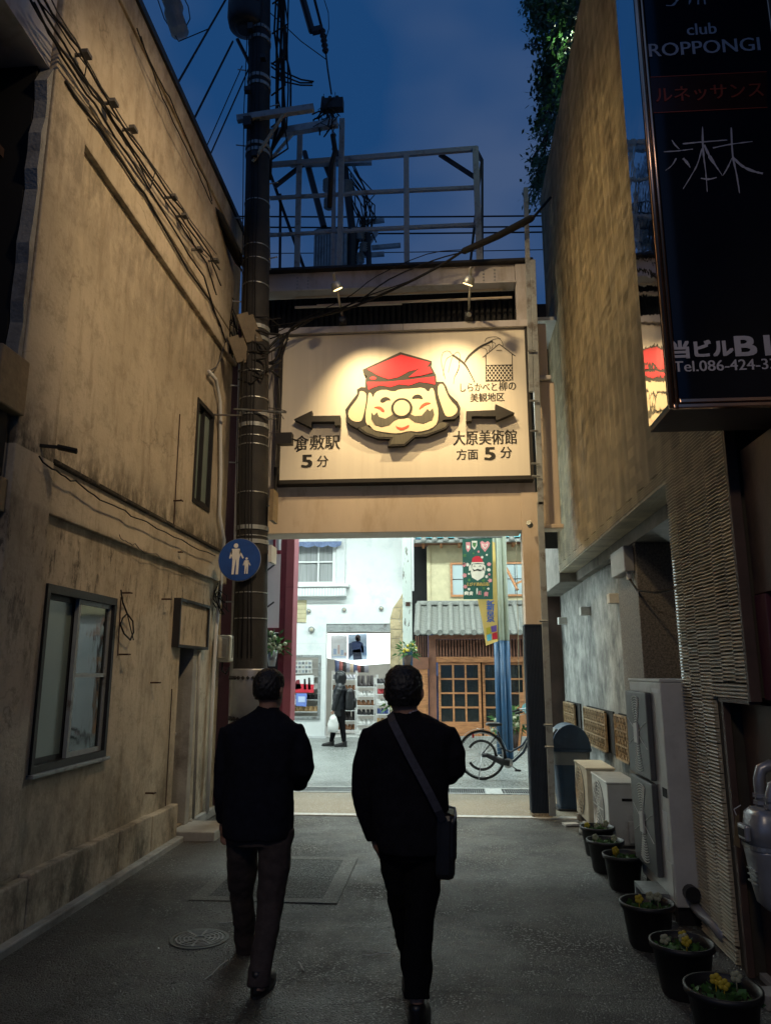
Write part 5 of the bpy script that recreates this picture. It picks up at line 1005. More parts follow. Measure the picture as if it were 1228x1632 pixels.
flatpic('poster', 'blue notice taped to the display case glass', [(472, 1105), (489, 1105), (488, 1126), (472, 1125)], flat('notice_blue', (.16, .24, .62)), YS + .01, (([(475, 1110), (486, 1110), (486, 1119), (475, 1119)], flat('notice_pale', (.5, .6, .8))),))
flatpic('poster', 'pale leaflet beside the blue notice on the display case', [(463, 1107), (471, 1107), (471, 1123), (463, 1123)], flat('leaflet', (.60, .62, .76)), YS + .01, (([(464, 1110), (468, 1110), (468, 1118), (464, 1118)], 'ppurple'),))
flatpic('price_sheet', 'grid of small grey photographs at the top of the display case', [(464, 1053), (497, 1052), (497, 1073), (464, 1074)], 'line', YS + .01, [([(465 + 5.3 * i, 1055 + 6.5 * j), (469 + 5.3 * i, 1055 + 6.5 * j), (469 + 5.3 * i, 1059 + 6.5 * j), (465 + 5.3 * i, 1059 + 6.5 * j)], flat('photo_%d' % ((i + j) % 3), ((.12, .13, .14), (.3, .28, .26), (.2, .22, .26))[(i + j) % 3])) for i in range(6) for j in range(3)])
# shoe racks
def rack(name, lab, x0_, x1_, y, zs, seedv, mixk):
    t = thing(name, lab, 'shoe rack', ((x0_ + x1_) / 2, y, .02)); rr = random.Random(seedv)
    for x in (x0_, x1_ - .02): 
        for yy in (y, y + .38): B(x, x + .02, yy, yy + .02, .02, zs[-1] + .25).build('upright', 'shelf', t)
    for k, z in enumerate(zs):
        B(x0_ + .02, x1_ - .02, y, y + .40, z, z + .018).build('shelf', 'shelf', t)
        n = max(3, int((x1_ - x0_) / .105)); kind = mixk[k % len(mixk)]; short = lab.split(' with ')[0]; KN = 'black boot' if kind == 'boot' else kind + ' shoe'
        for i in range(n): shoe(kind, x0_ + .08 + i * (x1_ - x0_ - .14) / (n - 1), y + .14 + rr.uniform(-.02, .02), z + .02, R(-62 + rr.uniform(-14, 14)), '%s %s from the left on the %s shelf of the %s' % (ORD[i], KN, ('bottom', 'second', 'third', 'fourth', 'fifth', 'sixth', 'top')[min(k, 6)], short), 'shoes on the ' + short)
rack('shoe_rack', 'left shop rack with dark boots behind the pedestrian', -3.0, -2.35, 20.2, [.12, .36, .62, .88, 1.14, 1.42], 1, ['brown', 'boot', 'black', 'boot', 'brown', 'grey'])
rack('shoe_rack', 'centre shop rack with white trainers at the bottom', -2.30, -1.82, 19.9, [.05, .28, .52, .76, 1.0, 1.24], 2, ['white', 'white', 'black', 'brown', 'white', 'boot'])
rack('shoe_rack', 'right shop rack with mixed shoes near the stone corner', -1.76, -1.42, 19.65, [.08, .32, .56, .80, 1.06, 1.32], 3, ['grey', 'tan', 'blue', 'white', 'red', 'black'])
for i in range(9):
    c_ = [(.06, .08, .15), (.22, .07, .06), (.02, .02, .02), (.22, .23, .26), (.36, .30, .22)][i % 5]
    g_ = MB().rings([(0, 0, z, rx, .03) for z, rx in ((0, .075), (.2, .07), (.34, .085), (.40, .03))], 8)
    for v in g_.v: v += Vector((-2.95 + i * .10, 20.9, 1.62))
    tag(g_.build('garment', flat('cloth_%d' % (i % 5), c_), loc=(-2.95 + i * .10, 20.9, 1.62), smooth=True), ORD[i] + ' hanging garment from the left in the shoe shop, ' + ['navy', 'red', 'black', 'grey', 'tan'][i % 5], 'garment', 'garments hanging in the shoe shop')
# basket of cut flowers on the peeling column, other planter by the crimson column
def bouquet(name, lab, c_, s, mats, n, seedv, vase='brown'):
    t = thing(name, lab, 'flowers', c_); rr = random.Random(seedv); c_ = Vector(c_)
    MB().rings([(c_.x, c_.y, c_.z, .05 * s, .05 * s), (c_.x, c_.y, c_.z + .22 * s, .085 * s, .085 * s)], 12).build('holder', vase, t, smooth=True)
    lv = MB(); fl_ = {m: MB() for m in mats}
    for i in range(n):
        a, e = rr.uniform(0, 6.28), rr.uniform(-.5, 1.3); d = Vector((math.cos(a) * math.cos(e), math.sin(a) * math.cos(e), math.sin(e))); p = c_ + Vector((0, 0, .27 * s)) + d * rr.uniform(.04, .2) * s
        if rr.random() < .7: w = d.cross(Vector((rr.random(), rr.random(), rr.random()))).normalized() * .02 * s; lv.add([p, p + d * .04 * s + w, p + d * .12 * s - Vector((0, 0, .03 * s)), p + d * .04 * s - w], [(0, 1, 2, 3)])
        else: fl_[rr.choice(mats)].ball(p, .028 * s, n=7, m=5)
    stuff(lv.build('foliage', 'leaf', t))
    for m, b in fl_.items():
        if b.v: stuff(b.build('blossoms', m, t, smooth=True))
bouquet('flower_basket', 'basket of yellow flowers fixed to the peeling column', at(649, 1064, Y=16.4), 1.2, ['yellow', 'yellow', 'palep'], 110, 4)
bouquet('flower_basket', 'hanging planter of green and pale flowers beside the crimson column', at(433, 1062, Y=11.4), 1.1, ['palep', 'palep'], 130, 5, 'meter')
bouquet('flower_basket', 'yellow flower pot low beside the shoe shop racks', at(631, 1150, Y=18.5), 1.5, ['yellow', 'palep'], 90, 6)
# peeling arcade column
pcx = (at(641, 900, Y=16.5).x + at(656, 900, Y=16.5).x) / 2
pcm = thing('peeling_column', 'white arcade column with peeling paint and blue foot', 'column', (pcx, 16.5, 0))
B(pcx - .10, pcx + .10, 16.4, 16.6, 2.12, 6.3).build('shaft', 'peel', pcm, bevel=.01); B(pcx - .105, pcx + .105, 16.39, 16.61, 0, 2.12).build('foot', 'bluecol', pcm, bevel=.01); B(pcx + .105, pcx + .15, 16.4, 16.5, 3.4, 6.3).build('strip', 'trim', pcm)
MB().obox((pcx + .02, 16.37, 3.1), (.10, .04, .09)).build('fitting', 'rust', pcm)
# ivory and blue arcade column, with a fluted face
a0, a1 = at(786, 1000, Y=15).x, at(811, 1000, Y=15).x; ac_ = thing('arcade_column', 'fluted ivory and blue arcade column behind the bicycle', 'column', ((a0 + a1) / 2, 15.1, 0)); w_ = (a1 - a0) / 3
zt = at(800, 1021, Y=15).z
for k in range(3): MB().cyl((a0 + w_ * (k + .5), 15.06 - (.05 if k == 1 else 0), 0), (a0 + w_ * (k + .5), 15.06 - (.05 if k == 1 else 0), zt), w_ * .52, n=14).build('foot', 'bluecol', ac_, smooth=True)
for k in range(3): MB().cyl((a0 + w_ * (k + .5), 15.06 - (.05 if k == 1 else 0), zt + .002), (a0 + w_ * (k + .5), 15.06 - (.05 if k == 1 else 0), 6.3), w_ * .5, n=14).build('shaft', 'greencol', ac_, smooth=True)
# banners
gb = thing('green_banner', 'dark green festive banner with a bearded face hanging over the street', 'banner', at(760, 900, Y=14))
BX = 14.0
GB0 = [(736, 859), (784, 857), (785, 955), (738, 955)]
MB().poly([at(x, y, Y=BX) for x, y in GB0], (0, .008, 0)).build('cloth', 'fabricG', gb); MB().tube([at(728, 857, Y=BX), at(800, 856, Y=BX)], .015, 6).build('rod', 'galv', gb)
def c9(pts): return [(640 + x / 6.14, 860 + y / 6.14) for x, y in pts]
def gp(px, m, k=1, n='print'): return MB().poly([at(x, y, Y=BX - .003 * k) for x, y in c9(px)]).build(n, m, gb)
gp([(672, 320), (690, 240), (795, 240), (812, 320), (800, 365), (740, 402), (685, 370)], 'cream', 1, 'beard_print'); gp([(655, 260), (678, 238), (680, 300), (655, 305)], 'cream', 1); gp([(797, 238), (818, 262), (818, 308), (797, 300)], 'cream', 1)
gp([(684, 222), (690, 180), (720, 162), (755, 160), (785, 190), (795, 222)], 'redp', 2, 'cap_print'); gp([(676, 240), (680, 222), (800, 220), (805, 236), (740, 230)], 'cream', 3); gp([(684, 268), (700, 310), (735, 300), (765, 308), (800, 290), (795, 262), (785, 296), (760, 292), (738, 285), (715, 298), (700, 292)], 'ink', 3, 'moustache_print')
for cx in (710, 765): gp([(cx - 16, 268), (cx, 252), (cx + 16, 268), (cx, 260)], 'ink', 3)
gp([(765, 25), (785, 12), (812, 30), (840, 14), (862, 35), (850, 70), (812, 122), (775, 75)], 'pink', 1, 'heart_print'); gp([(782, 38), (812, 52), (842, 36), (836, 66), (812, 92), (788, 66)], 'cream', 2); gp([(792, 46), (812, 58), (832, 46), (828, 64), (812, 80), (796, 62)], 'pink', 3)
gp([(682, 12), (735, 12), (735, 60), (710, 100), (685, 70)], 'cream', 1); gp([(690, 30), (728, 30), (725, 55), (710, 80), (692, 55)], 'leaf', 2); gp([(625, 25), (668, 25), (670, 90), (645, 122), (628, 90)], 'pink', 1); gp([(632, 55), (662, 60), (655, 90), (636, 84)], 'cream', 2)
rr = random.Random(2)
for (x, y, r_, m) in ((615, 155, 20, 'leaf'), (785, 172, 14, 'cream'), (750, 118, 14, 'pink'), (830, 150, 12, 'cream'), (610, 245, 24, 'pink'), (640, 245, 20, 'cream'), (852, 240, 22, 'pink'), (850, 295, 20, 'cream'), (612, 350, 26, 'pink'), (655, 335, 12, 'cream'), (658, 395, 16, 'leaf'), (828, 362, 18, 'cream'), (795, 400, 20, 'leaf'), (860, 400, 24, 'pink'), (620, 460, 22, 'pink'), (655, 485, 15, 'cream'), (700, 135, 12, 'leaf'), (855, 340, 14, 'pink'), (800, 475, 18, 'leaf'), (845, 480, 14, 'cream')):
    n_ = rr.choice((5, 6, 8, 10)); gp([(x + r_ * (1 if i % 2 else rr.choice((.5, .8))) * math.cos(i * math.pi / n_), y + r_ * (1 if i % 2 else .7) * math.sin(i * math.pi / n_)) for i in range(2 * n_)], m, 1)
for (x, y, w, h, m) in ((610, 505, 45, 40, 'cream'), (660, 505, 35, 42, 'cream'), (728, 470, 14, 70, 'cream'), (748, 500, 30, 45, 'pink'), (805, 508, 40, 50, 'pink'), (765, 500, 14, 40, 'cream'), (592, 225, 26, 22, 'cream')): gp([(x, y + h * .2), (x + w * .4, y), (x + w, y + h * .15), (x + w * .85, y + h), (x + w * .4, y + h * .8), (x, y + h)], m, 1)
lettering(MB(), 'えびす通商店街', 640 + 742 / 6.14, 860 + 436 / 6.14, 36, 6, BX - .010, .03).build('lettering', 'pgold', gb)
yb = thing('yellow_banner', 'yellow cloth banner with blue characters curling behind the column', 'banner', at(775, 960, Y=14.4))
yp = [at(x, y, Y=14.4) for x, y in ((783, 862), (788, 865), (792, 950), (793, 1022), (774, 1029), (768, 990), (760, 953), (782, 950))]
MB().poly(yp, (0, .01, 0)).build('cloth', 'fabricY', yb)
def yq(px, m, k=1): return MB().poly([at(x, y, Y=14.4 - .004 * k) for x, y in px]).build('print', m, yb)
yq([(774, 1001), (781, 999), (783, 1009), (775, 1011)], 'yellow'); yq([(781.5, 998.5), (791, 996), (791, 1006), (783, 1008)], 'ppurple'); yq([(775, 1012), (782.5, 1010), (783, 1020), (776, 1022)], 'teal'); yq([(783.5, 1009.5), (792, 1007), (792.5, 1018), (784, 1019.5)], 'redp')
for s_, y in (('新', 965), ('景', 983)): lettering(MB(), s_, 781, y, 12, 17, 14.4 - .006, .03).build('lettering', 'pblue', yb)
for sx_, l_ in ((-1, 'added lit window, out of sight beyond the left side of the gate'), (1, 'added lit window, out of sight beyond the right side of the gate')):
    sw = thing('added_lit_window', l_, 'shop window', (6.6 * sx_, 14, 0)); xa = 6.62 * sx_; B(min(xa, xa + .3 * sx_), max(xa, xa + .3 * sx_), 12.3, 15.5, 0, 3.4).build('wall', 'facade', sw)  # wall and glowing pane added to carry the cool side light
    B(min(xa - .02 * sx_, xa - .04 * sx_), max(xa - .02 * sx_, xa - .04 * sx_), 12.7, 15.1, 1.3, 3.1).build('pane', 'lampw', sw)
# ---- wooden house
YH = 18.0
wh = thing('wooden_house', 'traditional wooden shophouse with tiled pent roof and lattice doors', 'building', (.8, YH, 0))
hx0 = -.37
B(hx0, 4, YH + .7, YH + .9, 3.1, 5.0).build('upper_wall', 'juraku', wh); B(hx0 - .02, hx0 + .06, YH + .66, YH + .72, 3.2, 4.75).build('corner_post', 'juraku', wh)
def win(x0_, x1_, z0_, z1_):
    f = MB(); Y_ = YH + .70
    for q in ((x0_, x1_, z0_, z0_ + .05), (x0_, x1_, z1_ - .05, z1_), (x0_, x0_ + .05, z0_ + .05, z1_ - .05), (x1_ - .05, x1_, z0_ + .05, z1_ - .05)): f.box(q[0], q[1], Y_ - .05, Y_ - .001, q[2], q[3])
    w = f.build('window_frame', 'wood', wh); B(x0_ + .05, x1_ - .05, Y_ - .02, Y_ - .004, z0_ + .05, z1_ - .05).build('pane', 'glassp', w)
    for x in ((x0_ + x1_) / 2,): B(x - .008, x + .008, Y_ - .03, Y_ - .02, z0_ + .05, z1_ - .05).build('glazing_bar', 'dark', w)
    B(x0_ + .05, x1_ - .05, Y_ - .032, Y_ - .021, (z0_ + z1_) / 2, (z0_ + z1_) / 2 + .015).build('glazing_bar', 'dark', w)
win(.20, .95, 3.48, 4.34); win(1.42, 2.2, 3.48, 4.34)
# pent roof of interlocking tiles: every course tile and cover tile is a part
z_lo, z_hi, y_lo, y_hi = 2.52, 3.28, YH - .45, YH + .60
def rt(t): return Vector((0, y_lo + (y_hi - y_lo) * t, z_lo + (z_hi - z_lo) * t))
pit = .262; ncol = 13; nrow = 12; dirv = (rt(1) - rt(0)); stp = dirv / nrow; nrm = Vector((0, -dirv.z, dirv.y)).normalized()
ft = MB(); a_ = stp * 1.12
ft.add([(0, 0, 0), (pit * .5, -0, -.0) , (pit, 0, 0)] + [(x, a_.y, a_.z) for x in (0, pit * .5, pit)], [(0, 1, 4, 3), (1, 2, 5, 4)])
for i in (1, 4): ft.v[i] -= nrm * .03
lip = [v - nrm * .035 for v in ft.v[:3]]; ft.add(ft.v[:3] + lip, [(0, 1, 4, 3), (1, 2, 5, 4)])
ct = MB(); n8 = 7
for t in (0, 1.08):
    for j in range(n8): a = math.pi * j / (n8 - 1); ct.v.append(Vector((math.cos(a) * .062, 0, 0)) + nrm * (math.sin(a) * .07 + .0) + stp * 3 * t)
ct.f = [(j, j + 1, j + 1 + n8, j + n8) for j in range(n8 - 1)] + [tuple(range(n8))]
def proto(m, name, mat, sm=False):
    me = bpy.data.meshes.new(name); me.from_pydata([tuple(v) for v in m.v], [], m.f); me.materials.append(M[mat])
    if sm: me.polygons.foreach_set('use_smooth', [True] * len(me.polygons))
    return me
pf_, pc_ = proto(ft, 'tile', 'kawara'), proto(ct, 'cover_tile', 'kawara')
O_ = Vector((.8, YH, 0)); rr = random.Random(6)
for c in range(ncol):
    x = -.60 + c * pit
    for r_ in range(nrow):
        o = bpy.data.objects.new('tile', pf_); COL.objects.link(o); o.parent = wh; o.location = Vector((x + .0, 0, 0)) + rt(0) + stp * r_ + nrm * (.012 + rr.uniform(0, .006)) - O_
    for r_ in range(4):
        o = bpy.data.objects.new('cover_tile', pc_); COL.objects.link(o); o.parent = wh; o.location = Vector((x, 0, 0)) + rt(0) + stp * 3 * r_ + nrm * (.02 + .004 * (4 - r_)) - stp * .1 - O_
    p = Vector((x, 0, 0)) + rt(0) + nrm * .03; MB().cyl(p + Vector((0, -.05, -.01)), p + Vector((0, .02, 0)), .066, n=14).build('end_cap', 'kawara', wh)
MB().add([Vector((-.62, 0, 0)) + rt(0) - nrm * .03, Vector((3, 0, 0)) + rt(0) - nrm * .03, Vector((3, 0, 0)) + rt(1) - nrm * .03, Vector((-.62, 0, 0)) + rt(1) - nrm * .03], [(0, 1, 2, 3)]).build('roof_deck', 'woodd', wh)
B(-.64, 3, y_hi - .08, y_hi + .12, z_hi - .02, z_hi + .09).build('ridge', 'kawara', wh, bevel=.015)
for i in range(6):
    tt = i / 6; MB().bar(Vector((-.64, 0, 0)) + rt(tt) + nrm * .0, Vector((-.64, 0, 0)) + rt(tt + .17) + nrm * .0, .09, .07).build('verge_tile', 'kawara', wh)
# upper eave
B(-.78, 3, YH + .15, YH + .9, 4.80, 4.84).build('eave_board', 'woodd', wh)
for i in range(14): MB().cyl((-.72 + i * .27, YH + .05, 4.82), (-.72 + i * .27, YH + .8, 5.05), .07, n=10).build('eave_tile', 'kawara', wh, smooth=True)
B(-.80, 3, YH + .08, YH + .18, 4.76, 4.84).build('eave_edge', 'kawara', wh, bevel=.015)
for i in range(7): B(-.5 + i * .45, -.44 + i * .45, YH + .2, YH + .72, 4.72, 4.80).build('rafter', 'wood', wh)
B(-.7, 3, YH + .2, YH + .25, 4.90, 5.4).build('fascia_sheet', 'teal', wh)
# ground floor: posts, slatted transom, glazed sliding doors
B(-.36, -.18, YH - .05, YH + .08, 0, 2.5).build('post', 'woodd', wh, bevel=.008); B(-.20, 3, YH - .04, YH + .06, 2.40, 2.52).build('beam', 'woodd', wh, bevel=.008); B(-.18, 3, YH - .05, YH + .06, 1.86, 1.99).build('lintel', 'wood', wh, bevel=.008)
B(-.18, 3, YH + .12, YH + .14, 1.99, 2.40).build('transom_back', 'brown', wh)
for i in range(40): B(-.16 + i * .072, -.16 + i * .072 + .034, YH - .02, YH + .02, 1.99, 2.40).build('slat', 'woodd', wh)
for (x0_, x1_) in ((-.14, .86), (.90, 1.90), (1.94, 2.9)):
    f = MB(); Y_ = YH + (.0 if x0_ < 0 or x0_ > 1.9 else .05)
    for q in ((x0_, x1_, .18, .50), (x0_, x1_, 1.80, 1.86), (x0_, x0_ + .06, .50, 1.80), (x1_ - .06, x1_, .50, 1.80)): f.box(q[0], q[1], Y_, Y_ + .04, q[2], q[3])
    d = f.build('sliding_door', 'wood', wh); xs = [x0_ + .06 + (x1_ - x0_ - .12) * k / 3 for k in range(4)]
    for x in xs[1:-1]: B(x - .022, x + .022, Y_ + .005, Y_ + .035, .50, 1.80).build('muntin', 'wood', d)
    zs = [.50 + 1.30 * k / 4 for k in range(5)]
    for z in zs[1:-1]: B(x0_ + .06, x1_ - .06, Y_ + .002, Y_ + .038, z - .020, z + .020).build('muntin', 'wood', d)
    for i in range(3):
        for j in range(4): B(xs[i], xs[i + 1], Y_ + .015, Y_ + .02, zs[j], zs[j + 1]).build('pane', 'glassd', d)
B(-.18, 3, YH - .06, YH + .1, 0, .18).build('threshold', 'concrete', wh); B(-.05, 3, YH + .12, YH + .2, 0, 1.9).build('dark_interior', 'void', wh)
bpn = B(-.72, -.38, YH - .10, YH, .0, 1.92).build('board_fence', 'wood', wh)
B(-.74, -.36, YH - .12, YH + .01, 1.70, 1.98).build('fence_head', 'woodd', bpn)
B(-.68, -.42, YH - .115, YH - .10, .2, 1.6).build('fence_panel', 'wood', bpn, bevel=.006)
for i in range(6): B(-.68 + i * .055, -.655 + i * .055, YH + .3, YH + .34, 2.0, 2.5).build('slat', 'woodd', wh)
B(-.8, hx0 - .03, YH + 1.2, YH + 1.3, 0, 5).build('gap_backing', 'void', wh)
MB().tube([at(806, 905, Y=YH + .6), at(824, 940, Y=YH + .2)], .035, 6).build('strut', 'wood', wh); MB().bar(at(834, 925, Y=YH + .3), at(822, 930, Y=YH + .2), .05, .05).build('strut', 'wood', wh)
# clutter in front of the house, right of the column
mn = thing('menu_stand', 'small wooden menu stand with a turquoise disc outside the house', 'menu stand', (1.75, 16.6, 0))
MB().bar((1.55, 16.6, 0), (1.75, 16.6, 1.5), .04, .05).bar((1.98, 16.6, 0), (1.78, 16.6, 1.5), .04, .05).build('frame', 'wood', mn); B(1.60, 1.92, 16.57, 16.59, .55, 1.2).build('panel', 'wood', mn); MB().cyl((1.76, 16.56, .88), (1.76, 16.545, .88), .11, n=20).build('disc', 'teal', mn)
for i, (x, h) in enumerate(((1.35, .5), (1.55, .36))): bouquet('potted_shrub', ['leafy potted shrub beside the house doors', 'smaller potted shrub next to the menu stand'][i], (x, 17.0, .02), 1.3 + h, ['palep'], 80, 40 + i)
for (x, l_) in ((828, 'thin cord hanging beside the gate post'), (836, 'second thin cord hanging close to the gate post')):
    tag(MB().tube([at(x - 6, 862, Y=13.5), at(x, 1160, Y=13.5)], .006, 5).build('long_string', 'tanb', loc=at(x, 1160, Y=13.5)), l_, 'cord')
# the arcade roof with its lamps, above the street and hidden by the gate sign
ar = thing('arcade_roof', 'arcade roof sheets and lamp battens over the shopping street', 'roof', (0, 15, 6.4))
B(-14, 14, 9.7, 19.2, 6.45, 6.5).build('roof_sheet', 'trim', ar)
for y in (12.2, 16.2):
    for x in (-5.0, -1.2, 2.6): B(x - 1.35, x + 1.35, y - .18, y + .18, 6.15, 6.22).build('lamp_batten', 'white', ar)
for x in (-9, 9):
    fb = thing('street_building', 'plain pale building filling the %s side of the arcade street' % ('west' if x < 0 else 'east'), 'building', (x, 19.5, 0)); B(x - 3 if x < 0 else 3.0, x + 3 if x < 0 else x + 4, 19.4 if x < 0 else 18.9, 21, 0, 6.4).build('wall', 'facade', fb)
    B(x - 1, x + 1, 19.36 if x < 0 else 18.86, 19.4 if x < 0 else 18.9, .1, 2.4).build('shutter', 'galv', fb)
# ================================================================== THINGS ALONG THE RIGHT WALL
def fan(mb, x, cy, cz, r, rings=7, spokes=12, t=.006):
    for i in range(rings):
        rr_ = r * (i + 1) / rings; mb.tube([(x, cy + rr_ * math.cos(a * math.pi / 12), cz + rr_ * math.sin(a * math.pi / 12)) for a in range(25)], t * .6, 4, cap=False)
    for k in range(spokes):
        a = 2 * math.pi * k / spokes; mb.bar((x, cy, cz), (x, cy + r * math.cos(a), cz + r * math.sin(a)), t, t, (1, 0, 0))
    return mb
def aircon(label, x0, x1, y0, y1, z0, z1, mat, variant):
    t = thing('air_conditioner', label, 'air conditioner', ((x0 + x1) / 2, (y0 + y1) / 2, 0))
    B(x0, x1, y0, y1, z0, z1 - .02).build('case', mat, t, bevel=.012); B(x0 - .008, x1 + .008, y0 - .008, y1 + .008, z1 - .022, z1).build('lid', mat, t, bevel=.006)
    for yy in (y0 + .08, y1 - .14): B(x0 - .02, x1 + .02, yy, yy + .05, 0, z0).build('foot', 'concrete', t, bevel=.006)
    cy, cz, r = (y0 + y1) / 2 + .03, (z0 + z1) / 2, min((y1 - y0), (z1 - z0)) * .43
    MB().cyl((x0 - .002, cy, cz), (x0 + .006, cy, cz), r, n=28).build('fan_well', 'acdark', t); g_ = fan(MB(), x0 - .014, cy, cz, r).build('fan_grille', mat, t)
    if variant == 0:
        for i in range(15): B(x0 + .05, x1 - .10, y0 - .006, y0 + .002, z0 + .06 + i * .032, z0 + .06 + i * .032 + .012).build('louvre', mat, t)
        B(x1 - .08, x1 - .01, y0 - .05, y0, z0 + .08, z0 + .42).build('valve_cover', mat, t, bevel=.008)
    else:
        B(x0 + .13, x1 - .05, y0 - .006, y0 + .002, z1 - .17, z1 - .145).build('handle_recess', 'void', t)
        B(x1 - .12, x1 + .0, y0 - .045, y0, z0 + .03, z0 + .22).build('valve_cover', mat, t, bevel=.008)
        for i in range(14): B(x0, x0 + (x1 - x0), y0 + .02 + i * .052, y0 + .03 + i * .052, z1, z1 + .003).build('lid_rib', mat, t)
    return t
aircon('low cream air conditioner with a stained fan grille beside the blue bin', 1.50, 1.80, 8.48, 9.22, .07, .64, 'acw', 0)
aircon('low grey air conditioner with a ribbed lid beside the tall one', 1.51, 1.80, 7.50, 8.25, .07, .63, 'acg', 1)
ba = thing('air_conditioner', 'tall white double-fan air conditioner against the tiled pier', 'air conditioner', (1.68, 5.93, 0)); x0, x1, y0, y1 = 1.51, 1.86, 5.47, 6.36
B(x0, x1, y0, y1, .12, 1.575).build('case', 'acg', ba, bevel=.01); B(x0 - .006, x1 + .006, y0 - .006, y1 + .006, 1.575, 1.595).build('lid', 'acg', ba, bevel=.006)
B(x0 + .02, x1, y0 + .05, y0 + .13, 0, .12).build('foot', 'dark', ba); B(x0 + .02, x1, y1 - .13, y1 - .05, 0, .12).build('foot', 'dark', ba)
for cz in (1.19, .55):
    p = B(x0 - .045, x0 - .002, 5.72, 6.34, cz - .31, cz + .31).build('fan_panel', 'acdark', ba, bevel=.01)
    gd = MB()
    for i in range(14):
        q_ = .04 + .018 * i
        for a0_ in (66, 246): gd.tube([(x0 - .050, 6.02 + q_ * math.cos(R(a0_ + 8 * j)), cz + q_ * math.sin(R(a0_ + 8 * j))) for j in range(7)], .0045, 4)
    for a_ in (20, 160, 200, 340): gd.bar((x0 - .048, 6.02 + .06 * math.cos(R(a_)), cz + .06 * math.sin(R(a_))), (x0 - .048, 6.02 + .28 * math.cos(R(a_)), cz + .28 * math.sin(R(a_))), .004, .004, (1, 0, 0))
    gd.build('fan_guard', 'acg', p); B(x0 - .062, x0 - .048, 5.97, 6.07, cz - .07, cz + .07).build('badge', 'acg', p)
B(x0 - .004, x0, 5.50, 5.60, .80, .86).build('handle_recess', 'void', ba); B(x0 - .005, x0, 5.50, 5.62, .16, .38).build('service_cover', 'acg', ba, bevel=.002); B(x0 - .002, x0 + .001, 5.55, 5.66, .45, .70).build('rating_label', 'trim', ba)
B(x0 - .002, x0, 5.50, 5.70, 1.50, 1.53).build('nameplate', 'trim', ba)
MB().tube([(1.62, 5.46, .14), (1.63, 5.40, .12), (1.66, 5.25, .10), (1.66, 5.05, .08)], .035, 10).build('pipe', 'meter', ba, smooth=True); MB().cyl((1.60, 5.47, .22), (1.60, 5.40, .22), .05).build('valve', 'blackp', ba)
dk = thing('waste_bin', 'dark blue domed litter bin with a grey liner behind the gate post', 'litter bin', (1.55, 9.75, 0))
def rbox(mb, cx, cy, rs, p=5, n=28): return mb.rings([(cx, cy, z, a, b) for z, a, b in rs], n, p)
rbox(MB(), 1.53, 9.78, [(0, .16, .17), (.62, .215, .22)]).build('body', 'bin', dk, smooth=False, bevel=0); rbox(MB(), 1.53, 9.78, [(.54, .222, .228), (.69, .24, .245), (.70, .235, .24)]).build('liner', flat('liner_grey', (.16, .18, .19)), dk)
rbox(MB(), 1.53, 9.78, [(.695, .255, .26), (.725, .255, .26)]).build('rim', 'bin', dk)
lm = MB(); prof = [(math.cos(a) * .235, math.sin(a) * .29) for a in [math.pi * k / 14 for k in range(15)]]
lm.poly([(1.53 + px, 9.56, .725 + pz) for px, pz in prof], (0, .44, 0)).build('dome_lid', 'bin', dk, bevel=.012)
MB().poly([(1.53 - .238 + .0, 9.62, .78), (1.30, 9.62, .88), (1.36, 9.62, .955), (1.40, 9.62, .95)], (0, .32, 0)).build('swing_flap', flat('liner_grey', (0, 0, 0)), dk)
rbox(MB(), 1.53, 9.78, [(-.0, .20, .20), (.03, .20, .20)]).build('base', 'blackp', dk)
tag(MB().rings([(1.43, 8.32, z, r, r) for z, r in ((0, .07), (.05, .065), (.13, .02))], 12).build('weight', 'concrete', smooth=True, loc=(1.43, 8.32, 0)), 'small cone-shaped concrete weight by the cream air conditioner', 'weight')
tag(MB().obox((1.35, 8.75, .02), (.16, .10, .02), (0, 0, R(14))).build('paving_scrap', 'line', loc=(1.35, 8.75, 0)), 'flat pale stone scrap on the ground before the cream air conditioner', 'stone')
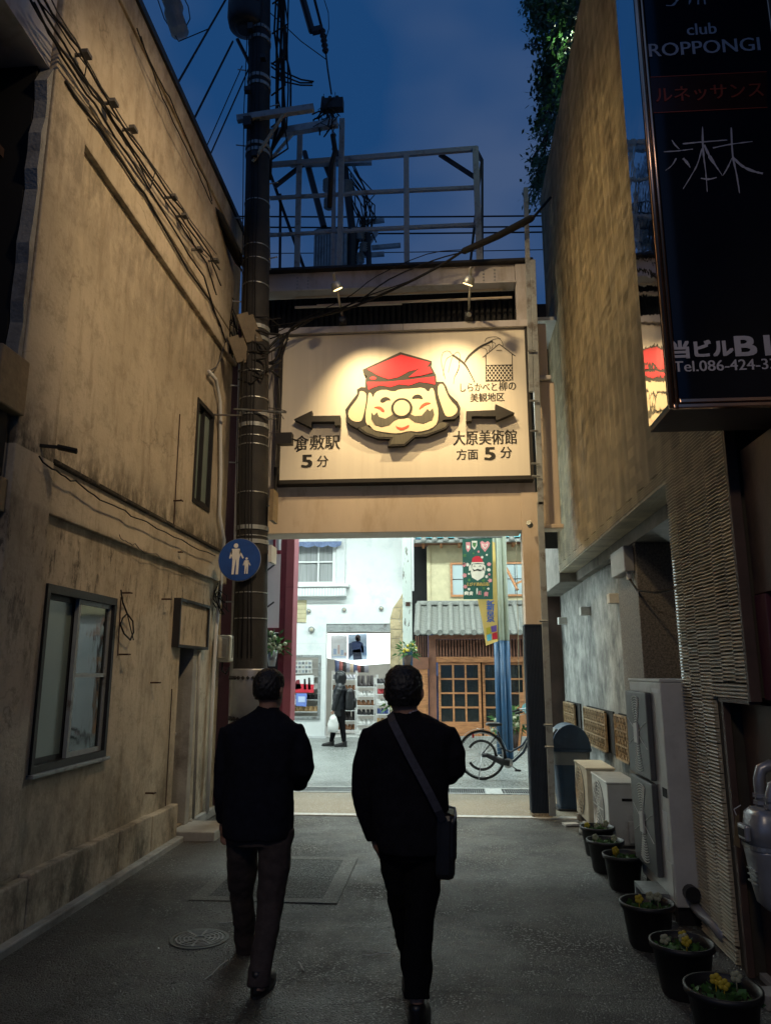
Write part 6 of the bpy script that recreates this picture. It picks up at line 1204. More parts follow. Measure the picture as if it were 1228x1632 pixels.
# flower pots
def pot(x, y, r, h, seedv, blooms, lab):
    t = thing('flower_pot', lab, 'flower pot', (x, y, 0), 'black flower pots along the right wall'); rr = random.Random(seedv)
    o = MB(); n = 32; pr = [(r * .70, 0), (r * .76, .02), (r * .95, h - .03), (r * 1.04, h - .028), (r * 1.05, h), (r * .97, h), (r * .93, h - .04), (r * .90, h - .05)]; k = 0
    for (a, z) in pr:
        for j in range(n): o.v.append(Vector((x + a * math.cos(2 * math.pi * j / n), y + a * math.sin(2 * math.pi * j / n), z)))
    for i in range(len(pr) - 1):
        for j in range(n): a = i * n + j; b = i * n + (j + 1) % n; o.f.append((a, b, b + n, a + n))
    o.build('pot', 'potb', t, smooth=True); MB().rings([(x, y, h - .07, r * .85, r * .85), (x, y, h - .05, r * .90, r * .90)], 20).build('soil', 'soil', t)
    lv = MB(); lv2 = MB()
    for i in range(110):
        a, d = rr.uniform(0, 6.28), rr.uniform(0, r * .85) ** 1; p = Vector((x + d * math.cos(a), y + d * math.sin(a), h - .045)); up = Vector((rr.uniform(-1, 1), rr.uniform(-1, 1), rr.uniform(.3, 1.2))).normalized(); L_ = rr.uniform(.025, .06); w = up.cross(Vector((rr.uniform(-1, 1), rr.uniform(-1, 1), .2))).normalized() * L_ * .32
        (lv if i % 2 else lv2).add([p, p + up * L_ * .5 + w, p + up * L_ + Vector((0, 0, -.008)), p + up * L_ * .5 - w], [(0, 1, 2, 3)])
    stuff(lv.build('foliage', 'leaf', t)); stuff(lv2.build('foliage', 'leaf2', t))
    for (dx, dy, m) in blooms:
        c = Vector((x + dx * r, y + dy * r, h + rr.uniform(-.005, .03))); f = MB(); f.tube([c - Vector((0, 0, .07)), c], .003, 5)
        for k in range(5):
            a = k * 1.256 + rr.uniform(-.2, .2); q = c + Vector((math.cos(a) * .015, -.004, math.sin(a) * .015)); f.ball(q, .014, .005, .013, 8, 5)
        f.build('blossom', m, t, smooth=True)
pot(1.235, 3.84, .162, .255, 1, [(-.15, .1, 'yellow'), (.0, -.1, 'yellow'), (.45, .2, 'palep')], 'nearest black pot, leafy, with an orange-yellow pansy')
pot(1.23, 4.42, .158, .255, 2, [(.15, .35, 'yellow'), (.05, -.05, 'palep'), (.05, -.35, 'yellow'), (-.5, .2, 'palep')], 'second black pot from the camera with a tall yellow pansy')
pot(1.23, 5.11, .158, .255, 3, [(-.3, .0, 'yellow'), (.15, .1, 'palep'), (.45, .1, 'palep')], 'third black pot from the camera, before the tall air conditioner, with pale buds')
pot(1.37, 6.35, .150, .255, 4, [(-.35, .1, 'yellow'), (-.3, .3, 'yellow')], 'fourth black pot from the camera with a single round yellow bloom')
pot(1.34, 6.86, .150, .255, 5, [(.5, .0, 'palep'), (-.5, .2, 'palep')], 'fifth black pot from the camera, mostly green leaves')
pot(1.385, 7.42, .150, .255, 6, [(-.6, .1, 'yellow'), (.0, .2, 'palep'), (.5, -.1, 'palep')], 'farthest black pot, before the low grey air conditioner')
tag(MB().box(1.35, 1.52, 5.62, 5.66, 0, .14).box(1.35, 1.52, 5.90, 5.94, 0, .14).box(1.35, 1.52, 5.62, 5.94, .14, .165).build('bracket_frame', 'galv', loc=(1.43, 5.78, 0)), 'low grey metal bracket frame on the ground by the tall air conditioner', 'bracket')
# gas meter
gm_ = thing('gas_meter', 'grey gas meter with its pipe elbow at the right edge', 'gas meter', (1.60, 4.28, .5))
cx, cy = 1.66, 4.22
rbox(MB(), cx, cy, [(.47, .05, .05), (.50, .085, .085), (.58, .10, .105), (.72, .115, .12), (.75, .12, .125), (.765, .12, .125)], 3.2).build('lower_body', 'meter', gm_, smooth=True)
rbox(MB(), cx, cy, [(.765, .128, .132), (.785, .128, .132)], 3.2).build('flange', 'galv', gm_)
rbox(MB(), cx, cy, [(.785, .118, .122), (.86, .115, .12), (.93, .105, .11), (.955, .08, .085)], 3.2).build('upper_body', 'meter', gm_, smooth=True)
B(cx - .145, cx - .115, cy - .06, cy + .05, .80, .88).build('counter_housing', 'meter', gm_, bevel=.012); B(cx - .148, cx - .145, cy - .045, cy + .035, .82, .86).build('counter_window', 'void', gm_)
for z in (.60, .63, .66): B(cx - .118, cx - .108, cy - .07, cy + .04, z, z + .006).build('rib', 'galv', gm_)
for (dy, top) in ((.07, 1.09), (-.06, 1.02)):
    MB().tube([(cx, cy + dy, .94), (cx, cy + dy, top), (cx + .015, cy + dy, top + .05), (cx + .06, cy + dy, top + .07), (cx + .2, cy + dy, top + .07)], .030, 12).build('pipe', 'meter', gm_, smooth=True)
    for z in (.965, 1.0): MB().cyl((cx, cy + dy, z), (cx, cy + dy, z + .018), .042, n=8).build('union_nut', 'meter', gm_)
MB().poly([(cx - .13, cy + .10, .90), (cx - .10, cy + .13, .90), (cx - .12, cy + .10, .74), (cx - .16, cy + .08, .76)], (.001, .001, 0)).build('tag', 'tanb', gm_)
MB().tube([(cx - .1, cy + .09, .955), (cx - .13, cy + .11, .93), (cx - .12, cy + .11, .90)], .003, 4).build('tag_string', 'line', gm_)
# ================================================================== TREE ON THE ROOF
tr_ = thing('roof_tree', 'dark leafy tree overhanging the top of the tiled wall', 'tree', at(905, 60, X=1.95))
rr = random.Random(8); poly_ = [(842, -20), (940, -20), (920, 60), (902, 130), (884, 210), (870, 285), (858, 318), (846, 296), (852, 262), (862, 225), (866, 180), (862, 120), (876, 70), (858, 40), (845, 15)]
def inside(x, y, P):
    c = False
    for i in range(len(P)):
        (x1_, y1_), (x2_, y2_) = P[i], P[i - 1]
        if (y1_ > y) != (y2_ > y) and x < (x2_ - x1_) * (y - y1_) / (y2_ - y1_) + x1_: c = not c
    return c
br = MB(); tips = []
for pts in ([(950, -30), (915, 40), (890, 120), (872, 210), (860, 300)], [(940, -20), (890, 5), (845, 12)], [(910, 60), (885, 80), (862, 72), (840, 70)], [(895, 110), (870, 130), (862, 150)], [(880, 170), (862, 195), (858, 190)], [(870, 220), (850, 250), (848, 262)], [(905, 80), (895, 60), (870, 40)]):
    q = [at(x, y, X=1.85) for x, y in curve(pts, 3)]; br.tube(q, [.035 * (1 - i / len(q)) + .006 for i in range(len(q))], 6)
br.build('branch', 'rust', tr_, smooth=True); cen = []
while len(cen) < 150:
    x, y = rr.uniform(838, 942), rr.uniform(-20, 320)
    if inside(x, y, poly_): cen.append(at(x, y, X=rr.uniform(1.72, 2.15)))
for (x, y) in ((842, 68), (846, 72), (852, 76), (848, 262), (852, 250), (838, 5), (846, 0), (858, 196)): cen.append(at(x, y, X=1.85))
l1, l2 = MB(), MB()
for i, c in enumerate(cen):
    tgt = l1 if rr.random() < .45 else l2; spread = rr.uniform(.06, .16) if i < 150 else .04
    for k in range(70 if i < 150 else 24):
        p = c + Vector([rr.gauss(0, spread) for _ in range(3)]); d = Vector([rr.uniform(-1, 1), rr.uniform(-1, 1), rr.uniform(-1, .4)]).normalized(); L_ = rr.uniform(.07, .14); w = d.orthogonal().normalized() * L_ * .26
        tgt.add([p, p + d * L_ * .5 + w, p + d * L_, p + d * L_ * .5 - w], [(0, 1, 2, 3)])
stuff(l1.build('crown', 'leaf', tr_)); stuff(l2.build('crown', 'leaf2', tr_))
gl = at(915, 60, X=1.86); light('roof_lamp_light', 'POINT', gl, 22, (.75, 1.0, .70), shadow_soft_size=.06)
rl = thing('roof_lamp', 'small lit lamp hidden among the leaves on the roof edge', 'lamp', gl); MB().cyl(gl + Vector((.1, .1, -.12)), gl + Vector((.1, .1, -.02)), .04).build('body', 'dark', rl)
# ================================================================== BICYCLE
bk = thing('bicycle', 'black step-through city bicycle parked by the blue column', 'bicycle', (.56, 12.2, 0))
RW = .355; BY = 12.2; hub = Vector((.565, BY, .375)); fhub = Vector((1.72, BY - .05, .375)); RO = .375
def circ(c, r, a0=0, a1=360, n=40, dy=0): return [c + Vector((r * math.cos(R(a0 + (a1 - a0) * i / n)), dy, r * math.sin(R(a0 + (a1 - a0) * i / n)))) for i in range(n + 1)]
for c in (hub, fhub):
    w = MB().tube(circ(c, RO - .016), .016, 8, cap=False).build('tyre', 'rubber', bk, smooth=True); MB().tube(circ(c, RO - .042), .011, 6, cap=False).build('rim', 'alu', w, smooth=True)
    sp = MB()
    for k in range(32): a = 2 * math.pi * k / 32; sp.cyl(c + Vector((.02 * math.cos(a + .9), .02 * (-1) ** k, .02 * math.sin(a + .9))), c + Vector((math.cos(a), 0, math.sin(a))) * (RO - .045), .0018, n=3)
    stuff(sp.build('spokes', 'alu', w)); MB().cyl(c + Vector((0, -.05, 0)), c + Vector((0, .05, 0)), .022, n=12).build('hub', 'alu', w)
    f = MB(); q = circ(c, RO + .018, 5, 190, 30)
    for i in range(len(q) - 1): f.bar(q[i], q[i + 1], .045, .004, (q[i] - c))
    f.build('mudguard', 'alu', bk)
g_ = MB(); q = circ(hub, .215, -150, 150, 30, -.045)
for i in range(len(q) - 1): g_.bar(q[i], q[i + 1], .004, .04, (q[i] - hub))
g_.build('skirt_guard', 'blackp', bk)
for k in range(14): a = R(-140 + k * 21); MB().bar(hub + Vector((.11 * math.cos(a), -.045, .11 * math.sin(a))), hub + Vector((.2 * math.cos(a), -.045, .2 * math.sin(a))), .004, .004).build('guard_stay', 'blackp', bk)
bb = Vector((.965, BY, .26)); st_ = Vector((.80, BY, .78)); hd_ = Vector((1.42, BY, .86))
def T_(pts, r_, n='frame_tube', m='blackp'): return MB().tube(pts, r_, 8).build(n, m, bk, smooth=True)
T_([bb, Vector((.83, BY, .72))], .016); T_([Vector((.83, BY, .72)), st_], .012, 'seat_post', 'alu')
T_([bb, bb + Vector((.10, 0, .03)), bb + Vector((.25, 0, .16)), bb + Vector((.36, 0, .38)), hd_ + Vector((0, 0, -.12))], .020, 'frame_tube', 'navy'); T_([Vector((.86, BY, .48)), Vector((1.02, BY, .42)), Vector((1.2, BY, .52)), hd_ + Vector((0, 0, -.02))], .016, 'frame_tube', 'navy')
for s in (-.05, .05):
    T_([bb + Vector((0, s * .6, 0)), hub + Vector((0, s, 0))], .009); T_([hub + Vector((0, s, 0)), Vector((.82, BY + s * .5, .68))], .008); T_([fhub + Vector((0, s, 0)), fhub + Vector((-.10, s, .42)), hd_ + Vector((.02, s * .3, -.1))], .009, 'fork', 'alu')
T_([hd_ + Vector((.02, 0, -.14)), hd_ + Vector((-.02, 0, .10))], .02, 'head_tube'); T_([hd_ + Vector((-.02, 0, .10)), hd_ + Vector((-.03, 0, .22))], .012, 'stem', 'alu')
T_([hd_ + Vector((-.32, -.26, .16)), hd_ + Vector((-.18, -.27, .20)), hd_ + Vector((-.04, -.12, .22)), hd_ + Vector((-.02, .0, .22)), hd_ + Vector((-.04, .12, .22)), hd_ + Vector((-.18, .27, .20)), hd_ + Vector((-.32, .26, .16))], .011, 'handlebar', 'alu')
for s in (-.26, .26): T_([hd_ + Vector((-.34, s, .155)), hd_ + Vector((-.22, s, .185))], .017, 'grip', 'rubber'); T_([hd_ + Vector((-.30, s, .12)), hd_ + Vector((-.16, s, .16))], .005, 'brake_lever', 'alu')
T_([hd_ + Vector((-.16, -.25, .19)), hd_ + Vector((-.08, -.1, .10)), hd_ + Vector((-.0, 0, -.1)), bb + Vector((.15, -.02, .12)), bb], .004, 'brake_cable')
MB().rings([(.76, BY, .80, .02, .02), (.77, BY, .815, .13, .08), (.77, BY, .85, .13, .10), (.75, BY, .865, .09, .07)], 16).build('saddle', 'leather', bk, smooth=True)
for x in (.72, .78): MB().tube([(x, BY - .03, .77), (x, BY - .03, .81)], .012, 6).build('saddle_spring', 'alu', bk)
MB().tube([bb + Vector((.02, -.05, 0)), bb + Vector((-.1, -.05, .02)), hub + Vector((.08, -.05, .0)), hub + Vector((0, -.05, 0))], [.055, .05, .035, .03], 10).build('chain_case', 'blackp', bk, smooth=True)
MB().cyl(bb + Vector((.0, -.075, 0)), bb + Vector((0, -.065, 0)), .075, n=24).build('chainwheel', 'alu', bk)
for (d, a) in ((-1, R(-35)), (1, R(145))):
    e = bb + Vector((.17 * math.cos(a), .08 * d, .17 * math.sin(a))); T_([bb + Vector((0, .08 * d, 0)), e], .010, 'crank', 'alu'); MB().obox(e + Vector((0, .045 * d, 0)), (.09, .08, .022)).build('pedal', 'blackp', bk)
T_([hub + Vector((0, -.06, 0)), hub + Vector((-.06, -.1, -.37)), hub + Vector((.06, -.12, -.37))], .007, 'kickstand', 'alu'); T_([hub + Vector((0, .06, 0)), hub + Vector((-.05, .12, -.37))], .007, 'kickstand', 'alu')
MB().obox(Vector((.44, BY, .66)), (.03, .05, .06)).build('reflector', 'redp', bk); T_([Vector((.50, BY, .775)), Vector((.72, BY, .70))], .006, 'carrier', 'alu')
# ================================================================== PEOPLE
REM = lambda v: ('REMESH', dict(mode='VOXEL', voxel_size=v, use_smooth_shade=True))
SMO = lambda n: ('SMOOTH', dict(factor=.6, iterations=n))
ctex = bpy.data.textures.new('cloth_folds', 'CLOUDS'); ctex.noise_scale = .11; ctex.noise_depth = 2
htex = bpy.data.textures.new('hair_strands', 'CLOUDS'); htex.noise_scale = .014; htex.noise_depth = 2
DIS = lambda s, t=None: ('DISPLACE', dict(texture=t or ctex, strength=s, mid_level=.5, texture_coords='LOCAL'))
def hand(mb, w, d, side, s=1.0, grip=.0):
    """palm with four fingers and a thumb, hanging along d from the wrist w; side = vector towards the thumb"""
    d = Vector(d).normalized(); side = Vector(side); side = (side - d * side.dot(d)).normalized(); n = d.cross(side)
    w = Vector(w); mb.tube([w - d * .03, w, w + d * .04 * s, w + d * .085 * s], [.028 * s, .030 * s, .040 * s, .036 * s], 10, flatn=.55)
    for k, L_ in enumerate((.070, .078, .072, .058)):
        b = w + d * .078 * s + side * (.027 - .018 * k) * s; p1 = b + d * L_ * .45 * s + n * .008 * s; p2 = p1 + (d * (1 - grip) + n * (.45 + grip)).normalized() * L_ * .33 * s; p3 = p2 + (d * (.8 - grip) + n * (.8 + grip)).normalized() * L_ * .28 * s
        mb.tube([b, p1, p2, p3], [.0092 * s, .0088 * s, .0082 * s, .0065 * s], 7)
    b = w + d * .02 * s + side * .03 * s; p1 = b + (d * .7 + side * .6).normalized() * .035 * s; mb.tube([b, p1, p1 + (d + n * .4).normalized() * .03 * s], [.012 * s, .010 * s, .008 * s], 7)
    return mb
def head(t, c, s, face, skin='skin', hair=True, tilt=0):
    """c = centre of the skull, face = unit vector the person looks along"""
    f = Vector(face).normalized(); r = Vector((f.y, -f.x, 0)); u = Vector((0, 0, 1)); c = Vector(c)
    P = lambda a, b, z: c + f * a * s + r * b * s + u * z * s
    def egg(mb, o, rs, n=20):
        k0 = len(mb.v)
        for (z, rf, rs_, of) in rs:
            for j in range(n): a = 2 * math.pi * j / n; mb.v.append(P(o + of + rf * math.cos(a), rs_ * math.sin(a), z))
        for i in range(len(rs) - 1):
            for j in range(n): a = k0 + i * n + j; b = k0 + i * n + (j + 1) % n; mb.f.append((a, b, b + n, a + n))
        mb.f.append(tuple(k0 + j for j in range(n))); mb.f.append(tuple(k0 + (len(rs) - 1) * n + j for j in range(n))); return mb
    return P, egg
def skull(mb, P, egg):
    egg(mb, 0, [(-.115, .02, .02, .055), (-.105, .045, .038, .045), (-.08, .072, .055, .022), (-.04, .090, .068, .008), (.0, .098, .074, 0), (.04, .099, .076, -.004), (.075, .088, .068, -.008), (.10, .062, .050, -.01), (.115, .025, .02, -.01)])
    for s_ in (-1, 1):
        mb.tube([P(-.012, .074 * s_, .018), P(-.022, .088 * s_, .022), P(-.025, .090 * s_, -.005), P(-.012, .080 * s_, -.030)], [.010, .012, .011, .008], 7)
    mb.tube([P(.092, 0, .02), P(.112, 0, -.018), P(.098, 0, -.030)], [.010, .014, .010], 8); mb.tube([P(.088, -.022, -.058), P(.097, 0, -.056), P(.088, .022, -.058)], .007, 6); mb.tube([P(.086, -.03, .035), P(.094, 0, .034), P(.086, .03, .035)], .009, 6)
    return mb
def features(t, P):
    for s_ in (-1, 1): MB().ball(P(.083, .031 * s_, .012), .012, n=8, m=6).build('eye', 'shirt', t, smooth=True); MB().tube([P(.090, .018 * s_, .036), P(.088, .045 * s_, .036)], .004, 5).build('eyebrow', 'hair', t)
def px_rings(Y, rows):
    q = []
    for (y, xl, xr, ry, dy) in rows: a, b = at(xl, y, Y=Y), at(xr, y, Y=Y); q.append(((a.x + b.x) / 2, Y + dy, (a.z + b.z) / 2, (b.x - a.x) / 2, ry))
    return q
def pt(x, y, Y): return at(x, y, Y=Y)
# ---- man on the left
YM = 4.42
m1 = thing('person', 'man in a dark jacket and brown trousers walking away on the left', 'person', (-.97, 4.4, 0))
hc_ = pt(429.5, 1102, YM); P, egg = head(m1, hc_, 1.0, (.25, 1, 0))
LEG1 = [pt(441, 1325, YM), pt(431, 1440, YM - .03), pt(413, 1556, YM - .19)]; LEG2 = [pt(385, 1322, YM + .02), pt(386, 1425, YM + .22), pt(391, 1512, YM + .40)]
AR1 = [pt(470, 1163, YM), pt(481, 1205, YM - .02), pt(485, 1224, YM - .02), pt(476, 1246, YM + .13), pt(466, 1252, YM + .22)]; AL1 = [pt(364, 1165, YM), pt(357, 1215, YM), pt(354, 1265, YM + .02), pt(357, 1306, YM + .10)]
bm_ = skull(MB(), P, egg); bm_.tube([pt(429, 1104, YM), pt(428, 1124, YM - .01), pt(427, 1150, YM)], [.055, .056, .07], 14)
bm_.rings(px_rings(YM, [(1322, 366, 458, .11, 0), (1290, 372, 454, .115, 0), (1230, 378, 452, .10, 0), (1175, 372, 468, .10, 0), (1152, 392, 460, .08, 0), (1140, 410, 446, .06, 0)]), 18)
bm_.tube(AR1, [.045, .042, .04, .034, .028], 10); bm_.tube(AL1, [.045, .042, .036, .028], 10); hand(bm_, AR1[-1], (-.4, .6, -.1), (0, .2, 1)); hand(bm_, AL1[-1], (.05, .35, -.9), (1, .1, 0))
bm_.tube(LEG1 + [pt(411, 1580, YM - .21)], [.08, .055, .04, .036], 12); bm_.tube(LEG2 + [pt(391, 1532, YM + .40)], [.08, .055, .04, .036], 12)
for k, e in enumerate((LEG1[-1], LEG2[-1])): bm_.tube([Vector((e.x, e.y, .06)), Vector((e.x, e.y + .10, .045)), Vector((e.x, e.y + .18, .03))], [.035, .036, .026], 8)
b1 = bm_.build('body', 'skin', m1, mods=(REM(.0085), SMO(3))); features(m1, P)
jk = MB().rings(px_rings(YM, [(1334, 357, 464, .150, .0), (1318, 356, 466, .152, 0), (1285, 358, 467, .150, 0), (1250, 361, 469, .142, 0), (1215, 362, 472, .138, -.005), (1180, 358, 479, .135, -.01), (1164, 356, 481, .122, -.01), (1154, 362, 474, .108, -.008), (1147, 376, 466, .092, -.005), (1139, 394, 455, .078, 0), (1131, 409, 445, .068, 0), (1124, 411, 443, .062, 0)]), 26, 2.4)
jk.tube([AR1[0] + Vector((-.07, 0, -.01))] + AR1[:4] + [AR1[3].lerp(AR1[4], .5)], [.045, .060, .062, .060, .052, .047], 14); jk.tube([AL1[0] + Vector((.07, 0, -.01)), AL1[0], AL1[1], AL1[2], AL1[3]], [.045, .058, .058, .053, .047], 14)
jo = jk.build('jacket', 'suit', m1, mods=(REM(.010), SMO(4), DIS(.022)))
ts = MB().rings(px_rings(YM, [(1345, 364, 461, .115, .0), (1320, 360, 460, .125, 0), (1295, 366, 456, .12, 0)]), 20)
ts.tube([LEG1[0] + Vector((0, 0, .02)), LEG1[0].lerp(LEG1[1], .5), LEG1[1], LEG1[1].lerp(LEG1[2], .5), LEG1[2], LEG1[2] + Vector((0, -.01, -.045))], [.098, .088, .074, .066, .060, .060], 14)
ts.tube([LEG2[0] + Vector((0, 0, .02)), LEG2[0].lerp(LEG2[1], .5), LEG2[1], LEG2[1].lerp(LEG2[2], .5), LEG2[2], LEG2[2] + Vector((0, 0, -.03))], [.100, .090, .073, .064, .058, .058], 14)
ts.build('trousers', 'trous', m1, mods=(REM(.010), SMO(3), DIS(.030)))
def shoe_big(t, e, yaw=0, mat='leather', s=1.0, roll=0):
    m = MB().rings([(0, .095 * s, 0, .048 * s, .145 * s), (0, .095 * s, .02, .052 * s, .148 * s), (0, .085 * s, .045, .047 * s, .132 * s), (0, .035 * s, .07, .042 * s, .085 * s), (0, .0, .095, .040 * s, .052 * s), (0, -.005, .115, .036 * s, .045 * s)], 20)
    r_ = Euler((roll, 0, yaw)).to_matrix()
    for i, v in enumerate(m.v): m.v[i] = r_ @ v + Vector((e[0], e[1], e[2]))
    o = m.build('shoe', mat, t, smooth=True)
    h = MB().rings([(0, .095 * s, -.012, .05 * s, .147 * s), (0, .095 * s, .002, .05 * s, .147 * s)], 18)
    for i, v in enumerate(h.v): h.v[i] = r_ @ v + Vector((e[0], e[1], e[2]))
    h.build('sole', 'rubber', o); return o
f1 = at(409, 1590, Z=0); shoe_big(m1, (LEG1[2].x - .005, LEG1[2].y - .005, .014), R(-6), s=1.0); shoe_big(m1, (LEG2[2].x, LEG2[2].y, .014), R(8), roll=0)
hr = MB(); egg(hr, 0, [(-.045, .070, .070, -.022), (-.02, .084, .081, -.024), (.02, .100, .087, -.020), (.05, .107, .089, -.013), (.085, .100, .082, -.010), (.112, .074, .063, -.010), (.132, .030, .030, -.01)])
hr.build('hair', 'hair', m1, mods=(REM(.006), SMO(1), DIS(.014, htex))); MB().tube([P(.03, -.045, -.125), P(-.03, -.052, -.122), P(-.062, 0, -.118), P(-.03, .052, -.122), P(.03, .045, -.125)], .012, 6).build('shirt_collar', 'suit', m1, smooth=True)
# ---- man on the right, bag strap across his back
YN = 3.92
m2 = thing('person', 'man in black with a shoulder bag walking away, right of the other', 'person', (-.2, 3.95, 0))
hc_ = pt(643.5, 1106, YN); P, egg = head(m2, hc_, 1.10, (.05, 1, 0))
LEG1 = [pt(679, 1350, YN), pt(668, 1470, YN + .0), pt(664, 1580, YN - .02)]; LEG2 = [pt(630, 1348, YN + .02), pt(646, 1462, YN + .20), pt(656, 1545, YN + .36)]
AR = [pt(714, 1173, YN), pt(723, 1203, YN - .01), pt(723, 1222, YN - .01), pt(712, 1236, YN + .16), pt(700, 1236, YN + .25)]; AL = [pt(591, 1173, YN), pt(581, 1215, YN - .01), pt(579, 1262, YN), pt(588, 1306, YN + .06), pt(597, 1334, YN + .1)]
bm_ = skull(MB(), P, egg); bm_.tube([pt(646, 1106, YN), pt(646, 1130, YN - .01), pt(648, 1160, YN)], [.058, .060, .075], 14)
bm_.rings(px_rings(YN, [(1345, 612, 703, .11, 0), (1300, 606, 704, .115, 0), (1240, 604, 700, .105, 0), (1185, 598, 706, .105, 0), (1162, 612, 696, .09, 0), (1148, 628, 672, .06, 0)]), 18)
bm_.tube(AR, [.045, .042, .04, .034, .028], 10); bm_.tube(AL, [.045, .042, .036, .03, .026], 10); hand(bm_, AR[-1], (-.5, .6, .2), (0, .2, 1)); hand(bm_, AL[-1], (.35, .4, -.7), (1, .3, 0))
bm_.tube(LEG1 + [pt(664, 1605, YN - .02)], [.08, .055, .04, .036], 12); bm_.tube(LEG2 + [pt(656, 1565, YN + .36)], [.08, .055, .04, .036], 12)
for e in (LEG1[-1], LEG2[-1]): bm_.tube([Vector((e.x, e.y, .06)), Vector((e.x, e.y + .10, .045)), Vector((e.x, e.y + .18, .03))], [.035, .036, .026], 8)
bm_.build('body', 'skin', m2, mods=(REM(.0085), SMO(3))); features(m2, P)
jk = MB().rings(px_rings(YN, [(1356, 604, 712, .148, .0), (1338, 599, 714, .152, 0), (1300, 592, 715, .152, 0), (1260, 586, 715, .148, 0), (1220, 583, 716, .145, -.005), (1188, 581, 720, .14, -.01), (1170, 581, 724, .128, -.01), (1159, 588, 718, .112, -.008), (1151, 602, 706, .098, -.005), (1143, 616, 690, .082, 0), (1137, 627, 671, .070, 0), (1131, 630, 666, .064, 0)]), 26, 2.4)
jk.tube([AR[0] + Vector((-.08, 0, -.01))] + AR, [.045, .061, .063, .060, .052, .044], 14); jk.tube([AL[0] + Vector((.08, 0, -.01))] + AL, [.045, .062, .066, .062, .054, .047], 14)
jo2 = jk.build('jacket', 'suit2', m2, mods=(REM(.010), SMO(4), DIS(.020)))
ts = MB().rings(px_rings(YN, [(1368, 611, 702, .115, .0), (1345, 608, 706, .125, 0), (1315, 606, 706, .12, 0)]), 20)
ts.tube([LEG1[0] + Vector((0, 0, .02)), LEG1[0].lerp(LEG1[1], .5), LEG1[1], LEG1[1].lerp(LEG1[2], .5), LEG1[2], LEG1[2] + Vector((0, -.01, -.03))], [.092, .085, .075, .069, .064, .066], 14)
ts.tube([LEG2[0] + Vector((0, 0, .02)), LEG2[0].lerp(LEG2[1], .5), LEG2[1], LEG2[1].lerp(LEG2[2], .5), LEG2[2], LEG2[2] + Vector((0, 0, -.03))], [.092, .082, .070, .062, .056, .056], 14)
ts.build('trousers', 'trous2', m2, mods=(REM(.010), SMO(3), DIS(.028)))
shoe_big(m2, (LEG1[2].x + .0, LEG1[2].y - .01, .014), R(-5), s=1.05); shoe_big(m2, (LEG2[2].x, LEG2[2].y, .014), R(5), s=1.0)
hr = MB(); egg(hr, 0, [(-.05, .070, .072, -.022), (-.02, .084, .082, -.024), (.02, .100, .088, -.020), (.05, .107, .090, -.013), (.085, .101, .084, -.010), (.112, .076, .067, -.010), (.131, .034, .034, -.01)])
hr.build('hair', 'hair', m2, mods=(REM(.006), SMO(1), DIS(.014, htex)))
MB().rings([(v[0], v[1], v[2], v[3], v[4]) for v in px_rings(YN, [(1138, 629, 669, .066, -.004), (1128, 632, 664, .060, -.004)])], 20).build('shirt_collar', 'shirt', m2, smooth=True)
# shoulder bag (top level: it hangs from the man) with its strap laid over the jacket
bgx = pt(707, 1340, YN); bag = thing('shoulder_bag', 'black shoulder bag hanging at the right man\'s hip on a grey strap', 'bag', bgx)
MB().obox(bgx + Vector((.005, .02, -.005)), (.10, .29, .30), (0, R(2), 0)).build('body', 'leather', bag, bevel=.03); MB().obox(bgx + Vector((.035, .02, .03)), (.055, .285, .2), (0, R(2), 0)).build('flap', 'leather', bag, bevel=.02)
MB().tube([bgx + Vector((.045, -.12, .10)), bgx + Vector((.06, -.12, .14)), bgx + Vector((.055, -.10, .17)), bgx + Vector((.03, -.08, .17))], .006, 6).build('buckle', 'galv', bag, smooth=True)
sb = []; key = [(622, 1138, .02), (625, 1150, .13), (636, 1172, .19), (650, 1200, .20), (667, 1232, .20), (684, 1264, .20), (698, 1292, .18), (708, 1312, .12)]
for i in range(len(key) - 1):
    for k in range(5):
        t = k / 5; sb.append(pt(key[i][0] * (1 - t) + key[i + 1][0] * t, key[i][1] * (1 - t) + key[i + 1][1] * t, YN - (key[i][2] * (1 - t) + key[i + 1][2] * t)))
sm = MB(); vs = []
for i, p in enumerate(sb):
    d = (sb[min(i + 1, len(sb) - 1)] - sb[max(i - 1, 0)]).normalized(); w = d.cross(Vector((0, 1, 0))).normalized() * .019; vs += [p + w, p - w]
sm.add(vs, [(2 * i, 2 * i + 1, 2 * i + 3, 2 * i + 2) for i in range(len(sb) - 1)])
sm.build('strap', 'strap', bag, mods=(('SHRINKWRAP', dict(target=jo2, wrap_method='NEAREST_SURFACEPOINT', wrap_mode='OUTSIDE', offset=.006)), ('SOLIDIFY', dict(thickness=.003, offset=1))))
# ---- pedestrian crossing in front of the shop, seen from the side, walking left
YP = 17.2
m3 = thing('person', 'pedestrian in a hooded black puffer jacket walking left past the shoe shop', 'person', (-2.4, YP, 0))
hc_ = pt(541, 1079, YP); P, egg = head(m3, hc_, 1.0, (-1, .05, -.0))
L1 = [pt(543, 1136, YP - .08), pt(546, 1160, YP - .08), pt(548, 1182, YP - .08)]; L2_ = [pt(539, 1136, YP + .08), pt(532, 1160, YP + .08), pt(528, 1182, YP + .08)]
A1 = [pt(541, 1098, YP - .20), pt(535, 1116, YP - .22), pt(531, 1133, YP - .20)]; A2 = [pt(541, 1098, YP + .20), pt(548, 1116, YP + .22), pt(544, 1132, YP + .2)]
bm_ = skull(MB(), P, egg); bm_.tube([pt(541, 1085, YP), pt(541, 1098, YP)], [.05, .06], 12); bm_.rings([(v[0], v[1], v[2], v[3], .16) for v in px_rings(YP, [(1138, 537, 546, .1, 0), (1120, 537, 546, .1, 0), (1100, 536, 547, .1, 0), (1094, 538, 545, .1, 0)])], 14)
for A in (A1, A2): bm_.tube(A, [.045, .038, .03], 8)
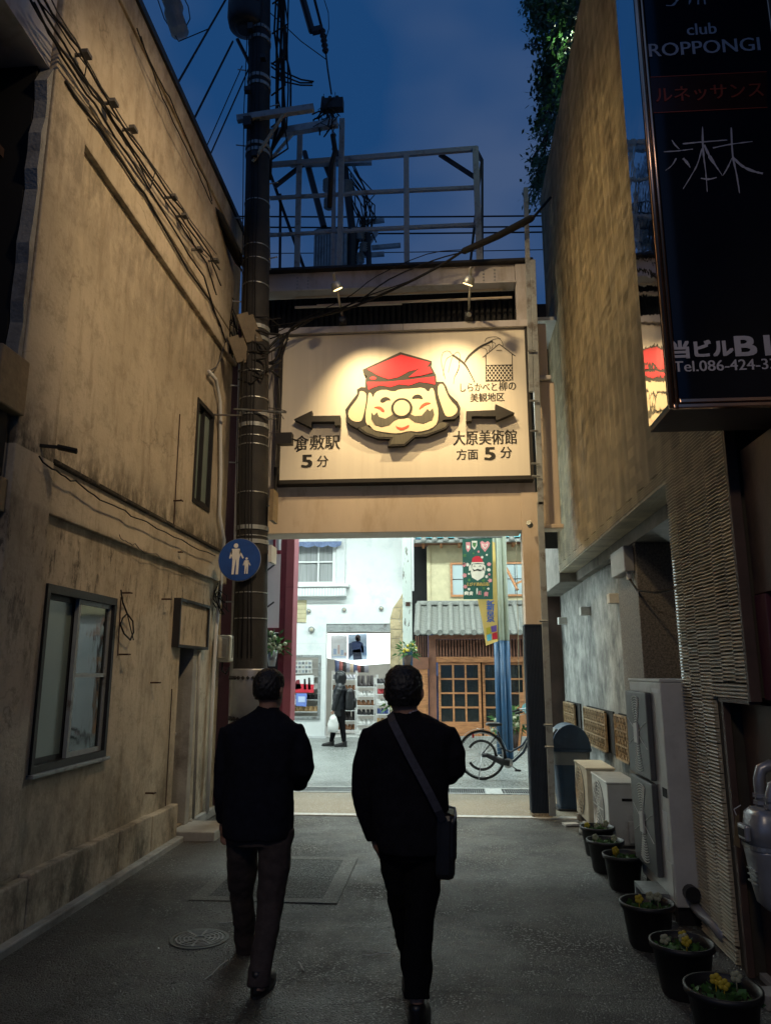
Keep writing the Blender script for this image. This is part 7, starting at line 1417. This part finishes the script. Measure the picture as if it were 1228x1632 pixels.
hand(bm_, A1[-1], (-.1, 0, -1), (-1, 0, 0), grip=.5); hand(bm_, A2[-1], (-.1, 0, -1), (-1, 0, 0))
for L_ in (L1, L2_): bm_.tube(L_, [.075, .05, .038], 10); bm_.tube([L_[-1], L_[-1] + Vector((-.04, 0, -.06)), L_[-1] + Vector((-.15, 0, -.07))], [.034, .034, .022], 8)
bm_.build('body', 'skin', m3, mods=(REM(.011), SMO(2))); features(m3, P)
jk = MB(); q = px_rings(YP, [(1141, 533, 549, .18, 0), (1128, 531, 550, .19, 0), (1112, 530, 551, .20, 0), (1100, 531, 552, .21, 0), (1093, 534, 550, .17, 0), (1088, 536, 548, .11, 0)])
jk.rings(q, 18)
for A in (A1, A2):
    n_ = 13; pts = []; rs = []
    for i in range(n_): t = i / (n_ - 1) * 2; k = min(int(t), 1); pts.append(A[k].lerp(A[k + 1], t - k)); rs.append((.075 - .008 * t) * (1 if i % 2 else .90))
    jk.tube(pts, rs, 12)
jk.build('puffer_jacket', 'puffer', m3, mods=(REM(.014), SMO(1), DIS(.035)))
hd2 = MB(); c = hc_; hd2.rings([(c.x + .03, YP, c.z - .15, .12, .11), (c.x + .02, YP, c.z - .06, .135, .125), (c.x + .02, YP, c.z + .03, .14, .13), (c.x + .015, YP, c.z + .10, .115, .11), (c.x + .01, YP, c.z + .145, .05, .05)], 18)
hd2.build('hood', 'puffer', m3, mods=(REM(.012), SMO(2), DIS(.02)))
ts = MB()
for L_ in (L1, L2_): ts.tube([L_[0] + Vector((0, 0, .08))] + L_, [.10, .092, .068, .052], 12)
ts.build('trousers', 'trous2', m3, mods=(REM(.012), SMO(2), DIS(.02)))
for L_ in (L1, L2_): shoe_big(m3, (L_[-1].x + .02, L_[-1].y, .016), R(90))
bp_ = pt(559, 1113, YP); bpk = thing('backpack', 'black backpack on the hooded pedestrian', 'bag', bp_); MB().rings([(bp_.x - .02, YP, bp_.z + z, rx, ry) for z, rx, ry in ((-.26, .08, .12), (-.22, .11, .15), (0, .12, .16), (.16, .10, .15), (.22, .05, .1))], 16, 3).build('body', 'blackp', bpk, mods=(REM(.014), SMO(3), DIS(.02)))
MB().rings([(bp_.x + .09, YP, bp_.z + z, rx, ry) for z, rx, ry in ((-.2, .03, .09), (-.05, .045, .11), (.0, .03, .09))], 12, 3).build('pocket', 'blackp', bpk, smooth=True)
for s in (-.11, .11): MB().tube([bp_ + Vector((-.10, s, .18)), bp_ + Vector((-.22, s * 1.2, .22)), bp_ + Vector((-.30, s * 1.3, .05)), bp_ + Vector((-.15, s, -.15))], .012, 5).build('shoulder_strap', 'strap', bpk, smooth=True)
hb = A1[-1] + Vector((-.0, 0, -.10)); cb_ = thing('carrier_bag', 'white plastic carrier bag held by the hooded pedestrian', 'bag', hb)
MB().rings([(hb.x + .0, hb.y, hb.z + z, rx, ry) for z, rx, ry in ((-.36, .10, .04), (-.34, .125, .07), (-.22, .13, .09), (-.08, .10, .06), (.0, .05, .03), (.04, .02, .015))], 18, 2.4).build('sack', 'bagw', cb_, smooth=True, mods=(('SUBSURF', dict(levels=1, render_levels=2)), DIS(.03)))
for s in (-.02, .02): MB().tube([hb + Vector((-.03, s, .0)), hb + Vector((0, s * .6, .09)), hb + Vector((.03, s, 0))], .006, 5).build('handle', 'bagw', cb_, smooth=True)
